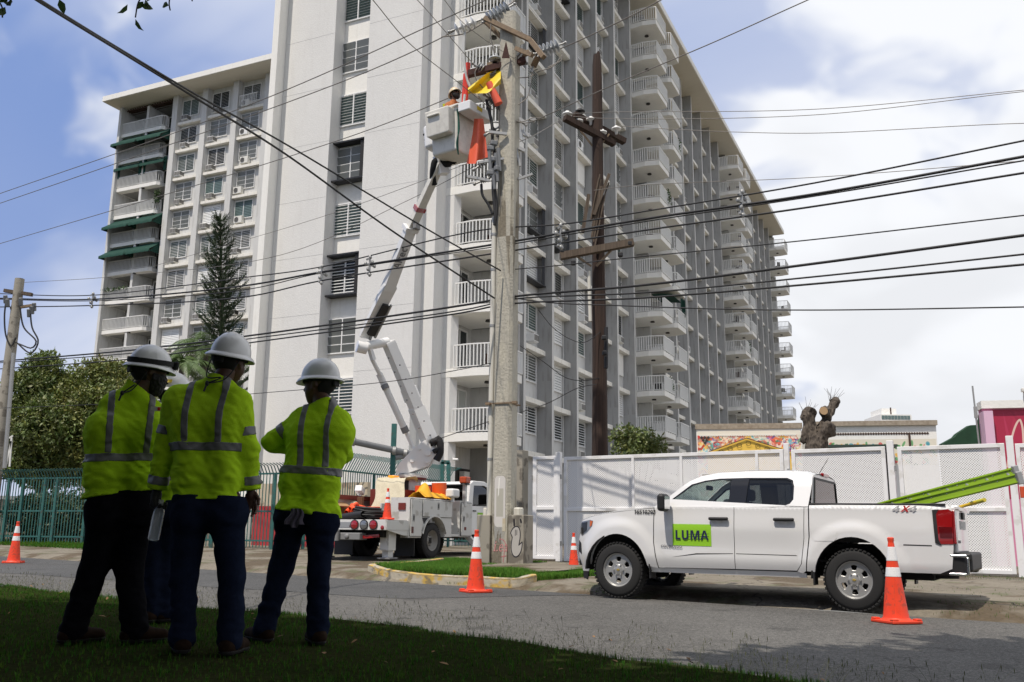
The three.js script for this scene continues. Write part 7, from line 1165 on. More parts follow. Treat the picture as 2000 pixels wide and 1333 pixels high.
  // ---- trousers and boots
  if (!o.noLegs) {
    const tb = new Bones(.035); legs(tb, .010, .016); tb.add(M0(J.pelvis, -.08 * R, -.02, -.005), M0(J.pelvis, .08 * R, -.02, -.005), .108 * R); tb.add(M0(J.pelvis, -.07 * R, .06, -.0), M0(J.pelvis, .07 * R, .06, -.0), .095 * R);
    const bot = Math.min(J.anL.y, J.anR.y);
    const trF = (x, y, z) => { let d = tb.f(x, y, z) + .009 * N3(x * 10, y * 19 + 2.2 * N3(x * 7, y * 5, z * 7), z * 10) + .006 * N3(x * 20, y * 38, z * 20) * sstep(bot + .45, bot, y); const foot = Math.hypot(x - J.anL.x, z - J.anL.z) < Math.hypot(x - J.anR.x, z - J.anR.z) ? J.anL : J.anR; return Math.max(d, foot.y - .055 + .02 * N3(x * 14, 2, z * 14) - y, y - hemAt(x, y, z) - .03); };
    meshOf('trousers', netMesh(trF, tb.box(.05), h, .03), o.trousers ?? CL.denim, t);
    for (const s of ['L', 'R']) { const g = new THREE.Group(); g.name = 'boot'; t.add(g); const a = J['an' + s], toe = J['to' + s], d = toe.clone().sub(a).setY(0).normalize(), gy = toe.y; const b = new Bones(.03), q = (k, y) => a.clone().setY(gy + y).addScaledVector(d, k); b.add(a.clone().add(new V3(0, .05, 0)), q(-.01, .06), .055, .05).add(q(-.045, .045), q(.05, .055), .045, .048).add(q(.05, .05), q(.17, .038), .046, .040); meshOf('upper', netMesh((x, y, z) => Math.max(b.f(x, y, z), gy + .022 - y), b.box(.03), .008, .02), CL.boot, g); meshOf('sole', netMesh((x, y, z) => Math.max(b.f(x, y, z) - .006, y - gy - .026, gy - y), b.box(.03), .008, .02), CL.sole, g); }
  }
  // ---- hard hat
  const hg = new THREE.Group(); hg.name = 'hard_hat'; t.add(hg); const hatM = basis(o.hatFace ?? o.face, o.hatUp ?? o.headUp ?? new V3(0, 1, 0)); hg.applyMatrix4(hatM.setPosition(J.head.clone().addScaledVector(o.hatUp ?? new V3(0, 1, 0), o.hatLift ?? .048)).multiply(new THREE.Matrix4().makeScale(.97, o.hatTall ?? .97, .97)));
  meshOf('shell', hatParts[0], o.hat ?? CL.hat, hg); meshOf('brim', hatParts[1], o.hat ?? CL.hat, hg);
  { const su = new MB(); su.lathe([[.108, .0], [.108, -.03], [.104, -.03], [.104, 0]], 0, 0, 0, 30, M4(0, 0, 0, 0, 0, 0, 1, 1, 1.2)); su.rbox(.07, .05, .02, .008, 0, -.035, -.128); su.build('suspension', CL.strap, hg); }
  if (o.goggles) { const m = new MB(); const pts = []; for (let i = 0; i <= 40; i++) { const a = i / 40 * 2 * PI; pts.push(new V3(Math.cos(a) * .126, .035 + .012 * Math.sin(a + 1), Math.sin(a) * .150)); } for (let i = 0; i < 40; i++) m.bar(pts[i], pts[i + 1], .034, .008, PI / 2); m.rbox(.15, .06, .03, .015, 0, .03, .155); m.build('goggle_strap', CL.strap, hg); }
  if (o.straps) { const hp = (x, y, z) => new V3(x, y, z).applyMatrix4(headM), m = new MB(), n0 = o.straps; m.tube([hp(-.085, .05, -.02), hp(-.09, -.02, -.05), hp(-.055, -.12, -.10), n0[0].clone().sub(org)], .004, 6); m.tube([hp(.085, .05, -.02), hp(.09, -.02, -.05), hp(.06, -.11, -.10), n0[1].clone().sub(org), n0[0].clone().sub(org)], .004, 6); m.ball(.012, ...n0[0].clone().sub(org).toArray(), 1, 1.4, 1, 8); m.tube([n0[0].clone().sub(org), n0[0].clone().sub(org).add(new V3(-.012, -.05, .01))], .006, 6); m.build('chin_strap', CL.strap, t); }
  return { t, J, right, fwd, org, headM, M0 };
}
const jset = (Z, o) => { const r = {}; for (const k in o) { const [x, y, dz = 0] = o[k]; r[k] = at(x, y, Z + dz); } return r; };
const footOn = (v) => { const [s, c] = sc(v.x, v.z); return v.clone().setY(bankH(s, c)); };
const ground = (J) => { for (const s of ['L', 'R']) { const a = footOn(J['an' + s]); J['an' + s].y = a.y + .085; J['to' + s].y = footOn(J['to' + s]).y + .004; } J.foot = footOn(J.anL.clone().lerp(J.anR, .5)); return J; };
const dirPx = (Z, x, y, dz) => at(1000 + x, 1000 + y, Z + dz).sub(at(1000, 1000, Z)).normalize();
{ // centre worker
  const Z = 5.55, J = ground(jset(Z, { head: [446, 707, .02], neck: [430, 741], shL: [345, 778], shR: [467, 786], elL: [322, 880, .03], wrL: [306, 960, .06], haL: [300, 1000, .08], elR: [484, 882, .02], wrR: [490, 962, .05], haR: [492, 1005, .06], chest: [408, 822], waist: [406, 925], pelvis: [406, 985], hipL: [374, 1003], hipR: [443, 1003], knL: [359, 1130, .03], knR: [453, 1126, .03], anL: [354, 1270], anR: [448, 1276], toL: [345, 1280, .16], toR: [470, 1280, .15], hemY: [406, 978], bandY: [410, 875] }));
  const p = makePerson({ label: 'worker in lime safety shirt seen from behind, centre of the group, holding a water bottle', J, face: new V3(.25, -.02, -1), headUp: new V3(.10, 1, -.08), hatUp: new V3(.20, 1, -.16), hatFace: new V3(.25, .05, -1), skin: CL.skinD, hem: 0, hemTilt: -.03, hemFlare: true, gloveL: CL.glove, curlL: .8, palmL: new V3(.9, 0, .3), vee: .25, R: .99, straps: [at(404, 749, Z - .16), at(432, 738, Z - .15)], hatLift: .040 });
  const b = thing('water_bottle', 'clear plastic water bottle hanging from the centre worker gloved hand', 'bottle', at(312, 990, Z + .04)); b.rotation.z = -.12; const lb = new MB(); lb.lathe([[0, -.20], [.026, -.20], [.032, -.19], [.033, -.12], [.030, -.115], [.033, -.11], [.033, -.07], [.030, -.065], [.033, -.06], [.030, -.02], [.013, .008], [.012, .02]], 0, 0, 0, 24); lb.build('body', CL.plastic, b); new MB().cyl(.015, .015, .02, 0, .03, 0).build('cap', CL.hat, b);
}
{ // right worker, arms crossed, looking left
  const Z = 6.2, J = ground(jset(Z, { head: [625, 754, .03], neck: [633, 788], shL: [597, 812, .02], shR: [662, 822, -.02], elL: [531, 864, .06], wrL: [585, 880, .30], haL: [612, 868, .34], elR: [668, 886, .12], wrR: [600, 872, .36], haR: [570, 862, .38], chest: [626, 850], waist: [606, 935], pelvis: [600, 988], hipL: [572, 1008, .03], hipR: [630, 1012, -.03], knL: [549, 1108, .06], knR: [622, 1114, -.02], anL: [515, 1238, .02], anR: [621, 1236, -.02], toL: [490, 1250, .13], toR: [604, 1250, .16], hemY: [600, 1004], bandY: [615, 922] }));
  const p = makePerson({ label: 'worker in lime safety shirt on the right, arms crossed, face turned left', J, face: new V3(-.93, .0, -.36), skin: CL.skinD, hem: 0, hemTilt: -.14, hemFlare: true, R: .97, spread: -.01, vee: .1, hatUp: new V3(.02, 1, .02), bandTilt: -.06, hatLift: .046 });
  const o = at(578, 994, Z - .17), c = thing('towel', 'grey violet rag hanging from the right worker back pocket', 'rag', o), gp = [], gi = []; for (let i = 0; i <= 10; i++) for (let j = 0; j <= 8; j++) { const u = j / 8 - .5, v = i / 10; gp.push(u * mix(.07, .13, v) + .01 * Math.sin(v * 6), -.12 * v + (Math.abs(u) < .2 ? 0 : .02 * v), .012 * Math.sin(u * 18 + v * 3) + .01); } for (let i = 0; i < 10; i++) for (let j = 0; j < 8; j++) { const a = i * 9 + j; gi.push(a, a + 9, a + 1, a + 1, a + 9, a + 10); } const g = new THREE.BufferGeometry(); g.setAttribute('position', new THREE.Float32BufferAttribute(gp, 3)); g.setIndex(gi); g.computeVertexNormals(); meshOf('cloth', uvBox(g.toNonIndexed()), CL.towel, c);
}
{ // left worker, broad, looking right
  const Z = 5.95, J = ground(jset(Z, { head: [290, 731, .03], neck: [266, 758], shL: [222, 792, -.02], shR: [292, 792, .06], elL: [212, 880, .16], wrL: [265, 893, .40], haL: [292, 885, .44], elR: [318, 868, .12], wrR: [318, 905, .36], haR: [296, 900, .45], chest: [252, 845], waist: [240, 925], pelvis: [238, 985], hipL: [210, 1003, -.02], hipR: [264, 1000, .03], knL: [186, 1100, -.02], knR: [252, 1112, .04], anL: [143, 1216, .0], anR: [262, 1244, .02], toL: [182, 1232, .10], toR: [305, 1252, .10], hemY: [240, 966], bandY: [245, 896] }));
  const p = makePerson({ label: 'broad worker in lime safety shirt on the left with goggle band on helmet', J, face: new V3(.72, -.05, -.60), skin: CL.skinD, hem: 0, hemTilt: .16, hemFlare: true, R: 1.12, belly: true, trousers: CL.black, beard: true, goggles: true, hatUp: new V3(.10, 1, .02), vee: .3, spread: .0, straps: [at(238, 768, Z - .17), at(262, 752, Z - .15)], bandTilt: .05 });
  const fl = new MB(); const q = at(305, 799, Z - .06).sub(p.org), m = basis(new V3(.35, .15, 1)).setPosition(q); fl.add(new THREE.BoxGeometry(.07, .028, .003), m); fl.build('sleeve_patch', mat({ c: [.45, .42, .45] }), p.t); const fr = new MB(); fr.add(new THREE.BoxGeometry(.022, .022, .004), m.clone().multiply(new THREE.Matrix4().makeTranslation(.018, 0, .001))); fr.build('sleeve_patch', K.redTxt, p.t);
}
{ // hidden fourth worker between them
  const Z = 7.3, J = ground(jset(Z, { head: [336, 774, .03], neck: [333, 808], shL: [292, 840], shR: [358, 838], elL: [290, 900, .06], wrL: [318, 930, .2], haL: [335, 935, .22], elR: [368, 905, .08], wrR: [345, 935, .22], haR: [330, 938, .24], chest: [324, 868], waist: [322, 935], pelvis: [320, 985], hipL: [298, 998], hipR: [340, 998], knL: [300, 1090], knR: [326, 1095, .05], anL: [297, 1200], anR: [322, 1208, .05], toL: [310, 1210, .12], toR: [345, 1215, .13], hemY: [322, 985], bandY: [322, 935] }));
  const p = makePerson({ label: 'mostly hidden worker between the left and centre men, white helmet with stickers', J, face: new V3(.75, 0, -.65), skin: CL.skinM, hem: 0, hemTilt: 0, hemFlare: true, h: .014, hatUp: new V3(.03, 1, .05) });
  const st = new MB(); st.add(new THREE.BoxGeometry(.065, .03, .003), new THREE.Matrix4().makeTranslation(-.100, .06, -.085).multiply(new THREE.Matrix4().makeRotationY(-2.2)).multiply(new THREE.Matrix4().makeRotationX(-.5))); const hat = p.t.children.find((c) => c.name === 'hard_hat'); st.build('sticker', S.blanket, hat);
}
{ // the lineman in the bucket
  const Z = 19.75, J = jset(Z, { head: [888, 186, .0], neck: [886, 198], shL: [896, 206, .12], shR: [877, 206, -.12], elL: [902, 222, .05], wrL: [905, 206, -.2], haL: [908, 199, -.25], elR: [884, 225, -.28], wrR: [900, 214, -.38], haR: [908, 209, -.36], chest: [884, 216], waist: [884, 240], pelvis: [884, 252], hipL: [888, 255], hipR: [880, 255], hemY: [884, 258], bandY: [884, 235] });
  J.foot = at(884, 262, Z);
  const p = makePerson({ label: 'lineman with tan helmet and sunglasses looking up from the raised bucket', J, face: new V3(.62, .42, .62), headUp: new V3(-.2, 1, -.2), hatUp: new V3(-.22, 1, -.2), skin: CL.skinM, hem: 0, noLegs: true, shirt: CL.fireOrange, bands: false, hat: CL.hatTan, gloveL: CL.gloveW, gloveR: CL.gloveW, curlL: .9, curlR: .9, palmL: new V3(.3, 0, -1), palmR: new V3(.3, 0, -1), far: true, h: .014, beard: true, hatTall: 1.05 });
  const hp = new MB(); for (const s of [-1, 1]) hp.add(new RoundedBoxGeometry(.052, .036, .012, 2, .006), p.headM.clone().multiply(new THREE.Matrix4().makeTranslation(s * .034, .004, .103))); hp.add(new THREE.BoxGeometry(.15, .008, .01), p.headM.clone().multiply(new THREE.Matrix4().makeTranslation(0, .012, .098))); hp.build('sunglasses', CL.shades, p.t);
  const sl = new Bones(.02); for (const s of ['L', 'R']) sl.add(p.J['el' + s].clone().lerp(p.J['wr' + s], .05), p.J['wr' + s], .066, .058); meshOf('rubber_sleeve', netMesh((x, y, z) => sl.f(x, y, z), sl.box(.03), .014, .02), CL.sleeve, p.t);
  const vs = new MB(); vs.bar(p.M0(p.J.shR, .05, .055, -.10), p.M0(p.J.waist, .1, 0, -.135), .08, .015); vs.bar(p.M0(p.J.shR, .0, .03, .05), p.M0(p.J.waist, .06, 0, .13), .07, .015); vs.build('harness', CL.vest, p.t);
}
// ================================================================ trees and plants
const leafGeo = (n, len, wid, sd, spread = 1) => { // a spray of n leaves
  seed(sd); const p = [], ix = [];
  for (let i = 0; i < n; i++) { const d = new V3(rr(-1, 1), rr(-.6, 1), rr(-1, 1)).normalize(), o = d.clone().multiplyScalar(rr(.05, .5) * spread), l = len * rr(.7, 1.2), w = wid * rr(.7, 1.2), s = new V3().crossVectors(d, new V3(rr(-1, 1), rr(-1, 1), rr(-1, 1))).normalize(), n0 = new V3().crossVectors(d, s), k = p.length / 3;
    for (const [t, q, b] of [[0, 0, 0], [.35, 1, .12], [.7, .75, .1], [1, 0, -.15]]) { const c = o.clone().addScaledVector(d, l * t).addScaledVector(n0, b * l * .5); if (q) { const a = c.clone().addScaledVector(s, w * q / 2).addScaledVector(n0, .12 * w), e = c.clone().addScaledVector(s, -w * q / 2).addScaledVector(n0, .12 * w); p.push(a.x, a.y, a.z, e.x, e.y, e.z); } else p.push(c.x, c.y, c.z); }
    ix.push(k, k + 1, k + 2, k + 1, k + 3, k + 2, k + 2, k + 3, k + 4, k + 3, k + 5, k + 4); }
  const g = new THREE.BufferGeometry(); g.setAttribute('position', new THREE.Float32BufferAttribute(p, 3)); g.setIndex(ix); g.computeVertexNormals(); return g;
};
const bark = mat({ map: tex(256, [.8, 2], (u, v) => { const n = fbm(u, v * .4, 30, 4, 801); return blend([.05, .038, .03], [.20, .165, .13], n); }), bumpMap: tex(256, [.8, 2], (u, v) => fbm(u, v * .4, 30, 4, 801), false), bumpScale: .03, roughness: .95 });
const leafMat = (t = .35) => mat({ c: [1, 1, 1], roughness: .55, transmission: t, thickness: 0 });
function crown(parent, blobs, n, geo, size, col, sd, m = leafMat(), shellK = .55) { // leaves through a cloud of blobs, denser near their skins
  const im = new THREE.InstancedMesh(geo, m, n), mm = new THREE.Matrix4(), c = new THREE.Color(); seed(sd); const wts = blobs.map((b) => Math.pow(b[3], 2.2)), tot = wts.reduce((a, b) => a + b);
  for (let i = 0; i < n; i++) { let r = rnd() * tot, k = 0; while (r > wts[k] && k < blobs.length - 1) r -= wts[k++]; const b = blobs[k], d = new V3(rr(-1, 1), rr(-1, 1), rr(-1, 1)).normalize(), q = b[3] * (shellK + (1.08 - shellK) * Math.pow(rnd(), .7)); mm.compose(new V3(b[0] + d.x * q, b[1] + d.y * q * (b[4] ?? .8), b[2] + d.z * q), new THREE.Quaternion().setFromEuler(new THREE.Euler(rr(0, 6.3), rr(0, 6.3), rr(0, 6.3))), new V3(1, 1, 1).multiplyScalar(size * rr(.6, 1.25))); im.setMatrixAt(i, mm); const w = rr(.65, 1.3), h = rnd(); im.setColorAt(i, c.setRGB(col[0] * w * (1 + .5 * h), col[1] * w, col[2] * w)); }
  im.name = 'crown'; im.castShadow = im.receiveShadow = true; im.userData.kind = 'stuff'; parent.add(im); return im;
}
function limb(m, a, b, r0, r1, bend, sd) { seed(sd); const pts = [a]; const n = 5; for (let i = 1; i < n; i++) pts.push(a.clone().lerp(b, i / n).add(new V3(rr(-1, 1), rr(-.5, .5), rr(-1, 1)).multiplyScalar(bend))); pts.push(b); for (let i = 0; i < n; i++) m.rod(pts[i], pts[i + 1], mix(r0, r1, i / n), mix(r0, r1, (i + 1) / n), 9); }
const spray = leafGeo(9, .34, .15, 61, .6), sprayBig = leafGeo(12, .30, .17, 62, .7);
function broadTree(name, label, pos, Hh, blobs, n, size, col, sd, trunkR = .2) {
  const t = thing(name, label, 'tree', pos), m = new MB(); limb(m, new V3(0, -.2, 0), new V3(0, Hh * .5, 0), trunkR, trunkR * .7, .08, sd); blobs.forEach((b, i) => limb(m, new V3(0, Hh * .3, 0), new V3(b[0], b[1], b[2]), trunkR * .55, .03, .15, sd + i)); m.build('trunk', bark, t); crown(t, blobs, n, spray, size, col, sd); return t;
}
{ // the two trees behind the left fence
  const Z = 37, base = (x) => { const q = at(x, 960, Z); return onGround(q.x, q.z); }, bl = (o, arr) => arr.map(([x, y, r, dz = 0]) => { const q = at(x, y, Z + dz).sub(o); return [q.x, q.y, q.z, r, .85]; });
  const o1 = base(80); broadTree('broadleaf_tree', 'taller leafy green tree at the far left behind the fence, beside the left pole', o1, 5, bl(o1, [[85, 722, .75], [70, 770, 1.2], [110, 775, 1.1, .6], [60, 830, 1.3], [105, 835, 1.4, -.6], [45, 880, 1.3], [90, 895, 1.4], [130, 885, 1.2, .5], [92, 705, .4], [48, 750, .6]]), 6000, .48, [.125, .20, .04], 81);
  const o2 = base(190); broadTree('broadleaf_tree', 'yellowish green leafy tree left of the left worker, behind the fence', o2, 5, bl(o2, [[175, 745, .9], [210, 735, .8], [235, 745, .8, .5], [160, 800, 1.3], [205, 805, 1.4, -.5], [245, 800, 1.3], [150, 860, 1.4], [200, 875, 1.5], [250, 880, 1.3], [130, 790, .7], [170, 905, 1.2]]), 6600, .46, [.15, .215, .042], 83);
  // hedge and shrub in the yard behind the fence
  const o3 = onGround(at(105, 1030, 33.5).x, -33.5), sh = thing('shrub', 'dark green shrub inside the yard behind the left fence', 'shrub', o3); { const m = new MB(); for (let i = 0; i < 5; i++) limb(m, new V3(0, 0, 0), new V3((i - 2) * .5, 1, .1 * i), .04, .015, .05, 90 + i); m.build('stem', bark, sh); crown(sh, [[-.9, .9, 0, .75], [0, 1.1, .2, .85], [.9, .95, 0, .8], [.3, .5, .3, .7], [-.6, .5, .2, .7]], 1300, spray, .5, [.04, .085, .02], 85); }
  const wl = thing('garden_wall', 'low grey yard wall with a white coping behind the left fence', 'wall', onGround(-19, -37), .5); new MB().box(26, 1.5, .25, 0, .75, 0).build('wall', P.block, wl); new MB().box(26, .14, .4, 0, 1.57, 0).build('coping', B.white, wl);
  const rw = thing('boundary_wall', 'low wall painted red below and cream above behind the green fence', 'wall', onGround(-6.7, -31.5), -.43); new MB().box(4.6, 1.35, .2, 0, .67, 0).build('red_part', mat({ map: tex(256, 2, (u, v) => [.36, .03, .035].map((q) => q * (.8 + .4 * fbm(u, v, 8, 4, 821)))), roughness: .8 }), rw); new MB().box(4.6, .75, .18, 0, 1.73, 0).build('cream_part', mat({ map: tex(256, 2, (u, v) => blend([.5, .43, .32], [.33, .24, .17], sstep(.45, .65, fbm(u, v, 10, 5, 823)))), roughness: .9 }), rw);
}
{ // norfolk pine in front of the wing
  const Z = 58, top = at(430, 418, Z), o = onGround(at(447, 900, Z).x, -Z), t = thing('pine_tree', 'tall narrow dark conifer standing before the rear wing', 'tree', o), m = new MB(), tp = top.clone().sub(o); m.rod(new V3(0, -.2, 0), tp, .28, .03, 10);
  const tuft = (() => { const p = [], ix = []; seed(66); for (let i = 0; i < 26; i++) { const y = rr(0, 1), a = rr(0, 6.3), l = rr(.10, .2), c = Math.cos(a), s = Math.sin(a), k = p.length / 3; p.push(y, 0, 0, y + .05, .015, 0, y + .12, c * l, s * l, y - .02, -.01, .012); ix.push(k, k + 1, k + 2, k, k + 2, k + 3); } const g = new THREE.BufferGeometry(); g.setAttribute('position', new THREE.Float32BufferAttribute(p, 3)); g.setIndex(ix); g.computeVertexNormals(); return g; })();
  const mt = [], cl = []; seed(67); const H0 = tp.y; for (let i = 0; i < 44; i++) { const k = i / 44, y = H0 * (.30 + .69 * k), lean = tp.clone().multiplyScalar(y / H0), L = 2.0 * Math.pow(1 - k, .70) * rr(.5, 1.35) + .14, nb = 5 + (i % 2); for (let b = 0; b < nb; b++) { const a = b / nb * 6.283 + i * 2.1 + rr(-.2, .2), l = L * rr(.55, 1.15), rise = .45 + .35 * k; let prev = new V3(lean.x, y, lean.z); const n = Math.max(2, Math.round(l / .26)); for (let j = 1; j <= n; j++) { const f = j / n, q = new V3(lean.x + Math.cos(a) * l * f, y + l * (rise * f * f - .10 * f), lean.z + Math.sin(a) * l * f); m.rod(prev, q, .022 * (1.2 - f), .02 * (1.1 - f), 4); const d = q.clone().sub(prev), sd2 = d.length(); for (let e = 0; e < 4; e++) { const dir = d.clone().normalize().add(new V3(rr(-.5, .5), rr(0, .7), rr(-.5, .5)).multiplyScalar(e ? 1 : .2)).normalize(); mt.push(new THREE.Matrix4().compose(prev.clone().lerp(q, rnd()), new THREE.Quaternion().setFromUnitVectors(new V3(1, 0, 0), dir), new V3(1, 1, 1).multiplyScalar(rr(.40, .70)))); const w = rr(.6, 1.3); cl.push([.030 * w, .055 * w, .018 * w]); } prev = q; } } }
  m.build('trunk', bark, t); const im = new THREE.InstancedMesh(tuft, mat({ c: [1, 1, 1], roughness: .8 }), mt.length); const c = new THREE.Color(); mt.forEach((q, i) => { im.setMatrixAt(i, q); im.setColorAt(i, c.setRGB(...cl[i])); }); im.name = 'crown'; im.castShadow = im.receiveShadow = true; im.userData.kind = 'stuff'; t.add(im);
}
function palm(label, px, py, Z, h, nf, sd, L) {
  const hub = at(px, py, Z), o = onGround(hub.x, hub.z), t = thing('palm_tree', label, 'tree', o), c = hub.clone().sub(o), m = new MB(); m.rod(new V3(0, -.1, 0), c, .16, .12, 10); m.build('trunk', bark, t); seed(sd); const fm = mat({ c: [.085, .15, .03], roughness: .5, transmission: .25, thickness: 0 });
  for (let i = 0; i < nf; i++) { const a = i / nf * 6.283 + rr(-.2, .2), el = rr(.15, 1.2), l = L * rr(.8, 1.1), g = []; const p = [], ix = []; const pt = (f) => { const d = l * f; return new V3(c.x + Math.cos(a) * d * Math.cos(el * (1 - .3 * f)), c.y + d * Math.sin(el) - l * .55 * f * f * f - .25 * l * f * f, c.z + Math.sin(a) * d * Math.cos(el * (1 - .3 * f))); }; const n = 46; const side0 = new V3(-Math.sin(a), 0, Math.cos(a));
    for (let j = 3; j < n; j++) { const f = j / n, q = pt(f), tan = pt(f + .02).sub(q).normalize(), ll = l * .26 * Math.sin(PI * Math.pow(f, .7)) + .06; for (const s of [-1, 1]) { const dir = side0.clone().multiplyScalar(s).addScaledVector(tan, .55).add(new V3(0, -.35 + rr(-.15, .2), 0)).normalize(), k = p.length / 3, w = tan.clone().multiplyScalar(.022); for (const [e, ww, dr2] of [[0, .6, 0], [.5, 1, -.03], [1, 0, -.16]]) { const b = q.clone().addScaledVector(dir, ll * e).add(new V3(0, dr2 * ll * 2, 0)); p.push(b.x + w.x * ww, b.y + w.y * ww, b.z + w.z * ww); if (ww) p.push(b.x - w.x * ww, b.y - w.y * ww, b.z - w.z * ww); } ix.push(k, k + 1, k + 2, k + 1, k + 3, k + 2, k + 2, k + 3, k + 4); } }
    const gg = new THREE.BufferGeometry(); gg.setAttribute('position', new THREE.Float32BufferAttribute(p, 3)); gg.setIndex(ix); gg.computeVertexNormals(); const r = new MB(); for (let j = 0; j < 8; j++) r.rod(pt(j / 8), pt((j + 1) / 8), .025 * (1.1 - j / 8), .025 * (1 - j / 8), 5); r.add(uvBox(plain(gg))); r.build('frond', fm, t); }
}
palm('feathery palm between the left and centre helmets, before the conifer', 402, 690, 46, 5, 15, 71, 2.6);
palm('smaller palm low behind the centre worker helmet', 355, 715, 44, 4, 12, 73, 2.0);
{ // shrub behind the white fence, below the first balcony stack
  const Z = 25.5, q = at(1243, 905, Z), o = onGround(q.x, q.z); const bl = [[1225, 865, .35], [1250, 858, .38], [1215, 850, .25], [1268, 872, .32], [1240, 885, .5], [1230, 842, .2], [1280, 880, .25]].map(([x, y, r]) => { const c = at(x, y, Z).sub(o); return [c.x, c.y, c.z, r, .7]; });
  const t = thing('shrub', 'small light green bush showing above the white fence beside the brown pole', 'shrub', o), m = new MB(); bl.forEach((b, i) => limb(m, new V3(0, 0, 0), new V3(b[0], b[1] + .1, b[2]), .04, .012, .06, 120 + i)); m.build('stem', bark, t); crown(t, bl.map((b) => [b[0] * 1.15, b[1], b[2], b[3] * 1.1, .8]), 300, spray, .40, [.12, .19, .04], 87, leafMat(), .15);
}
{ // pollarded stump behind the fence
  const Z = 27, o = onGround(at(1592, 900, Z).x, -Z), t = thing('tree_stump', 'dead grey pollarded tree trunk with cut limbs above the white fence', 'tree', o), q = (x, y, dz = 0) => at(x, y, Z + dz).sub(o), k = new Bones(.06);
  k.add(q(1598, 960), q(1596, 872), .42, .33).add(q(1592, 875), q(1578, 812), .22, .17).add(q(1578, 815), q(1583, 804), .18, .19).add(q(1598, 872), q(1613, 818), .21, .15).add(q(1613, 820), q(1631, 785), .15, .13).add(q(1608, 806), q(1612, 803, -.3), .17, .12).add(q(1604, 870, -.2), q(1617, 832, -.35), .17, .14).add(q(1620, 845, -.2), q(1624, 838, -.3), .15, .13).add(q(1570, 860), q(1573, 838), .1, .09);
  const f = (x, y, z) => Math.max(k.f(x, y, z) + .05 * N3(x * 4, y * 2.2, z * 4) + .035 * N3(x * 13, y * 6, z * 13) + .018 * N3(x * 30, y * 15, z * 30), (y - q(0 + 1583, 806).y - .0) * .9 + (x - q(1583, 806).x) * .35 - .12 > 0 && x < q(1597, 800).x ? (y - q(1583, 806).y) * .9 + (x - q(1583, 806).x) * .35 - .12 : -1);
  const tb = tex(512, [1.1, 1.6], (u, v) => { const n = fbm(u, v * .5, 26, 5, 811), d = sstep(.5, .7, fbm(u, v, 12, 4, 813)); return blend(blend([.03, .023, .018], [.17, .14, .11], n), [.03, .024, .02], d * .7); });
  meshOf('trunk', netMesh(f, k.box(.15), .03, .08), mat({ map: tb, roughness: .97 }), t);
  const sp = new MB(); seed(90); for (let i = 0; i < 22; i++) { const b = i < 13 ? q(rr(1618, 1632), 784) : q(rr(1570, 1588), 808); sp.rod(b, b.clone().add(new V3(rr(-.3, .3), rr(.2, .5), rr(-.15, .15))), .006, .003, 4); } stuff(sp.build('twig', bark, t)); new MB().cyl(.12, .12, .02, ...q(1609, 803, -.42).toArray(), PI / 2 - .2).build('cut_face', mat({ c: [.33, .22, .12], roughness: .9 }), t);
}
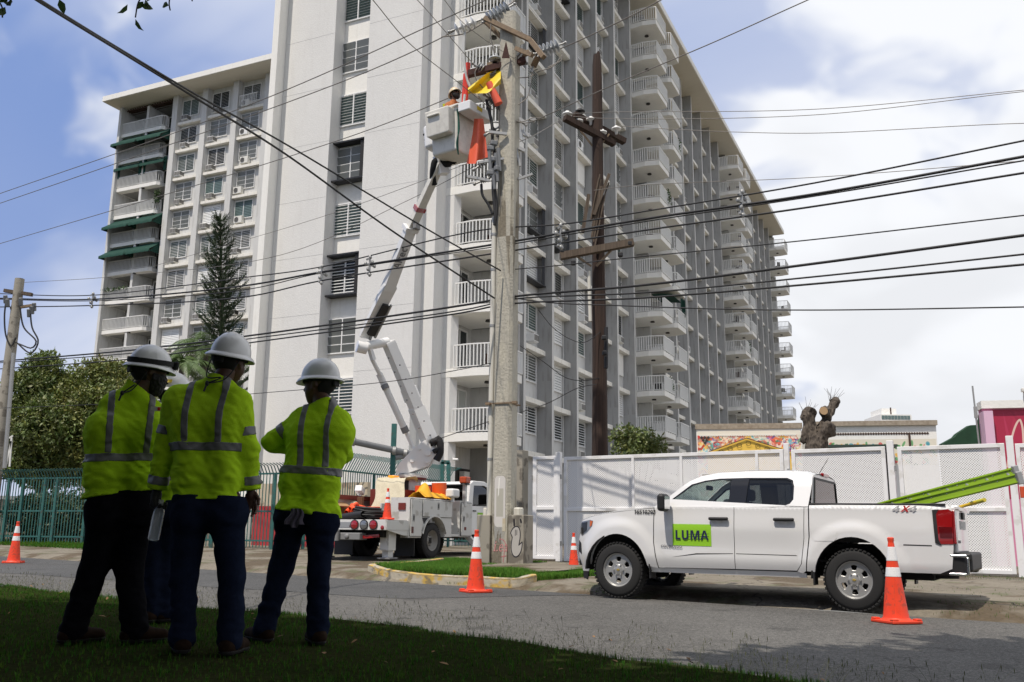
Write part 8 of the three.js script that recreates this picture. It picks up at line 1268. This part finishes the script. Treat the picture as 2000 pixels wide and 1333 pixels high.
// the shade trees behind the camera whose crowns throw the shade on the bank; a few twigs hang into the picture
{
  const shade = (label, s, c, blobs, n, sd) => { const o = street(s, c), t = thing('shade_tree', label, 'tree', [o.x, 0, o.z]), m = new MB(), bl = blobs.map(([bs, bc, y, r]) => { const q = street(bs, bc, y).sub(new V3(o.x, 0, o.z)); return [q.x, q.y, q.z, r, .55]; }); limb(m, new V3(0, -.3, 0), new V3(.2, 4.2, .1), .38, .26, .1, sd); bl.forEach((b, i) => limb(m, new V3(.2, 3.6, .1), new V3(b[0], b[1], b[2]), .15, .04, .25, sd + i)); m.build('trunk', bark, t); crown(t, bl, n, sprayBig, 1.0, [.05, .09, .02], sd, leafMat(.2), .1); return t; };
  const A1 = shade('broad shade tree overhead whose leafy twigs hang in at the top left', 8, -4.2, [[4.5, -.7, 7, 2.6], [7.4, -.75, 7, 2.5], [11.3, -5.6, 7, 2.6], [6, -4.5, 8, 3], [10, -5, 8, 3], [2, -3, 7.5, 2.6], [13.5, -8, 7, 2.6], [4, -8, 7, 3], [9, -9, 7, 3], [6, -12, 5, 3], [12, -10, 5, 3], [8, -13, 3, 3]], 15000, 131);
  shade('broad shade tree overhead to the right whose crown dapples the road', -3.5, -3.5, [[1.2, -1.0, 7, 2.5], [-2, -1.4, 7.2, 2.6], [-5.5, -1.6, 7.4, 2.6], [-1, -4.5, 8, 3], [-5, -5, 8, 3], [-9, -3, 7, 3], [2.4, 3.4, 7, .9], [1.9, 4.4, 7.1, 1.0], [1.3, 5.4, 7.2, 1.0], [.3, 4.4, 7, 1.4], [-.8, 5.6, 7.3, 1.3], [.6, 2.6, 7, 1.5], [-3.6, 3.2, 7.2, 1.8], [0, -8.5, 7, 3], [-5, -9, 7, 3], [-2, -13, 4, 3.2], [-8, -11, 4, 3.2], [-11, -7, 5, 3], [2, -12, 3, 3]], 14000, 141);
  const tw = new MB(), lv = []; const o = A1.position; const hang = (pts, n, r) => { const q = pts.map(([x, y, z]) => at(x, y, z).sub(o)); tw.tube(q, .004, 5); const cv = new THREE.CatmullRomCurve3(q); for (let i = 0; i < n; i++) { const p = cv.getPoint(rr(.35, 1)); lv.push(new THREE.Matrix4().compose(p.add(new V3(rr(-r, r), rr(-r, r), rr(-r, r))), new THREE.Quaternion().setFromEuler(new THREE.Euler(rr(0, 6), rr(0, 6), rr(0, 6))), new V3(1, 1, 1).multiplyScalar(rr(.7, 1.1)))); } };
  seed(151); hang([[300, -60, 4.6], [285, -18, 4.6], [270, 4, 4.6], [264, 34, 4.6]], 9, .03); hang([[345, -60, 4.6], [334, -20, 4.6], [330, 8, 4.6], [332, 20, 4.6]], 1, .01); hang([[380, -50, 4.6], [374, -10, 4.6], [375, 2, 4.6]], 0, .01); hang([[-60, -40, 4.2], [-20, -8, 4.2], [2, 10, 4.2], [4, 34, 4.2]], 9, .035); hang([[110, -60, 4.4], [100, -20, 4.4], [104, -4, 4.4]], 4, .03);
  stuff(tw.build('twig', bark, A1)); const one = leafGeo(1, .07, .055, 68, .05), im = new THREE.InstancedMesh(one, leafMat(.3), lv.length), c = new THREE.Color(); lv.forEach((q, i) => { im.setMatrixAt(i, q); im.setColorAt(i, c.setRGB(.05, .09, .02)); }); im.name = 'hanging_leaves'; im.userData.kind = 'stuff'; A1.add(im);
}
// ================================================================ low buildings to the right
{ // painted low building behind the fence
  const Z = 46, q = (x, y, z = Z) => at(x, y, z), o = q(1365, 1000); o.y = 0; const t = thing('painted_building', 'low flat roofed building with a colourful graffiti mural behind the white fence', 'building', o), l = (x, y, z) => q(x, y, z).sub(o); t.rotation.y = -.2;
  const mural = canvasTex(1024, 512, (c, W, Hh) => { seed(161); c.fillStyle = '#d8d2c2'; c.fillRect(0, 0, W, Hh); const cols = ['#d8433c', '#e8a33a', '#3fa7a0', '#6a4fa0', '#f2d8c0', '#c93a6a', '#5bb8c9', '#e9e3d6', '#e06a3a', '#3f7f5a', '#f0c95a', '#b9382f']; for (let i = 0; i < 620; i++) { const x = rnd() * W, y = 34 + Math.pow(rnd(), 1.1) * 440; c.strokeStyle = c.fillStyle = cols[Math.floor(rnd() * cols.length)]; c.globalAlpha = rr(.35, .9); c.lineWidth = rr(3, 26); c.lineCap = 'round'; c.beginPath(); c.moveTo(x, y); c.bezierCurveTo(x + rr(-60, 60), y + rr(-50, 50), x + rr(-80, 80), y + rr(-50, 50), x + rr(-90, 90), y + rr(-40, 40)); c.stroke(); } c.globalAlpha = .9; for (let i = 0; i < 50; i++) { c.strokeStyle = ['#5a2d82', '#2d3a82', '#2a6a6a', '#7a1f2a'][i % 4]; c.lineWidth = rr(2, 5); const x = rnd() * W, y = rr(70, 330); c.beginPath(); c.moveTo(x, y); for (let k = 0; k < 4; k++) c.quadraticCurveTo(x + rr(-40, 60), y + rr(-40, 40), x + k * 14, y + rr(-20, 20)); c.stroke(); } c.globalAlpha = 1; c.fillStyle = '#e0dccf'; c.fillRect(0, 0, W, 34); });
  const face = (name, x0, x1, yt, yb, z, m) => { const a = l(x0, yt, z), b = l(x1, yt, z), w = Math.hypot(b.x - a.x, b.z - a.z); const g = new THREE.PlaneGeometry(w, a.y - l(x0, yb, z).y); return [a, b, w]; };
  const H1 = l(1365, 838).y, w1 = l(1557, 838).x; new MB().box(w1, H1, 9, w1 / 2, H1 / 2, -4.51).build('wall', B.white, t); const mp = new THREE.PlaneGeometry(w1 - .1, 3.4); meshOf('mural', mp, mat({ map: mural, roughness: .9 }), t).position.set(w1 / 2, H1 - .12 - 1.7, .004);
  const cap = mat({ map: tex(256, 1.5, (u, v) => blend([.20, .16, .12], [.40, .35, .28], fbm(u, v, 14, 5, 831))), roughness: .95 }); new MB().box(w1 + .1, .26, .5, w1 / 2, H1 + .1, -.2).build('parapet', cap, t);
  const ds = new MB(); for (let i = 0; i < 40; i++) ds.box(.09, .09, .02, .2 + i * (w1 - .4) / 40, H1 - .35, .012, 0, 0, PI / 4); stuff(ds.build('tile_band', B.acCase, t));
  for (const [dx, dy] of [[0, 0], [.16, .0], [.32, 0], [.08, -.13], [.24, -.13], [.16, -.26]]) new MB().box(.11, .11, .03, .25 + dx, H1 - .45 + dy, .015, 0, 0, PI / 4).build('dark_tile', B.dark, t);
  { const pb = new MB(), a = l(1388, 884, Z - .8), b = l(1462, 858, Z - .8), c = l(1545, 886, Z - .8); const yel = mat({ c: [.80, .52, .08], roughness: .7 }); const sh = new THREE.Shape([new THREE.Vector2(a.x, a.y - 1.2), new THREE.Vector2(a.x, a.y), new THREE.Vector2(b.x, b.y), new THREE.Vector2(c.x, a.y), new THREE.Vector2(c.x, a.y - 1.2)]); pb.add(new THREE.ExtrudeGeometry(sh, { depth: .15, bevelEnabled: false }), M4(0, 0, .5)); pb.build('gable', yel, t); const ir = new MB(), bl = b.clone().setY(b.y); ir.bar(new V3(a.x, a.y, .72), new V3(b.x, b.y, .72), .05, .03); ir.bar(new V3(b.x, b.y, .72), new V3(c.x, a.y, .72), .05, .03); for (let i = 0; i < 9; i++) { const k = (i + .5) / 9, x = mix(a.x, c.x, k), top = x < b.x ? mix(a.y, b.y, (x - a.x) / (b.x - a.x)) : mix(b.y, a.y, (x - b.x) / (c.x - b.x)); ir.add(new THREE.TorusGeometry(.11, .010, 5, 14), M4(x, top - .22, .70)); } ir.build('iron_scroll', B.brown, t); }
  // recessed right half
  const z2 = Z + 2.5, a2 = l(1557, 838, z2), b2 = l(1778, 832, z2), H2b = a2.y; new MB().box(b2.x - a2.x, H2b, 8, (a2.x + b2.x) / 2, H2b / 2, a2.z - 4).build('wall', B.white, t); new MB().box(b2.x - a2.x + .1, .24, .5, (a2.x + b2.x) / 2, H2b + .1, a2.z - .1).build('parapet', cap, t); const d2 = new MB(); for (let i = 0; i < 44; i++) d2.box(.10, .10, .02, a2.x + .3 + i * (b2.x - a2.x - .6) / 44, H2b - .42, a2.z + .012, 0, 0, PI / 4); stuff(d2.build('tile_band', B.brown, t)); new MB().rod(new V3(b2.x - 1.3, H2b - .4, a2.z + .06), new V3(b2.x - 1.3, H2b - 1.9, a2.z + .06), .05).build('drain_pipe', B.brown, t);
  const mural2 = canvasTex(512, 128, (c, W, Hh) => { seed(171); c.clearRect(0, 0, W, Hh); c.fillStyle = '#d8d2c2'; c.fillRect(0, 0, W, Hh); for (let i = 0; i < 160; i++) { c.fillStyle = ['#3f8f4a', '#c93a3a', '#3f8fa0', '#e0a33a', '#2f5f3a'][i % 5]; c.globalAlpha = .7; c.beginPath(); c.ellipse(rnd() * W, rr(20, Hh), rr(4, 16), rr(3, 10), rr(0, 3), 0, 6.3); c.fill(); } }); meshOf('mural', new THREE.PlaneGeometry((b2.x - a2.x) * .98, 1.3), mat({ map: mural2, roughness: .9 }), t).position.set((a2.x + b2.x) / 2, H2b - 1.35, a2.z + .006); new MB().box((b2.x - a2.x) * .62, .12, 1.4, a2.x + (b2.x - a2.x) * .33, H2b - 1.15, a2.z + .7).build('canopy', mat({ c: [.03, .05, .04] }), t); new MB().box((b2.x - a2.x) * .6, 2.6, .02, a2.x + (b2.x - a2.x) * .33, H2b - 2.5, a2.z + .012).build('dark_opening', B.dark, t);
}
{ // white hotel block far away
  const Z = 260, o = at(1735, 1010, Z); o.y = 0; const t = thing('hotel_block', 'distant white building with green glass strip over the mural building roof', 'building', o), l = (x, y) => at(x, y, Z).sub(o); const b = (x0, x1, y, d, m, n, z = 0) => { const a = l(x0, y), c = l(x1, y); new MB().box(c.x - a.x, a.y, d, (a.x + c.x) / 2, a.y / 2, z).build(n, m, t); }; b(1704, 1763, 815, 12, B.white, 'wall'); b(1714, 1742, 801, 8, B.white, 'penthouse', -1); const g = new MB(), a = l(1706, 823), c = l(1761, 823); for (let i = 0; i < 9; i++) g.box((c.x - a.x) / 10, 1.1, .1, mix(a.x, c.x, (i + .5) / 9), a.y + .3, 6.02); g.build('glass_strip', B.glassTeal, t); new MB().box(.3, 2.2, .3, l(1728, 800).x, l(1728, 808).y, 4.2).build('mast', B.brown, t);
}
{ // dark green painted gable wall
  const Z = 33, o = at(1845, 1000, Z); o.y = 0; const t = thing('gable_wall', 'dark green painted wall with a stepped sloping top left of the pink sign', 'wall', o), l = (x, y) => { const p = at(x, y, Z).sub(o); return [p.x, p.y]; }; new MB().prism([[l(1838, 868)[0], 0], l(1838, 868), l(1862, 855), l(1868, 848), l(1886, 836), l(1892, 832), l(1912, 831), l(1916, 806), l(1926, 802), l(1934, 808), l(1938, 868), [l(1938, 868)[0], 0]], .3, M4(0, 0, -.15)).build('wall', mat({ map: tex(256, 2, (u, v) => [.010, .045, .020].map((q) => q * (.7 + .6 * fbm(u, v, 8, 5, 841)))), roughness: .9 }), t);
}
{ // pink sign building at the right edge
  const Z = 24, o = at(1938, 1000, Z); o.y = groundH(o.x, o.z); const t = thing('sign_wall', 'pink and red sign panel with a pale script letter at the right edge', 'sign', o, -.25), pk = mat({ c: [.62, .22, .36], roughness: .6 }), h0 = at(1938, 790, Z).y - o.y; new MB().box(3.2, h0, .4, 1.6, h0 / 2, -.25).build('wall', pk, t); new MB().box(.22, h0 - .2, .5, .1, (h0 - .2) / 2, -.1).build('pilaster', mat({ c: [.68, .45, .58], roughness: .6 }), t); new MB().box(3.25, .20, .5, 1.6, h0 - .02, -.2).build('frame', B.white, t);
  const sg = canvasTex(512, 512, (c, W, Hh) => { const g = ['#a3243f', '#b52c4c', '#8f1f3a', '#c2456a']; for (let i = 0; i < 12; i++) { c.fillStyle = g[i % 4]; c.beginPath(); c.moveTo((i * 97) % 512, 0); c.lineTo((i * 173) % 600, 512); c.lineTo((i * 61) % 512 - 100, 512); c.fill(); } c.fillStyle = 'rgba(165,35,66,.6)'; c.fillRect(0, 0, W, Hh); c.strokeStyle = '#d9bcae'; c.lineWidth = 9; c.lineCap = c.lineJoin = 'round'; c.beginPath(); c.moveTo(40, 330); c.bezierCurveTo(60, 180, 90, 70, 110, 60); c.bezierCurveTo(130, 120, 100, 230, 130, 250); c.bezierCurveTo(170, 200, 190, 110, 205, 100); c.bezierCurveTo(215, 170, 210, 250, 240, 270); c.bezierCurveTo(280, 240, 330, 140, 420, 60); c.stroke(); }); meshOf('sign_panel', new THREE.PlaneGeometry(2.95, 2.3), mat({ map: sg, roughness: .5 }), t).position.set(1.72, h0 - 1.3, -.045);
  const a = new MB(); a.rod(new V3(1.0, h0, 0), new V3(1.0, h0 + .28, .1), .02); a.rbox(.14, .1, .16, .02, 1.0, h0 + .32, .16); a.build('spot_lamp', B.acCase, t); const an = new MB(); an.rod(new V3(-.12, h0 - 1.6, -.1), new V3(-.16, h0 + .5, -.1), .022); an.box(.08, .3, .06, -.14, h0 - .2, -.1); an.build('antenna', P.galv, t);
}
// ---------------------------------------------------------------- draw
const renderer = new THREE.WebGLRenderer({ antialias: true });
renderer.toneMapping = THREE.LinearToneMapping; renderer.toneMappingExposure = EXPOSURE;
renderer.shadowMap.enabled = true; renderer.shadowMap.type = THREE.PCFSoftShadowMap;
scene.environmentIntensity = 1;
renderer.render(scene, camera);
